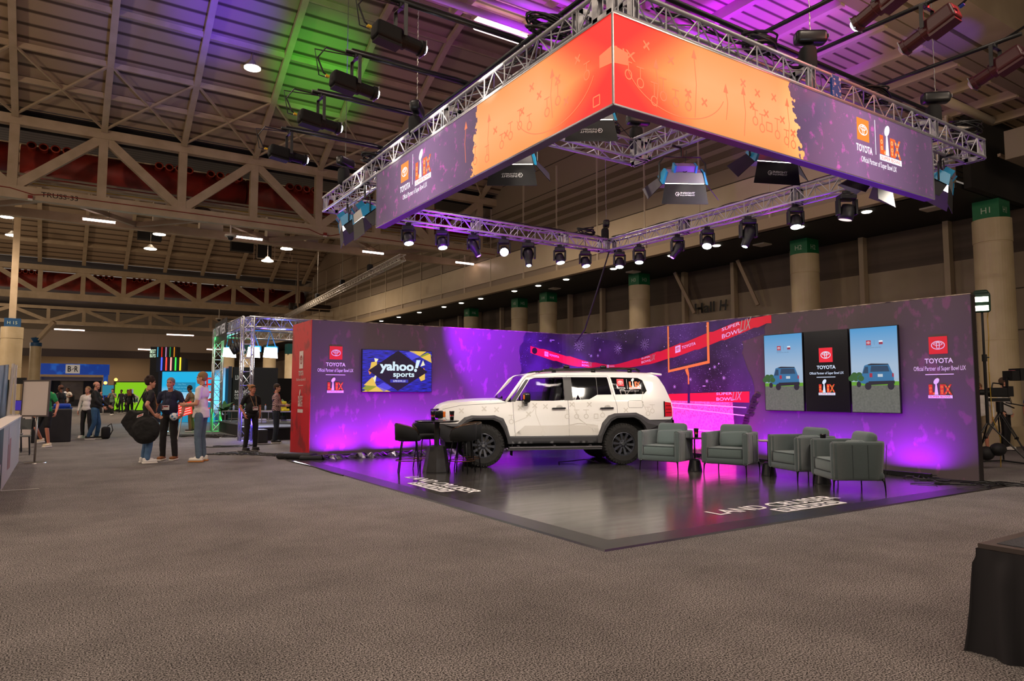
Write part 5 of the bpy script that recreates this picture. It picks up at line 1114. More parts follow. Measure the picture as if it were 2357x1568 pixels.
def paper_cup(loc, label):
    t = thing('drink_cup', label, 'cup', loc, 0, 'black branded cups'); x, y, z = loc
    m = MB(); m.lathe([(0, .0), (.034, .0), (.045, .15), (.047, .155)], loc, 18); m.build('cup_body', mat('cup_black', '#121014', .4), t, smooth=True)
    m = MB(); m.lathe([(.048, .15), (.048, .165), (.042, .175), (0, .176)], loc, 18); m.build('cup_lid', mat('lid_black', '#0a0a0c', .25), t)
    P = Panel(lambda u, v, d=0: V((x+(.0415+d+.0044*v/.1)*sin(u/.042+radians(213)), y+(.0415+d+.0044*v/.1)*cos(u/.042+radians(213)), z+v)))
    r_, w_ = MB(), MB(); 
    for k in range(3): P.rect(r_, -.03+.003+.0, -.012, .085+.006*k, .0905+.006*k, .002)
    P.rect(r_, .006, .024, .075, .105, .002); P.rect(w_, -.032, -.01, .07, .075, .002); P.rect(w_, .004, .026, .068, .073, .002); r_.build('cup_print', mat('print_toy_red', '#e8202c', .5), t); w_.build('cup_print_white', mat('print_white', '#efe6f2', .5), t)
def side_table(x, y, label, top_m, cup=None):
    t = thing('side_table', label, 'side table', (x, y, .012), 0, 'small pedestal tables between the armchairs')
    m = MB(); m.lathe([(0, 0), (.135, 0), (.135, .012), (.1, .2), (.06, .235), (0, .24)], (x, y, .012), 28); m.build('cone_base', mat('table_dark', '#17161a', .3), t, smooth=False)
    m = MB(); m.cyl((x, y, .23), (x, y, .62), .015, n=12); m.build('pole', mat('table_metal', '#2b2226', .25, .7), t, smooth=True)
    m = MB(); m.lathe([(0, .615), (.15, .615), (.175, .625), (.178, .636), (.175, .64), (0, .64)], (x, y, 0), 32); m.build('table_top', top_m, t)
    if cup: paper_cup((x+.03, y-.02, .641), cup)
side_table(10.16, 9.28, 'small dark pedestal table between the first two armchairs', mat('table_top_dark', '#1d1b1e', .3), 'black cup on the small table between the first two armchairs')
side_table(10.72, 8.06, 'small pedestal table with pale top behind the second armchair', mat('table_top_pale', '#b9ab9c', .3))
side_table(10.48, 6.86, 'small pedestal table mostly hidden between the last two armchairs', MATS['table_top_dark'], 'black cup standing above the arm of the closest armchair')
# ---- bar table and stools
T0 = V((5.98, 11.8, .012))
t = thing('bar_table', 'high round black table on a tapered pedestal beside the car bonnet', 'bar table', T0)
m = MB(); m.lathe([(0, 0), (.26, 0), (.26, .02), (.17, .48), (.05, .5), (.05, .92), (.09, .93), (0, .935)], T0, 8, Matrix.Rotation(.3, 3, 'Z')); m.build('pedestal', mat('pedestal_dark', '#1b191b', .45, col2='#252224', scale=6), t)
m = MB(); m.lathe([(0, .925), (.36, .925), (.415, .94), (.42, .95), (.41, .957), (0, .957)], T0, 48); m.build('table_top', mat('bar_top', '#1c1a1c', .25), t, smooth=False)
paper_cup((5.86, 11.72, .972), 'left black cup on the high bar table'); paper_cup((6.2, 11.62, .972), 'right black cup on the high bar table')
VEL = mat('black_velvet', '#0a0a0b', .9); BRONZE = mat('bronze_ring', '#6b4a30', .3, .9)
def bar_stool(x, y, label):
    rz = atan2(T0.y-y, T0.x-x); t = thing('bar_stool', label, 'bar stool', (x, y, .012), rz, 'black barrel stools around the bar table'); B = dict(w=False)
    m = MB(); m.lathe([(0, .58), (.2, .585), (.225, .61), (.225, .65), (.2, .675), (0, .68)], (0, 0, 0), 28); m.build('seat', VEL, t, smooth=True, **B)
    vs = []; fs = []; n = 28; k = 8
    for i in range(n+1):
        a = radians(55)+radians(250)*i/n; f = sin(pi*i/n)**.45; zt_ = .7+.2*f
        for j in range(k):
            b_ = 2*pi*j/k; th = .028; rr = .235+th*cos(b_)+.02*(1 if sin(b_) > 0 else 0); zz = (zt_-.03+.03*sin(b_)) if sin(b_) > 0 else .6
            vs.append((rr*cos(a), rr*sin(a), zz))
    for i in range(n):
        for j in range(k): fs.append((i*k+j, i*k+(j+1) % k, (i+1)*k+(j+1) % k, (i+1)*k+j))
    fs.append(tuple(range(k))[::-1]); fs.append(tuple(n*k+j for j in range(k))); MB().add(vs, fs).build('barrel_back', VEL, t, smooth=True, **B)
    m = MB(); m.tube([(.262*cos(a), .262*sin(a), .72+.19*sin(pi*(i/20))**.45) for i in range(21) for a in [radians(55)+radians(250)*i/20]], .006, 5); m.build('back_trim', BRONZE, t, smooth=True, **B)
    for i in range(4):
        a = pi/4+pi/2*i; m = MB(); m.tube([(.15*cos(a), .15*sin(a), .6), (.19*cos(a), .19*sin(a), .56), (.235*cos(a), .235*sin(a), .25), (.27*cos(a), .27*sin(a), .0)], .011, 7); m.build('leg', LEGM, t, smooth=True, **B)
    m = MB(); m.tube([(.243*cos(2*pi*i/28), .243*sin(2*pi*i/28), .23) for i in range(28)], .009, 6, closed=True); m.build('foot_ring', BRONZE, t, smooth=True, **B)
bar_stool(5.50, 11.98, 'black bar stool left of the high table'); bar_stool(6.30, 11.40, 'black bar stool right of the high table, in front of the car wheel')
bar_stool(6.02, 12.34, 'black bar stool behind the high table, half hidden'); bar_stool(6.62, 11.76, 'black bar stool behind the right one, touching the car wheel in view')

# the stage lights' pools on the floor and under the car
light('SPOT', (10.4, 13.9, 4.9), (9.0, 13.2, 0), 260, '#38ff20', .03, 34, .7)
light('SPOT', (5.4, 8.2, 4.8), (7.6, 8.6, 0), 520, '#fff0dc', .2, 60, .35)
light('SPOT', (7.9, 7.3, 4.8), (7.4, 7.0, 0), 300, '#fff0dc', .2, 70, .3)
light('SPOT', (9.6, 5.6, 4.9), (6.6, 9.6, 0), 240, '#e6f0ff', .1, 46, .15)
light('SPOT', (5.2, 5.9, 5.0), (8.6, 11.4, 1.2), 750, '#fff4e6', .15, 44, .8)
# ============================================================ WHITE OFF-ROAD CAR (local frame: +x nose, +y driver side, origin between the wheels)
CARX = thing('off_road_car', 'boxy white off-road car with black cladding parked on the stand', 'car', (8.82, 12.29, .012), radians(157.05))
PAINT = mat('car_paint', '#f2efea', .3, coat=.6, spec=.5); CLAD = mat('car_cladding', '#39383a', .6); GLS = mat('car_glass_dark', '#08090b', .06, spec=.8)
GLC = mat('car_glass_clear', '#dfe6e8', .02, trans=1.0, alpha=.22); SEAM = mat('car_seam', '#141315', .7); GBLK = mat('car_gloss_black', '#0b0b0c', .2); RUB = mat('tyre_rubber', '#161514', .85, col2='#22201e', scale=30)
RIM = mat('rim_dark', '#50525a', .35, .6); CHR = mat('chrome', '#c9cbd0', .15, .95); PILL = mat('car_pillar', '#3e3c3c', .45); INT = mat('car_interior', '#17161a', .8)
B = dict(w=False)
def hw_at(x, z):      # half width of the body side at x (length) and z (height)
    w = .965
    if z > 1.30: w -= (z-1.30)*.30 + max(0, z-1.78)*.9
    if z < .75: w -= (.75-z)*.10
    w += .012*math.exp(-((z-1.05)/.12)**2)
    if x > 1.3: w -= .16*((x-1.3)/1.05)**2.2
    if x < -1.7: w -= .10*((-1.7-x)/.85)**2.2
    return w
def side_surf(poly, name, m, dy=0.0, step=.055, holes=(), both=True, thick=0, smooth=True, par=None):
    outer = [V(p) for p in poly]; pts = list(outer); edges = [(i, (i+1) % len(outer)) for i in range(len(outer))]
    def refine(pl):
        out = []
        for a, b in zip(pl, pl[1:]+pl[:1]):
            n = max(1, int((V(b)-V(a)).length/.06))
            out += [V(a).lerp(V(b), i/n) for i in range(n)]
        return out
    loops = [refine([tuple(p) for p in poly])]+[refine(h) for h in holes]; pts = []; edges = []
    for lp in loops: o = len(pts); pts += lp; edges += [(o+i, o+(i+1) % len(lp)) for i in range(len(lp))]
    def inside(p, pl):
        c = False; n = len(pl)
        for i in range(n):
            a, b = pl[i], pl[i-1]
            if (a[1] > p[1]) != (b[1] > p[1]) and p[0] < (b[0]-a[0])*(p[1]-a[1])/(b[1]-a[1])+a[0]: c = not c
        return c
    x0 = min(p[0] for p in loops[0]); x1 = max(p[0] for p in loops[0]); z0 = min(p[1] for p in loops[0]); z1 = max(p[1] for p in loops[0])
    x = x0+step
    while x < x1:
        z = z0+step
        while z < z1:
            if inside((x, z), loops[0]) and not any(inside((x, z), h) for h in loops[1:]): pts.append(V((x, z)))
            z += step
        x += step
    r = geometry.delaunay_2d_cdt([V((p[0], p[1])) for p in pts], edges, [], 0, 1e-5)
    vs2, fs2 = r[0], [f for f in r[2]]
    out = []
    for s in ((1, -1) if both else (1,)):
        mb = MB(); ff = []
        for f in fs2:
            c = sum((vs2[i] for i in f), V((0, 0)))/len(f)
            if inside(c, loops[0]) and not any(inside(c, h) for h in loops[1:]): ff.append(f if s < 0 else f[::-1])
        if not thick: mb.add([(v.x, s*(hw_at(v.x, v.y)+dy), v.y) for v in vs2], ff)
        else:
            n = len(vs2); vs = [(v.x, s*(hw_at(v.x, v.y)+dy), v.y) for v in vs2]+[(v.x, s*(hw_at(v.x, v.y)+dy-thick), v.y) for v in vs2]
            f3 = list(ff)+[tuple(i+n for i in f)[::-1] for f in ff]; cnt = {}
            for f in ff:
                for a, b in zip(f, f[1:]+f[:1]): cnt[(a, b)] = 1
            for (a, b) in cnt:
                if (b, a) not in cnt: f3.append((b, a, a+n, b+n))
            mb.add(vs, f3)
        out.append(mb.build(name, m, par or CARX, smooth=smooth, **B))
    return out
WX, WR = 1.455, .425
arcF = [(WX+.50*cos(a), .42+.53*sin(a)) for a in [radians(x) for x in (0, 20, 40, 58, 75, 90, 105, 122, 140, 160, 180)]]
# body side outline (clockwise from the nose)
fr = [(1.97, .86), (1.84, .985), (1.70, 1.02), (1.24, 1.02), (1.07, .96), (.99, .80), (.93, .60)]
rr = [(-.90, .60), (-.99, .84), (-1.12, 1.0), (-1.25, 1.045), (-1.72, 1.06), (-1.86, 1.0), (-2.0, .91)]
side = [(2.33, .86), (2.355, 1.0), (2.35, 1.13), (2.27, 1.215), (2.08, 1.275), (1.70, 1.315), (1.13, 1.335), (1.02, 1.30), (.90, 1.29)]
side += [(.58, 1.815), (.36, 1.86), (-.13, 1.895), (-.9, 1.91), (-1.64, 1.91), (-2.15, 1.885), (-2.28, 1.83), (-2.42, 1.60), (-2.53, 1.31), (-2.565, 1.2), (-2.565, .98), (-2.50, .91)] + rr[::-1] + fr[::-1]
fwin = [(.80, 1.315), (.50, 1.745), (.40, 1.785), (-.205, 1.80), (-.20, 1.33), (.0, 1.315)]
rwin = [(-.37, 1.80), (-1.155, 1.80), (-1.215, 1.44), (-.90, 1.435), (-.73, 1.345), (-.37, 1.33)]
qwin = [(-1.22, 1.80), (-1.82, 1.79), (-1.92, 1.74), (-1.99, 1.52), (-1.92, 1.45), (-1.29, 1.44)]
side_surf(side, 'body_side', PAINT, holes=(fwin, rwin, qwin), thick=.0)
side_surf(rwin, 'rear_door_window', GLS, dy=-.012, step=.12); side_surf(qwin, 'quarter_window', GLS, dy=-.012, step=.12); side_surf(fwin, 'front_door_window', GLC, dy=-.012, step=.15)
# black pillars between the windows
side_surf([(-.195, 1.325), (-.205, 1.80), (-.375, 1.80), (-.375, 1.325)], 'door_pillar', PILL, dy=.006, step=.05); side_surf([(-1.15, 1.81), (-1.225, 1.81), (-1.295, 1.44), (-1.21, 1.44)], 'window_divider', PAINT, dy=.002, step=.1); side_surf([(-.905, 1.44), (-.92, 1.44), (-.92, 1.80), (-.905, 1.80)], 'window_bar', PILL, dy=.002, step=.1)
side_surf([(.82, 1.30), (.52, 1.745), (.58, 1.745), (.92, 1.30)], 'mirror_triangle', CLAD, dy=.003, step=.1)
# lower cladding and wheel arch flares
side_surf([(.93, .61), (-.90, .61), (-.905, .46), (.98, .46)], 'sill_cladding', CLAD, dy=.012, thick=.05)
def flare(cx, outer, inner, name):
    for s in (1, -1):
        mb = MB(); n = len(outer); vs = []
        for (o, i) in zip(outer, inner):
            mx_, mz = lerp(o[0], i[0], .55), lerp(o[1], i[1], .55)
            vs += [(o[0], s*(hw_at(*o)+.0), o[1]), (mx_, s*(hw_at(mx_, mz)+.055), mz), (i[0], s*(hw_at(*i)+.05), i[1]), (i[0], s*(hw_at(*i)-.09), i[1])]
        fs = [(4*i+j, 4*i+4+j, 4*i+5+j, 4*i+j+1) for i in range(n-1) for j in range(3)]
        if s < 0: fs = [f[::-1] for f in fs]
        mb.add(vs, fs); mb.build(name, CLAD, CARX, smooth=False, **B)
flare(WX, [(2.30, .86), (1.97, .87), (1.84, .99), (1.70, 1.03), (1.24, 1.03), (1.06, .965), (.98, .80), (.92, .60), (.86, .46)], [(1.93, .78), (1.88, .80), (1.76, .90), (1.66, .945), (1.28, .945), (1.14, .88), (1.06, .76), (1.0, .60), (.96, .46)], 'wheel_arch_flare')
flare(-WX, [(-.89, .46), (-.90, .61), (-.99, .86), (-1.12, 1.01), (-1.25, 1.055), (-1.72, 1.07), (-1.86, 1.01), (-2.02, .92), (-2.50, .92)], [(-.97, .46), (-1.0, .60), (-1.08, .77), (-1.18, .90), (-1.30, .965), (-1.66, .975), (-1.78, .92), (-1.90, .80), (-1.95, .70)], 'wheel_arch_flare')
side_surf([(-1.98, .92), (-2.55, .92), (-2.52, .66), (-2.40, .56), (-1.96, .56), (-1.92, .76)], 'rear_bumper_side', CLAD, dy=.008)
side_surf([(1.95, .87), (2.33, .87), (2.31, .60), (2.2, .50), (1.92, .50), (1.90, .78)], 'front_bumper_side', CLAD, dy=.006)
# top skin: bonnet, screen, roof, tailgate - a profile swept across the car
def top_skin(prof, name, m, crown=.03, n=14, wfun=None, inset=0.0, edge=.03):
    mb = MB(); us = [-1+2*i/n for i in range(n+1)]
    def f(p, u):
        x, z = prof[p]; w = (wfun or hw_at)(x, z)-inset
        return (x - (.0 if x < 1.9 else .07*u*u*(x-1.9)/.4*1.6), u*w, z+crown*(1-u*u)-edge*abs(u)**8)
    mb.grid(lambda p, u: f(p, u), list(range(len(prof))), us); return mb.build(name, m, CARX, smooth=True, **B)
top_skin([(1.12, 1.335), (1.40, 1.33), (1.70, 1.315), (1.92, 1.295), (2.08, 1.275), (2.20, 1.24), (2.27, 1.215), (2.33, 1.16), (2.35, 1.13)], 'bonnet', PAINT, .035, edge=0)
top_skin([(1.17, 1.325), (1.13, 1.335), (1.03, 1.345), (.95, 1.36)], 'cowl_panel', CLAD, .01, edge=0)
top_skin([(1.02, 1.34), (.86, 1.50), (.70, 1.68), (.58, 1.82)], 'windscreen', GLS, .035, wfun=lambda x, z: hw_at(.7, z), inset=.05, edge=0)
top_skin([(.60, 1.80), (.50, 1.845), (.36, 1.865), (-.13, 1.90), (-.9, 1.915), (-1.64, 1.915), (-2.15, 1.89), (-2.30, 1.865)], 'roof_skin', PAINT, .035, edge=0)
for s in (1, -1):
    m = MB(); m.tube([(1.0, s*.935, 1.30), (.81, s*.885, 1.54), (.63, s*.815, 1.77), (.54, s*.775, 1.835), (.36, s*.745, 1.88)], [.03, .035, .035, .03, .02], 8); m.build('windscreen_pillar', PAINT, CARX, smooth=True, **B)
top_skin([(-2.28, 1.83), (-2.42, 1.60), (-2.45, 1.52)], 'rear_window', GLS, -.0, edge=0); top_skin([(-2.45, 1.52), (-2.53, 1.31), (-2.565, 1.2), (-2.565, .92)], 'tailgate', PAINT, 0, edge=0)
top_skin([(-2.565, .92), (-2.60, .90), (-2.60, .60), (-2.45, .55)], 'rear_bumper', CLAD, 0, edge=0)
m = MB(); m.rbox((-2.29, 0, 1.875), (.26, 1.36, .05), .02, Matrix.Rotation(radians(-6), 3, 'Y')); m.build('roof_spoiler', PAINT, CARX, smooth=True, **B)
# nose: grille, lamps, bumper
top_skin([(2.35, 1.13), (2.37, 1.10), (2.37, .96), (2.36, .93)], 'grille_panel', GBLK, 0, edge=0); top_skin([(2.36, .93), (2.38, .86), (2.37, .66), (2.30, .52)], 'front_bumper', CLAD, 0, edge=0)
for s in (1, -1):
    m = MB(); m.rbox((2.295, s*.69, 1.05), (.16, .36, .15), .025, Matrix.Rotation(-s*radians(14), 3, 'Z')); hl = m.build('headlamp_housing', GBLK, CARX, smooth=True, **B)
    m = MB(); m.rbox((2.345, s*.66, 1.05), (.09, .2, .1), .02, Matrix.Rotation(-s*radians(14), 3, 'Z')); m.build('headlamp_lens', mat('lamp_lens', '#7a5ac8', .1, .4), CARX, **B)
    m = MB(); m.rbox((2.225, s*.845, 1.05), (.09, .03, .11), .012); m.build('side_marker', mat('amber', '#d86a18', .3), CARX, **B)
m = MB(); m.rbox((2.385, 0, 1.04), (.03, .9, .12), .012); m.build('grille_bar', CLAD, CARX, **B)
m = MB(); Panel(flat((2.402, .3, 1.01), (0, -1, 0), (0, 0, 1))).text(m, 'TOYOTA', .06, .54, 0, .07, .0, .03); m.build('grille_lettering', CHR, CARX, **B)
# lamps at the back
for s in (1, -1):
    m = MB(); P = [(-2.37, 1.29), (-2.52, 1.27), (-2.545, 1.15), (-2.545, .985), (-2.37, .985)]
    side_surf(P, 'tail_lamp', mat('tail_red', '#b0101c', .12, emit='#c01020', es=.35), dy=.012, both=False, step=.06) if s == 1 else None
    if s == 1:
        side_surf([(-2.345, 1.30), (-2.375, 1.30), (-2.375, .98), (-2.345, .98)], 'lamp_bezel', GBLK, dy=.014, both=False, step=.1)
        for z in (1.06, 1.13, 1.2): side_surf([(-2.39, z), (-2.52, z), (-2.52, z+.012), (-2.39, z+.012)], 'lamp_bar', mat('tail_dark', '#3a060c', .2), dy=.018, both=False, step=.1)
m = MB(); m.rbox((-2.50, -.86, 1.14), (.1, .1, .3), .02); m.build('tail_lamp', MATS['tail_red'], CARX, **B)
# door seams, fuel flap
def seam(pts, r=.0035, name='door_seam', closed=False):
    for s in (1,):
        P = []
        for a, b in zip(pts, pts[1:]+(pts[:1] if closed else [])):
            n = max(1, int((V(b)-V(a)).length/.06)); P += [V(a).lerp(V(b), i/n) for i in range(n)]
        if not closed: P.append(V(pts[-1]))
        MB().tube([(p[0], s*(hw_at(p[0], p[1])+.0005), p[1]) for p in P], r, 4, closed=closed).build(name, SEAM, CARX, **B)
seam([(.87, 1.29), (.86, 1.1), (.83, .75), (.79, .47)]); seam([(-.285, 1.82), (-.275, 1.3), (-.29, .9), (-.305, .47)]); seam([(-1.18, 1.82), (-1.25, 1.44), (-1.315, 1.2), (-1.32, 1.055)]); seam([(.56, 1.80), (-.28, 1.825), (-1.18, 1.825)])
seam([(2.27, 1.15), (1.9, 1.23), (1.13, 1.27), (1.0, 1.28)], .003); seam([(2.215, 1.12), (2.215, .98), (2.13, .88)], .003)
seam([(-1.58, 1.315), (-1.85, 1.315), (-1.875, 1.29), (-1.875, 1.195), (-1.85, 1.17), (-1.58, 1.17), (-1.555, 1.195), (-1.555, 1.29)], .003, 'fuel_flap_seam', True)
side_surf([(.86, .62), (.62, .82), (-.9, .82), (-.93, .62)], 'door_crease', mat('car_paint_shaded', '#dcd7cf', .32, coat=.5), dy=.003, step=.15)  # crease drawn as a darker copy of the paint, shade put in colour
# handles, mirror, step, roof rack
for x in (-.075, -1.09):
    m = MB(); P_ = [(x+.14, hw_at(x, 1.16)+.02, 1.16), (x+.12, hw_at(x, 1.16)+.045, 1.162), (x-.12, hw_at(x, 1.16)+.045, 1.166), (x-.14, hw_at(x, 1.16)+.02, 1.166)]; m.tube([(a, b, c) for a, b, c in P_], [.012, .016, .016, .012], 8); m.build('door_handle', GBLK, CARX, smooth=True, **B)
    m = MB(); m.ball((x-.02, hw_at(x, 1.16)-.004, 1.185), (.07, .012, .045)); m.build('handle_recess', mat('recess_shade', '#b3afa8', .4), CARX, smooth=True, **B)  # grey patch paints the shade of the hollow behind the handle
for s in (1, -1):
    m = MB(); m.rbox((.62, s*1.11, 1.38), (.14, .22, .2), .045); mi = m.build('mirror_housing', GBLK, CARX, smooth=True, **B)
    m = MB(); m.bar((.62, s*.96, 1.30), (.62, s*1.08, 1.30), .09, .06); m.tube([(.63, s*1.1, 1.30), (.63, s*1.12, 1.22)], .035, 8); m.build('mirror_foot', CLAD, CARX, **B)
    if s == 1: m = MB(); m.rbox((.67, s*1.18, 1.39), (.05, .06, .1), .02); m.build('mirror_indicator', MATS['amber'], CARX, **B)
    m = MB(); m.rbox((0, s*1.0, .385), (1.92, .17, .035), .015); m.build('side_step', mat('step_grey', '#5a585a', .4, .5), CARX, **B)
    m = MB(); m.bar((.98, s*1.04, .355), (-.95, s*1.04, .355), .06, .035); 
    for x in (.75, 0, -.75): m.bar((x, s*.7, .46), (x, s*1.0, .38), .05, .03)
    m.build('step_bracket', CLAD, CARX, **B)
    m = MB(); m.tube([(.28, s*.66, 1.90), (.15, s*.66, 1.945), (-.1, s*.66, 1.96), (-1.5, s*.66, 1.99), (-1.82, s*.66, 1.985), (-1.92, s*.66, 1.93)], [.016, .022, .024, .024, .026, .03], 8)
    for x in (-.05, -.9, -1.7): m.bar((x, s*.66, 1.9), (x, s*.66, 1.97), .09, .03, (0, 1, 0))
    m.build('roof_rail', GBLK, CARX, smooth=True, **B)
for x in (-.32, -1.12):
    m = MB(); m.rbox((x, 0, 2.015), (.09, 1.34, .028), .012)
    m.build('cross_bar', GBLK, CARX, **B)
    for s in (1, -1): m = MB(); m.rbox((x, s*.655, 2.01), (.13, .09, .085), .03); m.build('bar_foot', GBLK, CARX, smooth=True, **B)
m = MB(); m.tube([(1.05, .5, 1.37), (1.0, .35, 1.40), (.93, -.1, 1.45)], .012, 6); m.tube([(1.05, -.1, 1.385), (1.02, -.3, 1.40), (.93, -.6, 1.44)], .012, 6); m.build('wiper', GBLK, CARX, **B)
# faint play-diagram wrap printed on the side
GH = mat('wrap_grey', '#d6d1c8', .35); wr = MB(); PP = Panel(lambda u, v, d=0: V((u, hw_at(u, v)+.003+d, v)))
def subl(pts):
    out = []
    for a, b in zip(pts, pts[1:]):
        n = max(1, int((V(b)-V(a)).length/.04)); out += [tuple(V(a).lerp(V(b), i/n)) for i in range(n)]
    return out+[pts[-1]]
for (u, v) in ((1.9, 1.12), (1.45, 1.16), (1.2, 1.14), (.72, 1.18), (.42, 1.22), (.2, 1.2), (-.35, 1.24), (-.72, 1.24), (-1.5, 1.12), (.55, 1.05)): PP.cross(wr, u, v, .045, .022)
for i, (u, v) in enumerate(((-.25, 1.0), (-.45, 1.0), (-.65, 1.0), (-1.0, 1.02), (.9, .9), (-1.98, 1.05), (-2.08, 1.1), (.25, .66))): PP.ring(wr, u, v, .05, .05, .014, .0, 16); PP.line(wr, [(u, v+.05), (u+.0, v+.13)], .012); PP.line(wr, [(u-.06, v+.13), (u+.06, v+.13)], .012)
PP.line(wr, [(-.82, .955), (-.9, .955), (-.9, 1.045), (-.82, 1.045), (-.82, .955)], .013)
for a in ([(.86, .88), (.6, .98), (.45, 1.12), (.4, 1.22)], [(.25, .71), (.32, .85), (.4, 1.05), (.4, 1.2)], [(-.4, 1.28), (-.42, 1.1), (-.5, .95), (-.7, .8), (-.85, .68)], [(-.15, .8), (-.5, .86), (-.85, .82)], [(-1.95, 1.1), (-1.85, 1.3), (-1.9, 1.5)]): PP.line(wr, subl(a), .011)
wr.build('play_diagram_wrap', GH, CARX, **B)
gr_, gw, gg, gred = MB(), MB(), MB(), MB(); QW = Panel(lambda u, v, d=0: V((-1.60-u, hw_at(-1.6-u, 1.44+v)-.008+d, 1.44+v)))
QW.oval_mark(gr_, gw, -.17, .25, .15, .0); QW.text(gw, 'TOYOTA', -.26, -.07, .115, .155, .0, .04); QW.text(gw, 'Official Partner of Super Bowl LIX', -.2, .22, .065, .085, .0); QW.rect(gw, -.03, -.024, .12, .32, .0); QW.game_mark(gred, gw, gg, .14, .115, .23, .0, 1.1)
gr_.build('window_decal_red', mat('decal_red', '#e8303a', .4), CARX, **B); gw.build('window_decal_white', mat('decal_white2', '#f2eef0', .4), CARX, **B); gred.build('window_decal_numerals', mat('decal_orange', '#e85a2a', .4), CARX, **B); gg.build('window_decal_gold', mat('decal_gold', '#f0b440', .4), CARX, **B)
# underbody, wheel wells, interior
m = MB(); m.box(-2.3, 2.2, -.72, .72, .36, .55); m.box(-2.4, 2.25, -.75, .75, .55, 1.0); m.build('underbody', mat('underbody', '#0c0c0c', .9), CARX, **B)
for (x, y) in ((.15, .38), (.15, -.38)):
    m = MB(); m.rbox((x, y, 1.02), (.52, .5, .16), .05); m.rbox((x-.28, y, 1.3), (.16, .48, .62), .06, Matrix.Rotation(radians(-10), 3, 'Y')); m.rbox((x-.34, y, 1.68), (.1, .26, .18), .04); m.build('front_seat', INT, CARX, smooth=True, **B)
m = MB(); m.rbox((-.95, 0, 1.25), (.18, 1.3, .7), .06); m.build('rear_seat', INT, CARX, smooth=True, **B)
m = MB(); m.rbox((.85, 0, 1.18), (.4, 1.5, .24), .06); m.build('dashboard', INT, CARX, smooth=True, **B)
m = MB(); m.tube([(.62+.07*cos(2*pi*i/20)*.4, .38+.18*cos(2*pi*i/20), 1.27+.18*sin(2*pi*i/20)) for i in range(20)], .014, 6, closed=True); m.build('steering_wheel', INT, CARX, smooth=True, **B)
# wheels
def wheel(x, y, name='wheel'):
    s = 1 if y > 0 else -1; Ry = Matrix.Rotation(-s*pi/2, 3, 'X')   # lathe axis -> outward
    def PT(a, r, o): return V((x+r*cos(a), y+s*o, WR+r*sin(a)))
    def rev(prof, n=48):
        vs = []; fs = []
        for (r, o) in prof:
            for k in range(n): vs.append(PT(2*pi*k/n, r, o))
        for i in range(len(prof)-1):
            for k in range(n):
                f = (i*n+k, i*n+(k+1) % n, (i+1)*n+(k+1) % n, (i+1)*n+k); fs.append(f if s > 0 else f[::-1])
        return vs, fs
    m = MB(); m.add(*rev([(.24, -.13), (.34, -.145), (.395, -.125), (.412, -.09), (.414, .09), (.395, .125), (.34, .145), (.25, .13), (.235, .10)]))
    n = 44
    for k in range(n):
        a = 2*pi*k/n; da = pi/n*.62
        for (o0, o1, r0, r1, sh) in ((.085, .135, .395, .425, 0), (-.135, -.085, .395, .425, .5), (-.075, -.005, .405, .425, .25), (.005, .075, .405, .425, .75)):
            aa = a+sh*2*pi/n; P8 = [PT(aa-da, r0, o0), PT(aa+da, r0, o0), PT(aa+da, r0, o1), PT(aa-da, r0, o1), PT(aa-da*.9, r1, o0), PT(aa+da*.9, r1, o0), PT(aa+da*.9, r1-(.012 if abs(o1) > .1 else 0), o1), PT(aa-da*.9, r1-(.012 if abs(o1) > .1 else 0), o1)]
            m.add(P8, [(0,3,2,1),(4,5,6,7),(0,1,5,4),(1,2,6,5),(2,3,7,6),(3,0,4,7)])
        if k % 2 == 0: m.add([PT(a-da, .36, .14), PT(a+da, .36, .14), PT(a+da, .405, .13), PT(a-da, .405, .13), PT(a-da, .36, .150), PT(a+da, .36, .150), PT(a+da, .405, .140), PT(a-da, .405, .140)], [(0,3,2,1),(4,5,6,7),(0,1,5,4),(1,2,6,5),(2,3,7,6),(3,0,4,7)])
    ty = m.build('tyre', RUB, CARX, **B)
    m = MB(); m.add(*rev([(.245, .115), (.232, .12), (.222, .10), (.215, .02), (.215, -.1)])); 
    for k in range(10):
        a = 2*pi*k/10+.1; w1, w0 = .15, .2
        P8 = [PT(a-w0, .07, .085), PT(a+w0, .07, .085), PT(a+w1*.85, .225, .11), PT(a-w1*.85, .225, .11), PT(a-w0, .07, .05), PT(a+w0, .07, .05), PT(a+w1*.85, .225, .06), PT(a-w1*.85, .225, .06)]
        m.add(P8, [(0,1,2,3),(7,6,5,4),(0,4,5,1),(1,5,6,2),(2,6,7,3),(3,7,4,0)])
    m.add(*rev([(.0, .1), (.035, .1), (.05, .085), (.085, .08), (.085, .04)], 24)); rm = m.build('wheel_rim', RIM, CARX, **B)
    m = MB(); m.add(*rev([(0, .112), (.03, .11), (.035, .1)], 20)); m.build('hub_cap', CHR, CARX, **B)
    m = MB()
    for k in range(6): a = 2*pi*k/6; m.cyl(PT(a, .06, .08), PT(a, .06, .1), .009, n=6)
    m.build('lug_nut', GBLK, CARX, **B)
    m = MB(); m.add(*rev([(.0, .0), (.17, .0), (.17, -.02), (.0, -.02)], 28)); m.build('brake_disc', mat('brake_steel', '#6d6a66', .4, .8), CARX, **B)
    m = MB(); m.add(*rev([(.0, -.03), (.22, -.03)], 24)); m.build('wheel_shadow_plate', mat('underbody', '#0c0c0c', .9), CARX, **B)
for x in (WX, -WX):
    for y in (.82, -.82): wheel(x, y)
for x in (WX-.58, -WX-.50):
    m = MB(); m.box(x-.008, x+.008, .72, .93, .22, .5); m.build('mud_flap', mat('underbody', '#0c0c0c', .9), CARX, **B)
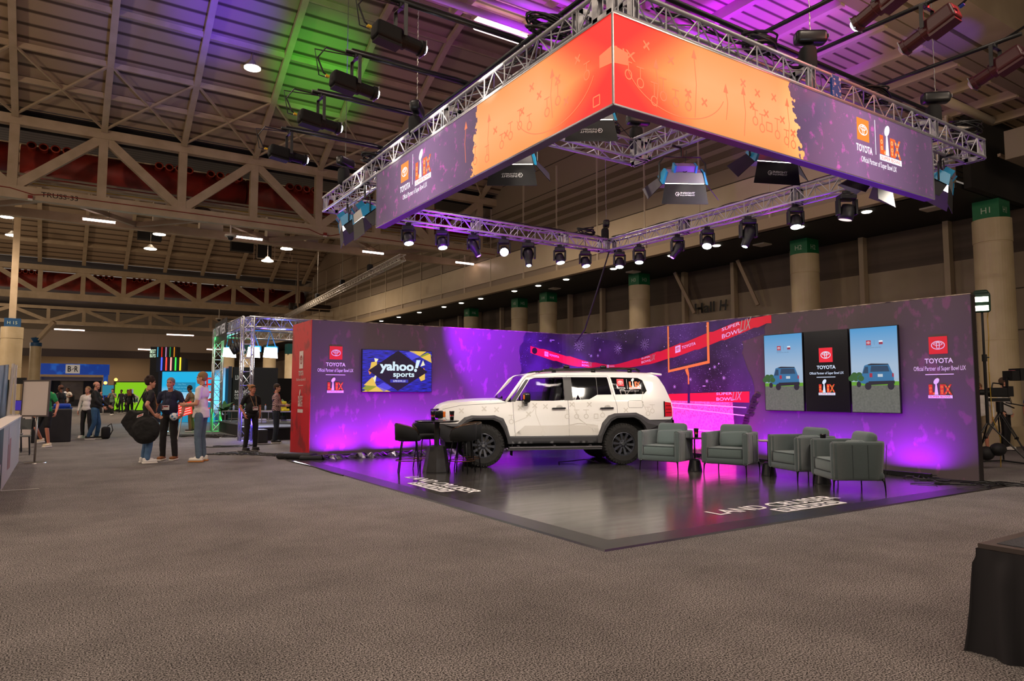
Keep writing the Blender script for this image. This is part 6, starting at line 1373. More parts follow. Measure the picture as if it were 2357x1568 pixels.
tag(MB().tube([(8.7, 11.6, .02), (8.9, 11.9, .03), (9.2, 11.8, .05), (9.3, 11.5, .1), (9.6, 11.4, .02), (9.8, 11.8, .02)], .01, 5).build('power_cable', CABLE), 'thin black cable on the floor beneath the car', 'cable')
# ============================================================ PEOPLE
def limb(m, pts, n=10):      # tapered tube through (point, radius) with round joints
    for (p, r) in pts: m.ball(p, r, n, 6)
    for (p, r), (q, s) in zip(pts, pts[1:]): m.tube([p, q], [r, s], n)
def remesh(o, v, sm=3):
    r = o.modifiers.new('one_surface', 'REMESH'); r.mode = 'VOXEL'; r.voxel_size = v; r.use_smooth_shade = True
    s = o.modifiers.new('smooth', 'SMOOTH'); s.iterations = sm; s.factor = .6
FOLD = bpy.data.textures.new('fold', 'CLOUDS'); FOLD.noise_scale = .11
def folds(o, k=.02):
    d = o.modifiers.new('folds', 'DISPLACE'); d.texture = FOLD; d.strength = k; d.mid_level = .5; d.texture_coords = 'LOCAL'
def hand(m, w, d, side, curl=.5, spread=.5, palm=None):
    """w wrist point, d direction of the hand, palm = the way the palm faces"""
    w = V(w); d = V(d).normalized(); pn = V(palm) if palm is not None else V((0, -side, 0)); pn = (pn-d*pn.dot(d)).normalized(); sd = d.cross(pn)*side
    # sd points towards the thumb
    if sd.dot(V((1, 0, .3))) < 0 and palm is None: sd = -sd
    c = w+d*.05
    R = Matrix((sd, pn, d)).transposed(); m.ball(c, (.043, .018, .052), 10, 6, R); m.ball(w, .027, 8, 6)
    for i, (o, L) in enumerate(((.03, .068), (.011, .077), (-.009, .071), (-.028, .055))):
        b = w+d*.088+sd*o; d2 = (d+pn*curl+sd*(o*spread*4)).normalized(); k1 = b+d2*L*.42; d3 = (d+pn*(curl*2.4)).normalized(); k2 = k1+d3*L*.32; d4 = (d*.5+pn*(curl*3.2)).normalized(); k3 = k2+d4*L*.26
        m.tube([b-d*.02, b, k1, k2, k3], [.0105, .0105, .0095, .0085, .006], 7)
    b = w+d*.03+sd*.028; k1 = b+(d*.55+sd*.75+pn*.25).normalized()*.035; k2 = k1+(d*.9+sd*.35+pn*.4).normalized()*.032; m.tube([w+d*.015+sd*.015, b, k1, k2], [.014, .0135, .0115, .008], 7)
SKIN = mat('skin_light', '#c98f74', .5); SKIN2 = mat('skin_rosy', '#c47f66', .5); SKIN3 = mat('skin_brown', '#6e4430', .5)
def person(label, loc, rz, H=1.78, skin=None, top=('#222', 'tee'), bottom='#334', shoes='#ddd', hair=('#3a2a20', 'short'), la=None, ra=None, lk=None, lf=None, rk=None, rf=None, yaw=0, pitch=0, belly=0, wide=1.0, vox=.008,
           shorts=False, lanyard=None, badge=False, beard=None, group=None, lcurl=.5, rcurl=.5, lean=0, sole='#e8e2d8', female=False):
    k = H/1.78; t = thing('person', label, 'person', loc, rz, group); B = dict(w=False); skin = skin or SKIN
    S = lambda p: (p[0]*k, p[1]*k*1.0, p[2]*k)
    far = vox > .012
    sh = .185*wide; hp = .095*(1.1 if female else 1)
    la = la or ((-.03, .27, 1.16), (.06, .27, .93), (.1, -.05, -1)); ra = ra or ((-.03, -.27, 1.16), (.06, -.27, .93), (.1, .05, -1))
    lk = lk or (.015, hp+.02, .5); rk = rk or (.015, -hp-.02, .5); lf = lf or (-.03, hp+.035, .085); rf = rf or (-.03, -hp-.035, .085)
    L = lambda p: (p[0]+lean*max(0, p[2]-.9), p[1], p[2])
    # body
    m = MB(); hc = V(L((.015, 0, 1.655))); Rh = Matrix.Rotation(radians(yaw), 3, 'Z') @ Matrix.Rotation(radians(pitch), 3, 'Y')
    def hd(p): return S(hc+Rh @ V(p))
    def hb(p, r): m.ball(hd(p), tuple(a*k for a in r), 14, 10, Rh)
    hb((-.01, 0, .035), (.095, .074, .088)); hb((.022, 0, -.03), (.068, .06, .082)); hb((.05, 0, -.085), (.032, .036, .028)); hb((.086, 0, -.012), (.016, .011, .02)); hb((.08, 0, .008), (.008, .009, .03)); hb((.075, 0, .032), (.015, .045, .012))
    for s in (-1, 1): hb((-.012, s*.077, -.012), (.017, .009, .03)); hb((.058, s*.038, -.03), (.022, .02, .022)); hb((.078, s*.001, -.058), (.01, .022, .007))
    limb(m, [(S(L((-.01, 0, 1.47))), .056*k), (S(L((0, 0, 1.58))), .052*k)])
    for (p, r) in (((-.005, 0, 1.36), (.105, .15, .13)), ((0, 0, 1.18), (.10, .13, .15)), ((0, 0, 1.0), (.1, .145, .1))): m.ball(S(L(p)), tuple(a*k for a in r), 14, 10)
    for s, A in ((1, la), (-1, ra)):
        e, w, d = A; limb(m, [(S(L((0, s*sh, 1.435))), .052*k), (S(L((0, s*sh, 1.435))) if False else S(tuple(lerp(a, b, .5) for a, b in zip(L((0, s*sh, 1.435)), L(e)))), .045*k), (S(L(e)), .038*k), (S(tuple(lerp(a, b, .4) for a, b in zip(L(e), L(w)))), .037*k), (S(L(w)), .025*k)])
        hand(m, S(L(w)), d, s, lcurl if s > 0 else rcurl)
    for s, kn, ft in ((1, lk, lf), (-1, rk, rf)):
        limb(m, [(S((0, s*hp, .92)), .08*k), (S(kn), .05*k), (S(tuple(lerp(a, b, .35) for a, b in zip(kn, ft))), .048*k), (S(ft), .033*k)])
        fx, fy, fz = ft; m.tube([S((fx-.04, fy, fz-.045)), S((fx+.04, fy, fz-.04)), S((fx+.15, fy, fz-.055))], [.03*k, .03*k, .02*k], 8)
    bo = m.build('body', skin, t, smooth=True, **B); remesh(bo, vox if not far else vox)
    # face details
    if not far:
        m = MB(); 
        for s in (-1, 1): m.ball(hd((.078, s*.031, .012)), (.008*k, .014*k, .006*k), 8, 6, Rh)
        m.build('eyes', mat('eye_dark', '#2a1c18', .3), t, smooth=True, **B)
        m = MB(); m.ball(hd((.084, 0, -.058)), (.006*k, .02*k, .005*k), 8, 6, Rh); m.build('mouth', mat('lip', '#8c4038', .5), t, smooth=True, **B)
        m = MB()
        for s in (-1, 1): m.ball(hd((.088, s*.031, .03)), (.006*k, .018*k, .004*k), 8, 5, Rh)
        m.build('eyebrows', mat('hair'+hair[0], hair[0], .8), t, smooth=True, **B)
    # hair
    m = MB(); hm = mat('hair'+hair[0], hair[0], .8, bump=.6); st = hair[1]
    if st != 'bald':
        g = (.1, .084, .09) if st != 'curly' else (.105, .09, .095)
        m.ball(hd((-.02, 0, .055)), tuple(a*k for a in g), 14, 10, Rh); m.ball(hd((-.045, 0, .02)), (.07*k, .079*k, .08*k), 12, 8, Rh)
        if st == 'long':
            for s in (-1, 0, 1): limb(m, [(hd((-.05, s*.05, .03)), .05*k), (hd((-.085, s*.07, -.1)), .055*k), (hd((-.1, s*.08, -.24)), .05*k), (hd((-.1, s*.06, -.33)), .03*k)])
        if st == 'bun':
            m.ball(hd((-.11, 0, .08)), .04*k); 
            for a in range(5): limb(m, [(hd((-.11, 0, .08)), .02*k), (hd((-.15-.02*(a % 2), .03*(a-2), .10+.01*a)), .008*k)], 6)
        if st == 'curly': 
            for a in range(12): m.ball(hd((.05*cos(a)-.02, .055*sin(a*1.7), .12+.01*(a % 3))), .026*k, 8, 5)
        if st == 'dread': limb(m, [(hd((-.07, 0, .04)), .06*k), (hd((-.12, 0, -.08)), .045*k), (hd((-.12, 0, -.18)), .03*k)])
        h = m.build('hair', hm, t, smooth=True, **B); remesh(h, max(vox, .007), 2)
    elif st == 'bald': m.ball(hd((-.03, 0, .015)), (.078*k, .079*k, .06*k), 12, 8, Rh); m.build('hair', hm, t, smooth=True, **B)
    if beard: m = MB(); m.ball(hd((.054, 0, -.094)), (.032*k, .034*k, .024*k), 12, 8, Rh); m.build('beard', mat('hair'+beard, beard, .85), t, smooth=True, **B)
    # trousers
    m = MB(); pc = mat('cloth'+bottom, bottom, .85, bump=.2); m.ball(S((0, 0, .97)), (.125*k, .165*k*(1.05 if female else 1), .1*k), 14, 10)
    for s, kn, ft in ((1, lk, lf), (-1, rk, rf)):
        if shorts: q = tuple(lerp(a, b, .8) for a, b in zip((0, s*hp, .92), kn)); limb(m, [(S((0, s*hp, .9)), .1*k), (S(q), .088*k)])
        else: limb(m, [(S((0, s*hp, .9)), .098*k), (S(kn), .07*k), (S(tuple(lerp(a, b, .6) for a, b in zip(kn, ft))), .066*k), (S((ft[0], ft[1], ft[2]+.015)), .058*k)])
    o = m.build('shorts' if shorts else 'trousers', pc, t, smooth=True, **B); remesh(o, max(vox*1.3, .011), 8); folds(o, .018)
    # top
    kind = top[1]; tm = top[2] if len(top) > 2 else mat('cloth'+top[0], top[0], .85, bump=.2); m = MB()
    bz = .93 if kind != 'tuck' else 1.0
    m.ball(S(L((-.01, 0, 1.35))), (.125*k, .18*k*wide, .145*k), 16, 10); m.ball(S(L((.01+belly*.5, 0, 1.15))), ((.128+belly)*k, (.155+belly*.6)*k*wide, .2*k), 16, 10); m.ball(S(L((.005, 0, bz+.09))), ((.135+belly*.6)*k, .172*k, .13*k), 16, 10)
    for s, A in ((1, la), (-1, ra)):
        e, w, d = A; s0 = L((0, s*sh, 1.43)); pts = [(S(L((0, s*.1, 1.46))), .062*k), (S(s0), .064*k)]
        if kind in ('tee', 'tuck'): pts.append((S(tuple(lerp(a, b, .62) for a, b in zip(s0, L(e)))), .06*k))
        else: pts += [(S(L(e)), .056*k), (S(tuple(lerp(a, b, .9) for a, b in zip(L(e), L(w)))), .042*k)]
        limb(m, pts)
    if kind == 'hood': limb(m, [(S(L((-.09, .05, 1.5))), .06*k), (S(L((-.11, 0, 1.48))), .07*k), (S(L((-.09, -.05, 1.5))), .06*k)])
    if kind == 'tee' and not female: m.tube([S(L((0, 0, bz+.1))), S(L((0, 0, bz-.06)))], [.15*k, .165*k], 16)
    o = m.build({'tee': 't_shirt', 'tuck': 'polo_shirt', 'long': 'shirt', 'hood': 'hooded_top'}[kind], tm, t, smooth=True, **B); remesh(o, max(vox*1.3, .011), 16); folds(o, .022)
    # shoes
    for s, ft in ((1, lf), (-1, rf)):
        fx, fy, fz = ft; g = fz-.085; m = MB(); m.rbox(S((fx+.055, fy, g+.055)), (.27*k, .095*k, .065*k), .03*k); m.rbox(S((fx-.02, fy, g+.085)), (.12*k, .085*k, .07*k), .03*k); sh_ = m.build('shoe', mat('shoe'+shoes, shoes, .6), t, smooth=True, **B)
        m = MB(); m.rbox(S((fx+.055, fy, g+.016)), (.285*k, .1*k, .03*k), .012*k); m.build('sole', mat('sole'+sole, sole, .6), t, smooth=True, **B)
    if lanyard:
        lm = mat('lan'+lanyard, lanyard, .7); m = MB(); bx = .145+belly*1.2
        m.tube([S(L((-.06, .07, 1.53))), S(L((.07, .08, 1.46))), S(L((bx, .03, 1.2))), S(L((bx+.01, 0, 1.13)))], .006*k, 5); m.tube([S(L((-.06, -.07, 1.53))), S(L((.07, -.08, 1.46))), S(L((bx, -.03, 1.2))), S(L((bx+.01, 0, 1.13)))], .006*k, 5); m.tube([S(L((-.06, .07, 1.53))), S(L((-.08, 0, 1.54))), S(L((-.06, -.07, 1.53)))], .006*k, 5); m.build('lanyard', lm, t, **B)
    if badge:
        bx = (.155+belly*1.25)*k; m = MB(); m.box(bx, bx+.006, -.075*k, .075*k, 1.09*k, 1.19*k); m.build('name_badge', mat('badge_white', '#e9e3df', .5), t, **B); m = MB(); P = Panel(flat((bx+.0065, -.07*k, 1.09*k), (0, 1, 0), (0, 0, 1))); P.rect(m, .03, .125, .06*k, .085*k, .001); P.rect(m, .0, .02, .02, .09*k, .001); m.build('badge_print', mat('badge_red', '#8c1d22', .5), t, **B)
    return t, S
CL, CR, CF, CB = radians(147), radians(-33), radians(57), radians(237)   # facing left, right, away, towards the camera
# man with the big black bag
tt1, S_ = person('person with dark curly hair, black t-shirt and a huge black bag, back half turned', (1.62, 16.75, 0), radians(8), 1.83, SKIN, ('#17171a', 'tee'), '#4a6a8e', '#e6e2dc', ('#2a1810', 'curly'),
    ra=((-.12, -.33, 1.2), (.04, -.25, 1.0), (.8, .2, -.4)), la=((.05, .27, 1.15), (.2, .22, .98), (.8, -.1, -.5)), yaw=-8, lanyard='#b08050', vox=.0075, group=None)
m = MB(); c = V((1.62, 16.75, 0)); rt, fw = V((cos(CR), sin(CR), 0)), V((cos(CF), sin(CF), 0))
def around(c, r, f, z): return c+rt*r+fw*f+V((0, 0, z))
prof = []; n = 20
bagm = mat('bag_black', '#09090a', .8, bump=.25)
t = thing('shoulder_bag', 'huge round black bag hanging beside the person in the black t-shirt', 'bag', around(c, 0, -.3, .52))
m = MB(); RC = Matrix.Rotation(CR, 3, 'Z'); m.lathe([(0, -.12), (.2, -.11), (.29, -.05), (.3, .04), (.2, .1), (0, .11)], around(c, .09, -.27, .72), 28, RC @ Matrix.Rotation(pi/2, 3, 'X')); m.prism([(-.42, .88), (-.3, .7), (-.1, .5), (.1, .6), (.2, 1.0), (.08, 1.1), (-.08, 1.08), (-.24, 1.14), (-.3, 1.06)], lambda u, v, d: around(c, u, -.25+d, v), -.08, .07)
o = m.build('bag_body', bagm, t, smooth=True); remesh(o, .014, 8); folds(o, .028)
m = MB(); m.tube([around(c, -.2, -.2, 1.08), around(c, -.13, -.16, 1.3), around(c, -.03, -.12, 1.56), around(c, .12, -.2, 1.3), around(c, .15, -.3, 1.0)], .014, 6); m.build('bag_strap', BLK, t)
m = MB(); P = Panel(flat(around(c, .06, -.435, .99), rt, V((.0, 0, 1)))); P.poly(m, [(-.07, -.02), (.06, .03), (.07, .08), (-.06, .03)], .02); m.build('bag_label', mat('label_white', '#ece4e2', .5), t); m = MB(); P.poly(m, [(-.05, .0), (.045, .037), (.052, .06), (-.043, .023)], .022); m.build('label_print', mat('label_red', '#c02020', .5), t)
# grey haired man in navy polo
t2, S2 = person('person with grey hair and goatee, navy polo shirt and name badge, facing the camera', (2.08, 17.2, 0), radians(240), 1.82, SKIN2, ('#1d2038', 'tuck'), '#1e1b1c', '#8a5428', ('#7c756e', 'short'),
    la=((-.02, .29, 1.18), (.17, .34, .99), (.75, -.15, -.5)), ra=((-.03, -.3, 1.17), (.1, -.29, .95), (.35, .1, -1)), belly=.04, wide=1.02, pitch=-6, lanyard='#161a2c', badge=True, beard='#b8b0aa', vox=.0075, lcurl=.25)
Rp = MW[t2.name]; bp_ = Rp @ V((.3, .22, .97)); tb = thing('small_football', 'small white and blue soccer ball held by the person in the navy polo', 'ball', bp_-V((0, 0, .075)))
m = MB(); m.ball(bp_, .085, 20, 14); m.build('ball_shell', mat('ball_white', '#e8e8ea', .4), tb, smooth=True)
m = MB()
for d in ((1, 0, .1), (.2, .9, .3), (-.3, -.8, .5), (.5, -.6, -.6), (0, 0, 1), (.7, .5, -.5), (.6, -.4, .7)): d = V(d).normalized(); R = d.to_track_quat('Z', 'Y').to_matrix(); m.lathe([(0, .0862), (.028, .0815)], bp_, 5, Rp.to_3x3() @ R)
m.build('ball_patch', mat('ball_blue', '#3f86b4', .4), tb)
# tall man in white t-shirt
t3, S3 = person('tall person with short blond hair, white t-shirt and jeans, gesturing with both hands', (2.62, 16.5, 0), radians(152), 1.94, SKIN, ('#e4dcd8', 'tee'), '#56687a', '#e9e3d6', ('#8a6a44', 'short'),
    la=((.0, .26, 1.15), (.25, .14, 1.13), (1, -.1, .05)), ra=((.02, -.25, 1.14), (.27, -.1, 1.11), (1, .15, 0)), yaw=4, lanyard='#2a2522', sole='#b87838', vox=.0075, lcurl=.15, rcurl=.2)
m = MB(); w_ = V(S3((.23, .15, 1.13))); m.tube([w_+V((.0, .034*cos(a), .034*sin(a))) for a in [2*pi*i/12 for i in range(12)]], .009, 6, closed=True); m.build('wrist_watch', mat('watch_silver', '#c8c8c8', .3, .8), t3, w=False)
m = MB(); P = Panel(flat((-.155, .08, 1.28), (0, -1, 0), (0, 0, 1))); P.rect(m, 0, .16, .03, .09, .03); m.build('shirt_print', mat('label_red', '#c02020', .5), t3, w=False)
# woman in black
t4, S4 = person('person in black t-shirt and black trousers with hair in a messy bun, hands in pockets', (4.24, 19.05, 0), radians(285), 1.70, SKIN2, ('#111013', 'tuck'), '#141214', '#1a1817', ('#9a6c44', 'bun'),
    la=((-.08, .28, 1.17), (.05, .22, .98), (.3, -.2, -1)), ra=((-.08, -.28, 1.17), (.05, -.22, .98), (.3, .2, -1)), belly=.045, wide=1.02, yaw=28, pitch=4, badge=True, lanyard='#a07850', female=True, vox=.008, sole='#1a1817')
m = MB(); m.tube([S4((.07, -.07, 1.72)), S4((.1, 0, 1.735)), S4((.07, .07, 1.72))], .012, 6); m.build('sunglasses', GBLK, t4, w=False)
def plaid(name, a, b_, sc):
    m, nt, b = node_mat(name); N = nt.nodes.new; L = nt.links.new; tc = N('ShaderNodeTexCoord'); 
    w1 = N('ShaderNodeTexWave'); w1.inputs['Scale'].default_value = sc; w1.bands_direction = 'Z'; L(tc.outputs['Object'], w1.inputs[0]); w2 = N('ShaderNodeTexWave'); w2.inputs['Scale'].default_value = sc; w2.bands_direction = 'DIAGONAL'; L(tc.outputs['Object'], w2.inputs[0])
    mx = N('ShaderNodeMath'); mx.operation = 'MAXIMUM'; L(w1.outputs['Fac'], mx.inputs[0]); L(w2.outputs['Fac'], mx.inputs[1]); r = N('ShaderNodeValToRGB'); L(mx.outputs[0], r.inputs[0]); e = r.color_ramp.elements; e[0].position = .75; e[0].color = (*lin(a), 1); e[1].position = .9; e[1].color = (*lin(b_), 1); L(r.outputs[0], b.inputs['Base Color']); b.inputs['Roughness'].default_value = .85; return m
person('person in pale plaid shirt and dark jeans half hidden by the red panel', (5.45, 21.3, 0), radians(-20), 1.76, SKIN, ('#c', 'long', plaid('plaid_pale', '#c9a29c', '#3a2c3c', 9)), '#1d2530', '#1a1817', ('#3a2a1c', 'short'),
    ra=((.02, -.25, 1.15), (.26, -.12, 1.12), (1, .2, .1)), la=((.02, .25, 1.15), (.26, .12, 1.12), (1, -.2, .1)), lanyard='#d03020', vox=.009)
person('person in dark plaid shirt and tan trousers leaning at a tall table', (4.35, 29.6, 0), radians(150), 1.78, SKIN3, ('#c', 'long', plaid('plaid_dark', '#3a2024', '#a88060', 8)), '#6b5330', '#2a2018', ('#15100e', 'short'),
    ra=((.1, -.22, 1.2), (.35, -.12, 1.12), (1, .1, 0)), la=((.1, .22, 1.2), (.35, .12, 1.12), (1, -.1, 0)), pitch=18, beard='#15100e', lean=.12, vox=.011)
person('person with shaved head, black hooded top and blue jeans, seen from the side', (1.0, 26.4, 0), radians(-15), 1.86, SKIN, ('#131214', 'hood'), '#2f5478', '#1c1b1c', ('#5a4636', 'bald'),
    ra=((.08, -.28, 1.18), (.27, -.24, 1.0), (.7, .1, -.7)), la=((.1, .26, 1.18), (.33, .2, 1.02), (.8, -.1, -.5)), lk=(.09, .12, .5), lf=(.04, .13, .085), rk=(.02, -.12, .5), rf=(-.13, -.13, .085), belly=.03, vox=.01, lcurl=.1)
person('person in white blouse and black trousers behind the one in the black hooded top', (.80, 27.3, 0), radians(236), 1.70, SKIN, ('#dcd6d2', 'long'), '#18161a', '#d6cdc4', ('#8a6a4a', 'long'), female=True, vox=.011)
person('person with long braids, pale sports shirt and a backpack, in the far aisle', (.42, 50.4, 0), radians(232), 1.86, SKIN3, ('#cfc6b8', 'tee'), '#3c2a1c', '#dcd6cc', ('#1a100c', 'dread'),
    la=((.1, .36, 1.25), (.32, .3, 1.2), (.8, 0, .2)), ra=((-.02, -.36, 1.2), (.1, -.42, 1.0), (.3, 0, -1)), vox=.014)
person('person in grey-green t-shirt and dark trousers walking with thumbs in backpack straps', (2.99, 53.7, 0), radians(245), 1.78, SKIN, ('#5f6f64', 'tee'), '#2b2a2e', '#dad6ce', ('#3a2418', 'short'),
    la=((.05, .24, 1.2), (.14, .12, 1.38), (0, -.1, 1)), ra=((.05, -.24, 1.2), (.14, -.12, 1.38), (0, .1, 1)), lk=(.2, .1, .52), lf=(.1, .11, .12), rk=(-.05, -.1, .5), rf=(-.25, -.11, .1), vox=.014)
person('person with long auburn hair in a black coat seen from behind before the green screen', (3.63, 48.2, 0), radians(60), 1.74, SKIN, ('#121114', 'long'), '#141316', '#c8bfb4', ('#7c4a26', 'long'), female=True, vox=.014)
person('person in green shirt, black shorts and cream trainers striding behind the sign stand', (-.30, 23.2, 0), radians(235), 1.80, SKIN2, ('#1f8c50', 'tee'), '#131216', '#d8c8a8', ('#3a2a20', 'short'), shorts=True,
    lk=(.08, .12, .5), lf=(.0, .13, .09), rk=(.12, -.16, .52), rf=(-.18, -.2, .2), la=((-.06, .3, 1.16), (.1, .36, .95), (.3, 0, -1)), vox=.01)
person('bald person in black shirt standing beyond the sign stand', (.05, 30.6, 0), radians(150), 1.80, SKIN3, ('#1c1c20', 'tee'), '#1a1a1e', '#222222', ('#3a2418', 'bald'), vox=.013)
for (x, y, s, c1) in ((3.95, 60.5, 'left', '#26242c'), (4.45, 61.5, 'right', '#3a3a40')):
    person('distant person in dark clothes in front of the green screen, on the %s' % s, (x, y, 0), radians(230), 1.76, SKIN3, (c1, 'long'), '#1c1c22', '#303030', ('#1c1410', 'short'), vox=.02)
person('distant person holding a red microphone beside the blue gate', (2.55, 58.5, 0), radians(200), 1.60, SKIN2, ('#1c1a20', 'tee'), '#26242c', '#555555', ('#6a5040', 'bald'), ra=((.1, -.25, 1.15), (.3, -.2, 1.05), (1, 0, .1)), vox=.018)
# right side of the stand
person('person in pale grey t-shirt and black trousers standing behind the video camera', (20.75, 8.3, 0), radians(275), 1.88, SKIN, ('#b9b2aa', 'tee'), '#141316', '#d8d4cc', ('#4a3424', 'short'),
    ra=((-.03, -.28, 1.17), (.05, -.3, .95), (.2, 0, -1)), yaw=35, lanyard='#2a2520', vox=.011)
person('person in white overshirt and khaki shorts half hidden behind the wall end', (18.9, 8.1, 0), radians(200), 1.72, SKIN2, ('#d2cbc2', 'long'), '#8c7a5c', '#2a2622', ('#6a4a2c', 'short'), shorts=True, vox=.011)
person('person in blue shirt cut off by the right edge of the photo', (21.15, 7.72, 0), radians(200), 1.74, SKIN2, ('#1d3f80', 'tee'), '#20222c', '#2a2622', ('#3a2a20', 'short'), vox=.012)
# ============================================================ RIGHT: light stand, video camera, riser
t = thing('light_stand', 'tall black light stand with a green work light behind the end of the wall', 'light stand', (15.6, 6.55, 0))
m = MB(); m.cyl((15.6, 6.55, .85), (15.6, 6.55, 2.2), .03, n=10); m.build('lower_pole', BLK, t); m = MB(); m.cyl((15.6, 6.55, 2.2), (15.6, 6.55, 3.12), .022, n=10); m.build('upper_pole', BLK, t)
m = MB(); m.cyl((15.6, 6.55, 2.12), (15.6, 6.55, 2.26), .045, n=10); m.cyl((15.6, 6.55, 2.2), (15.66, 6.49, 2.2), .015, n=6); m.build('clamp_collar', BLK, t)
for a in (-80, 40, 160):
    d = V((cos(radians(a)), sin(radians(a)), 0)); m = MB(); m.tube([V((15.6, 6.55, .9)), V((15.6, 6.55, .9))+d*.75+V((0, 0, -.88))], .016, 6); m.tube([V((15.6, 6.55, .35)), V((15.6, 6.55, .9))+d*.45+V((0, 0, -.53))], .01, 6); m.build('leg', BLK, t)
m = MB(); Rg = Matrix.Rotation(radians(205), 3, 'Z') @ Matrix.Rotation(radians(15), 3, 'Y'); m.rbox((15.6, 6.55, 3.32), (.26, .3, .4), .05, Rg); m.rbox(V((15.6, 6.55, 3.32))+Rg @ V((-.12, 0, .1)), (.16, .26, .26), .05, Rg); m.build('lamp_body', mat('lamp_green', '#1d3a2c', .45), t, smooth=True)
m = MB(); q = V((15.6, 6.55, 3.32))+Rg @ V((.135, 0, .08)); m.cbox(q, (.01, .22, .1), Rg); m.build('lamp_lens', glow('work_lamp', '#fff4e0', 14), t); m = MB(); m.cbox(V((15.6, 6.55, 3.32))+Rg @ V((.135, 0, -.1)), (.01, .22, .1), Rg); m.build('lamp_lens', MATS['work_lamp'], t)
m = MB(); m.tube([(15.7, 6.45, 3.3), (15.7, 6.5, 3.0), (15.62, 6.46, 2.6), (15.65, 6.5, 2.2), (15.6, 6.48, 1.9), (15.67, 6.5, 1.4), (15.62, 6.47, 1.0), (15.75, 6.4, .6), (15.7, 6.4, .02)], .009, 6); m.build('power_cable', mat('cable_yellow', '#a8861c', .5), t)
light('SPOT', (15.35, 6.4, 3.4), (12, 8, .5), 60, '#fff0d8', .1, 70, .5)
m = MB(); m.ball((15.5, 6.35, .38), (.22, .13, .13), 14, 8); m.ball((15.35, 6.5, .3), (.18, .14, .14), 12, 8); tag(m.build('sandbag', mat('bag_nylon', '#0f0f12', .7), smooth=True), 'black sandbag slung on the light stand', 'sandbag')
t = thing('video_camera', 'black broadcast camera on a tripod with hooded viewfinder', 'video camera', (16.9, 6.85, 0)); c0 = V((16.9, 6.85, 1.50)); RR = Matrix.Rotation(radians(147), 3, 'Z')
def K(x, y, z): return c0+RR @ V((x, y, z))
m = MB(); m.rbox(K(0, 0, 0), (.42, .14, .2), .03, RR); m.cbox(K(-.2, .0, .02), (.12, .16, .22), RR); m.build('camera_body', BLKR, t)
m = MB(); m.tube([K(.2, 0, 0), K(.3, 0, 0), K(.5, 0, 0), K(.5, 0, 0), K(.62, 0, 0)], [.055, .06, .06, .08, .085], 16); m.build('lens', BLK, t, smooth=False)
m = MB(); m.tube([K(-.1, 0, .1), K(-.08, 0, .18), K(.12, 0, .2), K(.15, 0, .1)], .016, 6); m.build('top_handle', BLK, t)
m = MB(); m.cbox(K(-.3, 0, .36), (.2, .3, .2), RR); m.cbox(K(-.18, 0, .22), (.04, .04, .2), RR); m.cbox(K(-.42, 0, .38), (.12, .36, .26), RR); m.build('viewfinder', BLKR, t); m = MB(); m.cbox(K(-.3, .0, .465), (.08, .12, .01), RR); m.build('tape_mark', mat('tape_pink', '#c86a78', .5), t)
m = MB(); m.cbox(K(0, 0, -.16), (.4, .1, .07), RR); m.cyl(K(0, 0, -.2), K(0, 0, -.42), .07, n=14); m.tube([K(-.1, .05, -.22), K(-.5, .12, -.3), K(-.75, .15, -.36)], .014, 6); m.tube([K(-.1, -.1, -.22), K(-.45, -.2, -.34)], .014, 6); m.build('fluid_head', BLK, t)
for a in (20, 140, 260):
    d = V((cos(radians(a)), sin(radians(a)), 0)); b0 = K(0, 0, -.42); foot = V((b0.x, b0.y, 0))+d*.62; sd = V((-d.y, d.x, 0))*.035; m = MB(); md = b0.lerp(foot, .5)
    m.tube([b0+sd, md+sd], .014, 6); m.tube([b0-sd, md-sd], .014, 6); m.tube([md, foot], .016, 6); m.cbox(md, (.06, .06, .05)); m.build('leg', BLK, t)
m = MB(); b0 = K(0, 0, 0)
for a in (20, 140, 260): m.bar((b0.x, b0.y, .05), (b0.x+.6*cos(radians(a)), b0.y+.6*sin(radians(a)), .02), .03, .03)
m.build('spreader', BLKR, t)
m = MB(); m.rbox((19.6, 9.2, .55), (1.2, .5, 1.1), .02); tag(m.build('equipment_case', mat('case_black', '#121218', .6)), 'black equipment case behind the camera tripod', 'case')
m = MB(); m.box(21.6, 22.9, 8.7, 10.4, 0, .55); tag(m.build('column_plinth', COLM), 'low beige plinth block behind the legs of the people on the right', 'plinth')
# stage riser with skirt
t = thing('stage_riser', 'black carpeted stage riser with pleated skirt at the bottom right corner', 'stage', (4.49, 1.97, 0))
m = MB(); m.box(4.49, 6.6, -1.2, 1.97, .585, .612); m.build('edge_frame', mat('riser_edge', '#4e4542', .4, .3), t)
m = MB(); m.box(4.56, 6.55, -1.15, 1.90, .60, .616); m.build('riser_deck', mat('riser_carpet', '#26272b', .95, col2='#44474d', scale=160), t)
m = MB(); m.box(4.6, 6.5, -1.1, 1.86, .0, .59); m.build('riser_core', BLKR, t)
vs = []; n = 260; path = [(4.49, -1.2), (4.49, 1.97), (6.6, 1.97)]
def pathpt(u):
    L1 = 3.17; L2 = 2.11
    if u < L1-.03: return V((4.485, -1.2+u, 0)), V((-1, 0, 0))
    if u < L1+.03: return V((4.487, 1.972, 0)), V((-.7, .7, 0))
    return V((4.49+(u-L1), 1.975, 0)), V((0, 1, 0))
zs = [.585, .54, .5, .4, .25, .12, .05, .0]
for i in range(n+1):
    u = 5.28*i/n; p, nn = pathpt(u); ph = u*2*pi/.075+1.5*sin(u*9)
    for z in zs:
        a = (.585-z)/.585; amp = .004 if z > .52 else .010+.022*a; vs.append(tuple(p+nn*(amp*(1+sin(ph*(1 if z > .5 else .5)+.6*sin(z*6+u*5)))+.035*a)+V((0, 0, z))))
k = len(zs); fs = [(i*k+j, (i+1)*k+j, (i+1)*k+j+1, i*k+j+1) for i in range(n) for j in range(k-1)]
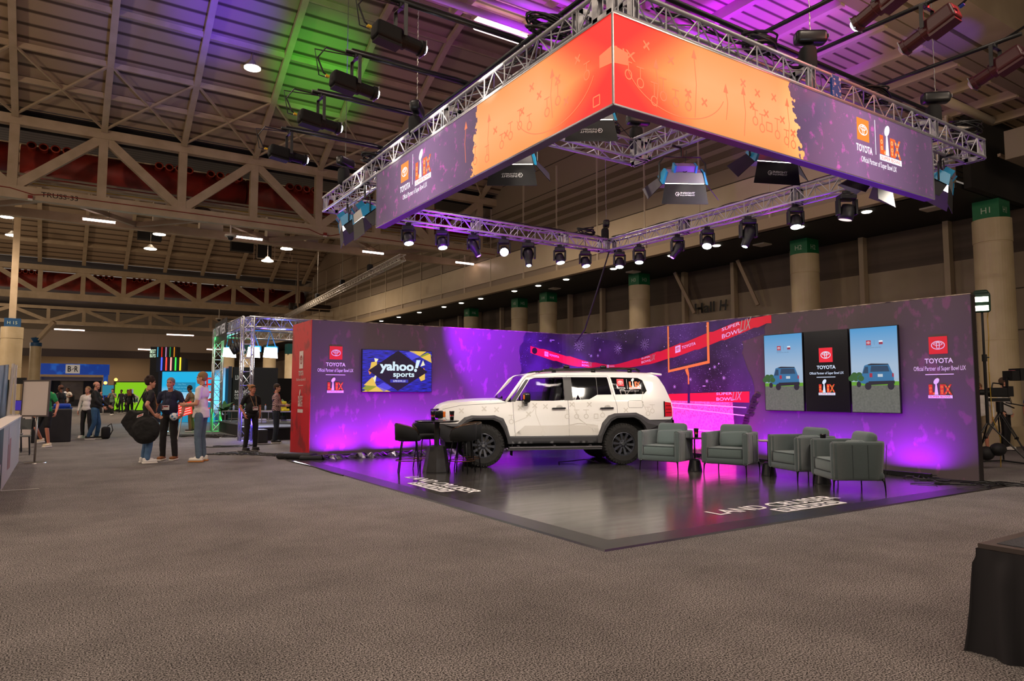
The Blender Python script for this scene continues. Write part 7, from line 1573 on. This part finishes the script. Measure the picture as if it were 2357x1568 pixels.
m = MB(); m.add(vs, fs); m.build('pleated_skirt', mat('riser_skirt', '#19161a', .8), t, smooth=True)
# ============================================================ LEFT: barrier, sign stand, broadcast desks
t = thing('low_barrier', 'low partition with white and dark printed panels along the left edge', 'barrier', (-.7, 15.5, 0))
m = MB(); m.box(-.86, -.68, 10.6, 13.1, .05, .985); m.build('dark_panel', mat('barrier_slate', '#36343a', .6, col2='#2a292e', scale=3), t)
m = MB(); m.box(-.86, -.68, 13.1, 18.6, .0, .985); m.build('white_panel', mat('barrier_white', '#b5aeb0', .6), t); m = MB(); m.box(-.9, -.64, 10.6, 18.7, .985, 1.01); m.build('top_cap', mat('barrier_cap', '#d8cdc6', .5), t)
m = MB(); P = Panel(lambda u, v, d=0: V((-.679+d, u, v))); P.rect(m, 14.4, 14.62, .2, .62, .002); P.rect(m, 14.75, 15.2, .18, .7, .002); P.rect(m, 11.5, 12.2, .3, .42, .002); m.build('panel_print', mat('barrier_print', '#9c5a50', .6), t)
m = MB(); P.rect(m, 12.1, 12.7, .28, .44, .003); P.rect(m, 14.45, 14.6, .62, .9, .003); P.text(m, 'SUPER', 11.0, 12.0, .25, .42, .004); m.build('panel_lettering', mat('barrier_letter', '#c8b8b8', .6), t)
m = MB(); m.box(-.68, -.2, 13.05, 13.15, .0, .012); m.build('foot_plate', mat('plate_aluminium', '#a8a4a0', .4, .6), t)
t = thing('sign_stand', 'blank white board in a grey frame on a chrome pole stand', 'sign stand', (-.38, 18.0, 0)); RS = flat((-.66, 18.16, .985), (cos(CR), sin(CR), 0), (0, 0, 1)); P = Panel(RS)
m = MB(); m.prism([(0, 0), (.585, 0), (.605, .78), (.02, .775)], lambda u, v, d: RS(u, v, d), 0, .03); m.build('board_frame', mat('frame_grey', '#6a625e', .4, .5), t); m = MB(); P.poly(m, [(.03, .03), (.555, .03), (.575, .745), (.045, .74)], .032); m.build('board_face', mat('board_white', '#c9bdb6', .5), t)
m = MB(); m.cyl((-.38, 18.03, .01), (-.38, 18.03, 1.1), .022, n=12); m.build('pole', mat('brushed_steel', '#9a948e', .3, .9), t, smooth=True); m = MB(); m.lathe([(0, .03), (.03, .03), (.2, .018), (.21, .0), (0, .0)], (-.38, 18.03, 0), 32); m.build('round_base', MATS['brushed_steel'], t)
t = thing('banner_stand', 'upright banner seen edge-on with white pole behind the barrier', 'banner', (-1.0, 17.5, 0))
m = MB(); m.add([(-1.12, 17.95, .05), (-.96, 18.6, .05), (-.94, 18.6, 2.1), (-1.10, 17.95, 2.05), (-1.14, 17.95, .05), (-.98, 18.6, .05), (-.96, 18.6, 2.1), (-1.12, 17.95, 2.05)], [(0, 1, 2, 3), (7, 6, 5, 4), (0, 4, 5, 1), (3, 2, 6, 7), (0, 3, 7, 4), (1, 5, 6, 2)]); m.build('banner_face', mat('banner_navy', '#3a3848', .5, col2='#7c7680', scale=1.5), t)
m = MB(); m.cyl((-.82, 18.7, .0), (-.82, 18.7, 2.1), .025, n=8); m.cyl((-.95, 18.3, .0), (-.86, 18.5, 2.12), .03, n=8); m.build('support_pole', mat('pole_white', '#c4beb8', .4), t)
tag(MB().box(-.95, -.62, 23.2, 23.35, 0, .9).build('low_partition', mat('barrier_cap', '#d8cdc6', .5)), 'white low partition end behind the sign stand', 'partition')
tag(MB().rbox((-.15, 25.6, .5), (1.0, .6, 1.0), .03).build('black_counter', mat('case_black', '#121218', .6)), 'black skirted box behind the striding person', 'box')
t = thing('recycling_bin', 'bright blue recycling bin lid beside the black box', 'bin', (.1, 28.6, 0)); m = MB(); m.lathe([(0, 0), (.24, 0), (.3, .95), (.32, 1.0)], (.1, 28.6, 0), 4, Matrix.Rotation(.2, 3, 'Z')); m.build('bin_body', mat('bin_blue', '#1844b8', .4), t); m = MB(); m.rbox((.1, 28.6, 1.06), (.5, .5, .14), .05); m.build('bin_lid', MATS['bin_blue'], t)
t = thing('sponsor_board', 'black board with rows of red and white words at the left edge', 'sign', (-2.0, 26.5, 0)); RS = flat((-2.3, 27.2, .85), (cos(CR), sin(CR), 0), (0, 0, 1)); P = Panel(RS)
m = MB(); m.prism([(0, -.85), (1.15, -.85), (1.15, 1.05), (0, 1.05)], lambda u, v, d: RS(u, v, d), -.04, 0); m.build('board', mat('board_black', '#101012', .5), t); m1, m2 = MB(), MB()
for i in range(5): 
    v = .9-.2*i
    if i % 2 == 0: P.text(m1, 'ESPN', .62, 1.0, v-.05, v+.05, .004, .06)
    else: P.text(m2, 'Onsite', .62, 1.0, v-.05, v+.05, .004, .04)
m1.build('red_lettering', glow('espn_red', '#b0182c', .8), t); m2.build('white_lettering', mat('board_white', '#c9bdb6', .5), t)
def desk(x, y, rz, w, label, h=.76, topc='#8c8684', z=0):
    t = thing('folding_table', label, 'table', (x, y, z), rz); B = dict(w=False); MB().box(-w/2, w/2, -.35, .35, h-.03, h).build('table_top', mat('desk'+topc, topc, .5), t, **B)
    for sx in (-1, 1):
        for sy in (-1, 1): m = MB(); m.cyl((sx*(w/2-.1), sy*.3, 0), (sx*(w/2-.1), sy*.3, h-.03), .016, n=6); m.build('leg', mat('leg_grey', '#9a9692', .4, .6), t, **B)
    m = MB(); m.bar((-w/2+.1, 0, .12), (w/2-.1, 0, .12), .02); m.build('cross_rail', MATS['leg_grey'], t, **B)
desk(-1.9, 24.8, radians(-33), 2.0, 'broadcast desk at the left edge with blue lit screens'); desk(-.9, 29.5, radians(-33), 2.2, 'second broadcast desk by the columns')
def monitor(x, y, z, w, h, col, label, es=1.0, rz=CR, stand=True):
    t = thing('desk_monitor', label, 'monitor', (x, y, z)); RS = flat((x, y, z+.12), (cos(rz), sin(rz), 0), (0, 0, 1)); m = MB(); m.prism([(0, 0), (w, 0), (w, h), (0, h)], lambda u, v, d: RS(u, v, d), -.03, 0); m.build('monitor_shell', BLK, t)
    m = MB(); Panel(RS).rect(m, .015, w-.015, .015, h-.015, .002); m.build('display', glow('disp'+col, col, es), t)
    if stand: m = MB(); m.cyl(RS(w/2, .02, -.03), RS(w/2, -.12, -.03), .02, n=8); m.cbox(RS(w/2, -.115, -.03), (.2, .14, .012)); m.build('monitor_foot', BLK, t)
monitor(-2.05, 24.9, .76, .55, .3, '#1c48e0', 'blue lit monitor on the broadcast desk, nearest the left edge'); monitor(-1.35, 29.9, .76, .6, .36, '#3a2a8c', 'purple lit monitor under the columns'); monitor(-.85, 29.4, .76, .26, .3, '#a8d8c8', 'small pale green monitor beside the purple one'); monitor(-1.7, 24.5, .76, .5, .14, '#4a2ad0', 'low violet laptop screen on the broadcast desk')
t = thing('led_light', 'black on-camera style light on a thin stand behind the banner', 'light stand', (-.78, 22.0, 0)); m = MB(); m.cyl((-.78, 22, 0), (-.78, 22, 1.75), .012, n=6); m.build('stand_pole', BLK, t); m = MB(); m.cbox((-.86, 22, 1.8), (.3, .06, .16), Matrix.Rotation(CR, 3, 'Z')); m.build('light_head', BLKR, t)
for (x, y, s) in ((-.75, 20.6, 'nearest'), (-.95, 21.6, 'farther')):
    t = thing('plastic_chair', 'grey plastic chair behind the barrier, %s' % s, 'chair', (x, y, 0)); m = MB(); m.rbox((x, y, .45), (.44, .44, .03), .014); m.build('seat', mat('chair_grey', '#55595a', .5), t); m = MB(); m.lathe([(.24, .6), (.25, .85), (.23, .85), (.22, .6)], (x, y, 0), 16, None, pi); m.build('backrest', MATS['chair_grey'], t)
    for sx in (-.18, .18):
        for sy in (-.18, .18): m = MB(); m.cyl((x+sx, y+sy, .44), (x+sx*1.15, y+sy*1.15, 0), .012, n=6); m.build('leg', BLK, t)
t = thing('backpack', 'black backpack with a strap loop on the floor by the jeans of the hooded person', 'bag', (1.35, 26.2, 0)); m = MB(); m.rbox((1.32, 26.3, .2), (.26, .2, .4), .08); m.build('bag_body', bagm, t, smooth=True); m = MB(); m.tube([(1.4, 26.1, .05), (1.5, 26.0, .3), (1.45, 26.05, .5), (1.36, 26.2, .42)], .015, 6); m.build('strap', BLK, t)
for (x, y, z, s) in ((.42+.1, 50.2, 1.2, 'on the back of the person with braids'),): m = MB(); m.rbox(V((x, y, z))+V((cos(radians(52)), sin(radians(52)), 0))*.22, (.3, .3, .45), .1); tag(m.build('backpack', bagm, smooth=True), 'dark backpack '+s, 'bag')
for k, (x, y, z) in enumerate(((.2, 50.2, 1.0), (.3, 50.1, 1.5))): m = MB(); m.ball((x, y, z), .1, 12, 8); tag(m.build('football', mat('ball_white', '#e8e8ea', .4), smooth=True), 'white ball held by the person with braids, %s one' % ('lower', 'upper')[k], 'ball')
# ---- blue gate with the B/R plate
BG = mat('gate_blue_glow', '#0f3f9c', .55, col2='#1d62c4', scale=1.1, detail=8, lo=.5, hi=.64, emit='#0f3f9c', es=.6); t = thing('blue_gate', 'wide marbled blue entrance gate with a white plate reading B/R', 'gate', (1.2, 97, 0))  # gate glows by itself in place of light falling on it
MB().box(-2.6, 4.95, 96.6, 97.6, 3.7, 4.95).build('header', BG, t); MB().box(-2.5, -2.0, 96.7, 97.5, 0, 3.7).build('pier', BG, t); MB().box(4.4, 4.85, 96.7, 97.5, 0, 3.7).build('pier', BG, t)
MB().box(.5, 1.92, 96.5, 96.6, 3.82, 4.86).build('name_plate', mat('plate_pale_glow', '#cfc8c0', .5, emit='#cfc8c0', es=.25), t); P = Panel(flat((.5, 96.49, 3.82), (1, 0, 0), (0, 0, 1))); m = MB(); P.text(m, 'B', .2, .55, .2, .86, .01, .05); P.text(m, 'R', .88, 1.24, .2, .86, .01, .05); P.line(m, [(.62, .42), (.82, .62)], .06, .01); m.build('plate_lettering', mat('letter_navy', '#0c1428', .5), t)  # plate brightened by a little added glow of its own
MB().box(-1.9, 4.3, 99, 99.1, 0, 3.4).build('inner_screen', mat('inner_grey', '#6b6256', .7, col2='#5a5248', scale=1.2), t)
for x0, x1 in ((-1.9, .0), (2.4, 4.3)): MB().box(x0, x1, 98.8, 98.9, 0, 3.0).build('inner_curtain', BLKR, t)
MB().box(-2.0, 4.4, 98.6, 98.7, 3.0, 3.45).build('inner_lintel', mat('lintel', '#8c8170', .6), t); MB().box(-1.9, 4.4, 97.6, 98.7, 0, .75).build('stage_front', mat('stage_dark', '#15181c', .7), t)
# ---- green screen with draft badge, lamps and plants
t = thing('green_screen', 'bright green lit backdrop with a white and dark badge reading DRAFT', 'backdrop', (4.9, 66, 0)); RS = flat((3.87, 66.6, .1), V((5.93-3.87, 65.3-66.6, 0)), (0, 0, 1)); P = Panel(RS)
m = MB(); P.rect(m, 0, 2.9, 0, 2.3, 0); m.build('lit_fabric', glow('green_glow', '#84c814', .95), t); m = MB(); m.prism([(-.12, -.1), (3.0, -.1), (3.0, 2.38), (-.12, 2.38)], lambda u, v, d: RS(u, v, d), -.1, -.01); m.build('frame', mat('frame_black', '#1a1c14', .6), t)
m = MB(); P.poly(m, [(.45, .62), (2.0, .62), (2.0, 1.1), (1.6, 1.35), (.8, 1.35), (.45, 1.1)], .01); P.rect(m, 1.05, 1.55, 1.25, 1.75, .012); m.build('badge_outline', glow('badge_white', '#d8e8e0', .9), t); m = MB(); P.rect(m, .52, 1.93, .68, 1.04, .02); P.poly(m, [(.6, 1.1), (1.85, 1.1), (1.5, 1.3), (.85, 1.3)], .02); m.build('badge_field', glow('badge_dark', '#0c3c2c', .8), t)
m = MB(); P.text(m, 'DRAFT', .6, 1.85, .74, .98, .03, .04); m.build('badge_lettering', glow('badge_white', '#d8e8e0', .9), t); m = MB(); P.rect(m, 1.12, 1.48, 1.4, 1.68, .02); m.build('badge_shield', glow('badge_shield', '#5a8ccc', .9), t)
for k, (u, z) in enumerate(((-.75, 2.35), (.1, 2.62))): c = RS(u, z-.1, .1); tt = thing('globe_lamp', 'glowing amber globe lamp left of the green backdrop, %s' % ('lower', 'upper')[k], 'lamp', c-V((0, 0, .3))); MB().ball(c, .13, 12, 8).build('globe', glow('amber_glow', '#ffb040', 6), tt, smooth=True); MB().cyl(c-V((0, 0, 2.3 if k == 0 else .4)), c-V((0, 0, .1)), .04, n=6).build('lamp_post', BLK, tt)
LEAF = mat('leaf_green', '#3c5a1c', .5, col2='#5c7a2a', scale=6)
def plant(c, h, n, label, spread=.25, seed=1, m_=LEAF, broad=.05):
    rnd = random.Random(seed); t = thing('potted_plant', label, 'plant', c); c = V(c); m = MB(); m.lathe([(0, 0), (.1, 0), (.13, .2), (.11, .2), (0, .18)], c, 12); m.build('plant_pot', mat('pot_dark', '#1c1a18', .6), t)
    m = MB()
    for i in range(n):
        a = rnd.random()*2*pi; L = h*rnd.uniform(.6, 1.1); d = V((cos(a), sin(a), 0)); s = V((-sin(a), cos(a), 0)); vs = []; K_ = 5; sp = spread*rnd.uniform(.6, 1.6)
        for j in range(K_+1): u = j/K_; p = c+V((0, 0, .18))+d*(sp*u*u*1.6)+V((0, 0, L*(u-.45*u*u*(sp/spread)))); w = broad*sin(pi*min(.97, u*.9+.08)); vs += [p-s*w, p+s*w]
        m.add(vs, [(2*j, 2*j+1, 2*j+3, 2*j+2) for j in range(K_)])
    m.build('leaves', m_, t)
for k, (u) in enumerate((.1, .8, 1.5)): plant(RS(u, -.1, 1.0), .9, 26, 'leafy potted plant in front of the green backdrop, %s of three' % ('left', 'middle', 'right')[k], .2, k+3)
monitor(2.75, 62.0, 1.2, .9, .8, '#2a8ca8', 'teal lit kiosk screen between the blue gate and the green backdrop', .7, CR, True); MB().box(2.9, 3.5, 61.5, 61.9, 0, 1.2).build('kiosk_base', BLK, bpy.data.objects['desk_monitor.004'])
# ---- tall LED tower with neon tubes, and the big cyan video wall
t = thing('display_tower', 'black display tower with rows of coloured neon tubes and a lit sign', 'display tower', (4.6, 41.6, 0)); TD = V((.839, -.545, 0)); RS = flat((4.29, 41.5, 0), TD, (0, 0, 1)); P = Panel(RS)
m = MB(); m.prism([(-.35, 0), (1.05, 0), (1.05, 3.97), (-.35, 3.97)], lambda u, v, d: RS(u, v, d), -.4, -.01) ; m.build('tower_body', mat('tower_black', '#0e0f14', .4), t); m = MB(); m.prism([(.0, 2.62), (1.55, 2.62), (1.55, 3.35), (.0, 3.35)], lambda u, v, d: RS(u, v, d), -.3, .02); m.build('tower_ledge', mat('tower_navy', '#14223a', .4), t)
for i, c in enumerate(('#38a0c8', '#e02818', '#d090c0', '#2a9a48', '#e89018')): m = MB(); m.cyl(RS(.06+.22*i, 3.42, .03), RS(.06+.22*i, 3.95, .03), .022, n=6); m.build('upper_tube', glow('tu'+c, c, 1.0), t)
for i, c in enumerate(('#4a60ff', '#ff4030', '#ff9a90', '#38e048', '#ffd030')): m = MB(); m.cyl(RS(.3+.25*i, 2.66, .06), RS(.3+.25*i, 3.4, .06), .035, n=6); m.build('lower_tube', glow('tl'+c, c, 1.6), t)
for i, c in enumerate(('#f04030', '#8ac0a0', '#f04030')): m = MB(); m.cyl(RS(-.22, 2.2-.55*i, .03), RS(-.22, 1.8-.55*i, .03), .07, n=8); m.build('side_tube', glow('ts'+c, c, 1.2), t)
m = MB(); P.text(m, 'BEST', -.35, -.05, 3.62, 3.82, .03, .02); P.text(m, 'BUYS', -.35, -.05, 3.4, 3.58, .03, .02); m.build('lit_sign', glow('sign_pale', '#cfe8c8', 1.4), t)
light('AREA', RS(.7, 3.0, .3), RS(.7, 3.0, 3), 20, '#ff9a80', 1, 160, size_y=.6)
t = thing('video_wall', 'large glowing cyan video wall showing a red bridge and mountains', 'video wall', (5.6, 39.3, 0)); RS = flat((4.43, 40.05, 0), V((2.41, -1.56, 0)), (0, 0, 1)); P = Panel(RS); Wd = 3.0
m = MB(); m.prism([(-.2, 0), (Wd+.1, 0), (Wd+.1, 2.66), (-.2, 2.66)], lambda u, v, d: RS(u, v, d), -.2, -.01); m.build('wall_frame', mat('tower_navy', '#14223a', .4), t)
sk, nt, b = node_mat('video_sky'); tc = nt.nodes.new('ShaderNodeTexCoord'); sp = nt.nodes.new('ShaderNodeSeparateXYZ'); r = nt.nodes.new('ShaderNodeValToRGB'); mp = nt.nodes.new('ShaderNodeMapRange'); nt.links.new(tc.outputs['Object'], sp.inputs[0]); nt.links.new(sp.outputs[2], mp.inputs[0]); mp.inputs[1].default_value = .8; mp.inputs[2].default_value = 2.6; nt.links.new(mp.outputs[0], r.inputs[0])
e = r.color_ramp.elements; e[0].position = 0; e[0].color = (*lin('#d8ecf4'), 1); e[1].position = .6; e[1].color = (*lin('#18b4e8'), 1); nt.links.new(r.outputs[0], b.inputs['Emission Color']); b.inputs['Emission Strength'].default_value = .95; b.inputs['Base Color'].default_value = (0, 0, 0, 1)
m = MB(); P.rect(m, 0, Wd, 0, 2.6, 0); m.build('picture_sky', sk, t)
m = MB(); P.poly(m, [(0, 0), (Wd, 0), (Wd, 1.0), (2.0, 1.05), (1.5, 1.15), (1.0, 1.1), (.6, 1.25), (.2, 1.2), (0, 1.15)], .01); m.build('picture_mountains', glow('video_mtn', '#2a7ea8', .8), t); m = MB(); P.rect(m, 0, Wd, 0, .55, .015); m.build('picture_water', glow('video_water', '#1c9ac8', .8), t)
m = MB(); P.rect(m, .35, 1.75, 1.55, 2.05, .02); m.build('caption_box', glow('video_box', '#1a8ab4', .9), t); m = MB(); P.text(m, "Hey Meta", .85, 1.25, 1.9, 1.99, .03, 0); P.text(m, "What's the height", .7, 1.4, 1.74, 1.84, .03, 0); P.text(m, 'of the Golden Gate Bridge', .5, 1.6, 1.58, 1.69, .03, 0); m.build('caption', glow('video_cap', '#6ac4e4', .9), t)
m = MB()
for u in (2.3, 2.62): P.rect(m, u, u+.09, .3, 2.3, .03)
for v in (2.2, 1.9, 1.5, 1.1): P.rect(m, 2.3, 2.7, v, v+.09, .032)
P.line(m, [(2.34, 2.25), (1.6, 1.2), (.8, .75)], .04, .034); P.line(m, [(2.66, 2.25), (2.95, 1.5)], .04, .034); P.line(m, [(.4, .7), (2.98, .72)], .06, .036); m.build('picture_bridge', glow('video_red', '#e02a20', .95), t)
light('AREA', RS(1.5, 1.5, .3), RS(1.5, 1.0, 4), 130, '#60c8f0', 2.8, 160, size_y=1.8)
t = thing('side_video_wall', 'blue and grey side wing of the video wall beyond the green lit truss', 'video wall', (6.6, 36.2, 0)); RS = flat((6.95, 38.3, 0), V((-.35, -4.6, 0)), (0, 0, 1)); P = Panel(RS); m = MB(); m.prism([(0, 0), (5.0, 0), (5.0, 2.7), (0, 2.7)], lambda u, v, d: RS(u, v, d), .05, .2); m.build('wing_panel', mat('tower_navy', '#14223a', .4), t)
m = MB(); RS2 = flat((6.9, 38.3, 0), V((-.35, -4.6, 0)), (0, 0, 1)); Panel(RS2).rect(m, 0, 4.9, .9, 2.65, .26); m.build('wing_picture', glow('wing_blue', '#2a86b8', .7), t); m = MB(); Panel(RS2).rect(m, 0, 4.9, .5, .95, .262); m.build('wing_picture_low', glow('wing_mist', '#8a5a6a', .6), t)
t = thing('printed_wall', 'dark wall panel with white lettering beside the blue wing', 'sign', (6.5, 33.6, 0)); MB().box(6.6, 8.6, 33.5, 33.65, 0, 2.68).build('wall_panel', mat('panel_charcoal', '#15161e', .6), t); P = Panel(flat((6.6, 33.48, 0), (1, 0, 0), (0, 0, 1))); m = MB(); P.text(m, 'BAY AREA', .1, .75, 1.5, 1.62, .01, .02); P.text(m, 'HOST', .1, .6, 1.36, 1.47, .01, .02); P.text(m, 'COMMITTEE', .1, .75, 1.22, 1.33, .01, .02); P.text(m, 'LIX', .1, .3, 2.1, 2.3, .01, .02); m.build('panel_lettering', mat('letter_pale_glow', '#d0d0d6', .5, emit='#d0d0d6', es=.2), t)  # letters, here and on the banner, get a faint added glow
# black drape behind and lowest columns
tag(MB().box(8.0, 20, 41, 41.1, 0, 2.35).build('black_drape', mat('drape_black', '#0d0c10', .8)), 'long black drape behind the truss stage', 'drape')
tag(MB().box(8.3, 9.6, 40.92, 41.0, 2.3, 2.36).build('drape_pipe', mat('leg_grey', '#9a9692', .4, .6)), 'metal pipe along the top of the black drape', 'pipe')
for k, (x, y) in enumerate(((11.4, 60), (12.5, 58.5), (14.2, 58), (15.4, 56), (16.2, 55))):
    r = .5; tt = thing('hall_column', 'beige column with teal cap seen through the truss stage, %s from the left' % ('first', 'second', 'third', 'fourth', 'fifth')[k], 'column', (x, y, 0)); MB().lathe([(r, 0), (r, 4.6), (0, 4.6)], (x, y, 0), 20).build('column_shaft', COLM, tt, smooth=True); MB().box(x-.42, x+.42, y-.42, y+.42, 4.6, 5.4).build('column_cap', mat('cap_teal', '#0d4a4a', .5), tt)
# ---- truss stage with coloured light
CT = mat('stage_truss', '#c8cad0', .25, .8)
box_truss('vertical truss tower at the left of the small stage, lit green', (5.21, 29.4, 0), (5.21, 29.4, 4.0), .32, 'towers of the truss stage', (), .03, .42, CT, CT, 'truss_tower'); box_truss('vertical truss tower behind the person in black, lit violet', (4.94, 23.02, 0), (4.94, 23.02, 3.9), .32, 'towers of the truss stage', (), .03, .42, CT, CT, 'truss_tower')
box_truss('upper truss joining the two towers of the small stage', (5.2, 29.4, 3.85), (4.95, 23.0, 3.75), .32, 'top trusses of the small stage', (), .03, .45, CT, CT); box_truss('upper front truss of the small stage running behind the red panel', (4.94, 23.02, 3.75), (9.0, 23.3, 3.75), .32, 'top trusses of the small stage', (), .03, .45, CT, CT); box_truss('rear truss of the small stage', (5.2, 29.4, 3.85), (9.5, 29.2, 3.85), .32, 'top trusses of the small stage', (), .03, .45, CT, CT)
for c, col, p in (((5.4, 29.2, .3), '#20ff60', 60), ((5.0, 28.9, 3.6), '#20ff80', 30), ((5.15, 22.8, .5), '#5030ff', 50), ((5.3, 23.4, 3.2), '#5a40ff', 40), ((6.0, 23.0, 3.4), '#5060ff', 30)): light('POINT', c, None, p, col, .08)
t = thing('title_banner', 'black cloth banner with white letters JUST WEEK on the upper truss', 'banner', (5.1, 27.4, 3.4)); m = MB(); RS = flat((4.97, 28.8, 3.38), V((-.12, -2.9, 0)), (0, 0, 1)); RSb = lambda u, v, d=0: RS(u, v, -d); m.prism([(0, 0), (2.9, 0), (2.9, .78), (0, .78)], RS, -.01, 0); m.build('cloth', mat('banner_black', '#17171f', .7), t)
m = MB(); RSc = RS; Panel(RSc).text(m, 'JUST WEEK', .2, 2.7, .15, .62, .012, .05); m.build('lettering', mat('letter_pale_glow', '#d0d0d6', .5, emit='#d0d0d6', es=.2), t)
for k, (c, w) in enumerate((((5.25, 27.4, 3.0), .5), ((5.55, 24.9, 2.9), .45), ((6.05, 24.6, 2.88), .5))):
    tt = thing('stage_soft_light', 'white glowing soft light under the small stage truss, %s' % ('left', 'middle', 'right')[k], 'stage light', c); m = MB(); RS = flat(V(c)-TD*w/2, TD, (0, 0, 1)); m.prism([(0, -.16), (w, -.2), (w*.95, .16), (.05, .18)], lambda u, v, d: RS(u, v, d), 0, .02); m.build('lit_panel', glow('soft_white', '#ffffff', 6), tt); m = MB(); m.cbox(V(c)+V((.1, .15, .12)), (.36, .12, .2), Matrix.Rotation(CR, 3, 'Z')); m.tube([V(c)+V((-.1, .1, .2)), V(c)+V((0, .1, .75)), V(c)+V((.2, .1, .2))], .02, 6); m.cyl(V(c)+V((0, .1, .75)), (4.98, c[1]+.1, c[2]+.75), .02, n=6); m.build('light_body', ARB, tt); 
light('AREA', (5.8, 25, 2.7), (4.2, 20, .8), 90, '#ffffff', .8, 150)
for k, c in enumerate(((5.12, 26.4, 3.15), (5.08, 25.6, 3.2), (5.05, 24.9, 3.15), (6.5, 23.2, 3.25))): m = MB(); m.tube([V(c)+V((0, 0, .64)), V(c)+V((0, 0, .1)), c, V(c)+V((.1, -.2, -.22))], [.02, .02, .09, .1], 10); tag(m.build('stage_can', BLK, smooth=True), 'dark stage lamp under the small stage truss, %s' % ('first', 'second', 'third', 'last')[k], 'stage light', 'stage lamps of the truss stage')
t = thing('low_stage', 'low stage with grey top and black skirt behind the person in black', 'stage', (5.4, 24, 0)); m = MB(); m.box(5.25, 10, 22.6, 29.2, .38, .42); m.build('stage_top', mat('stage_grey', '#5c5f68', .6), t); m = MB(); m.box(5.28, 9.9, 22.65, 29.1, 0, .38); m.build('stage_skirt', mat('skirt_black', '#0c0a0c', .8), t)
desk(6.0, 27.2, radians(-33), 1.8, 'grey folding table with bottles on the small stage, left', .42, z=.42); desk(6.6, 24.9, radians(-33), 1.9, 'grey folding table with a yellow bag on the small stage, right', .44, z=.42)
rnd = random.Random(2)
for k in range(5): c = V((5.5+.25*k, 27.6-.16*k, .845)); tt = thing('water_bottle', 'clear water bottle with orange cap on the left stage table, %s from the left' % ('first', 'second', 'third', 'fourth', 'fifth')[k], 'bottle', c, 0, 'water bottles on the stage table'); MB().lathe([(0, 0), (.035, 0), (.035, .15), (.014, .19), (.014, .21)], c, 10).build('bottle_body', mat('bottle_clear', '#a8b8d0', .2), tt, smooth=True); MB().lathe([(.016, .2), (.016, .23), (0, .23)], c, 8).build('bottle_cap', mat('cap_orange', '#e05a20', .4), tt)
m = MB(); m.rbox((6.55, 24.7, 1.03), (.22, .12, .34), .04); m.rbox((6.62, 24.65, .9), (.24, .2, .1), .03); tag(m.build('yellow_bag', mat('bag_yellow', '#d8c81c', .5, emit=None)), 'bright yellow bag standing on the right stage table', 'bag')
for k, (c, h, s) in enumerate((((6.0, 28.0, .45), 1.0, 'behind the left stage table'), ((5.4, 28.7, .45), .9, 'beside the green lit tower'), ((7.0, 26.3, .45), 1.0, 'behind the person in black'), ((7.6, 25.2, .5), .9, 'near the plaid shirt'))): plant(c, h, 16, 'broad leaved green plant '+s, .35, 20+k, mat('leaf_dark', '#1f4a22', .45, col2='#3a6c30', scale=5), .09)
for k, c in enumerate(((5.9, 26.6, .5), (6.2, 26.2, .48), (5.8, 27.0, .46))): m = MB(); m.rbox(c, (.3, .2, .16), .04); tag(m.build('white_bag', mat('bag_white', '#c8ccd2', .6), smooth=True), 'small pale bag of gear on the stage floor, %s' % ('middle', 'right', 'left')[k], 'bag', 'gear bags on the stage')
t = thing('tall_table', 'tall bar table with black top where the dark plaid person leans', 'bar table', (3.9, 29.6, 0)); m = MB(); m.lathe([(0, 1.06), (.4, 1.06), (.4, 1.1), (0, 1.1)], (3.62, 29.8, 0), 24); m.build('table_top', BLK, t); m = MB(); m.cyl((3.62, 29.8, 0), (3.62, 29.8, 1.06), .03, n=8); m.lathe([(0, 0), (.3, 0), (.3, .02), (0, .03)], (3.62, 29.8, 0), 20); m.build('pedestal', MATS['brushed_steel'], t)
t = thing('lit_info_sign', 'tilted glowing red and white information sign on a grey easel', 'sign', (3.35, 24.2, 0)); RS = flat((3.2, 24.4, .72), TD, V((-.05, .35, .8))); P = Panel(RS); m = MB(); m.prism([(0, .0), (.46, .14), (.46, .56), (0, .42)], lambda u, v, d: RS(u, v, d), -.03, 0); m.build('sign_face', glow('info_red', '#e8281c', 1.1), t); m = MB()
for i in range(5): P.line(m, [(.04, .06+.08*i), (.42, .17+.08*i)], .018, .003)
m.build('sign_text', glow('info_white', '#ffd8cc', 1.1), t); m = MB(); m.bar((3.3, 24.2, .9), (3.15, 24.0, 0), .03); m.bar((3.6, 24.1, .9), (3.75, 23.9, 0), .03); m.build('easel_leg', MATS['leg_grey'], t)
floor_cables((4.2, 26.0, 0), .5, 12, 'heap of black cables on the carpet before the small stage', 8, radians(-50), .02, 3)
m = MB(); m.rbox((5.15, 21.8, .2), (.3, .45, .4), .03); tag(m.build('floor_box', mat('case_grey', '#2a2a2e', .6)), 'dark road case leaning behind the red panel', 'case'); floor_cables((4.6, 20.6, 0), .3, 6, 'thin cables looping up behind the red panel', 12, 0, .01)
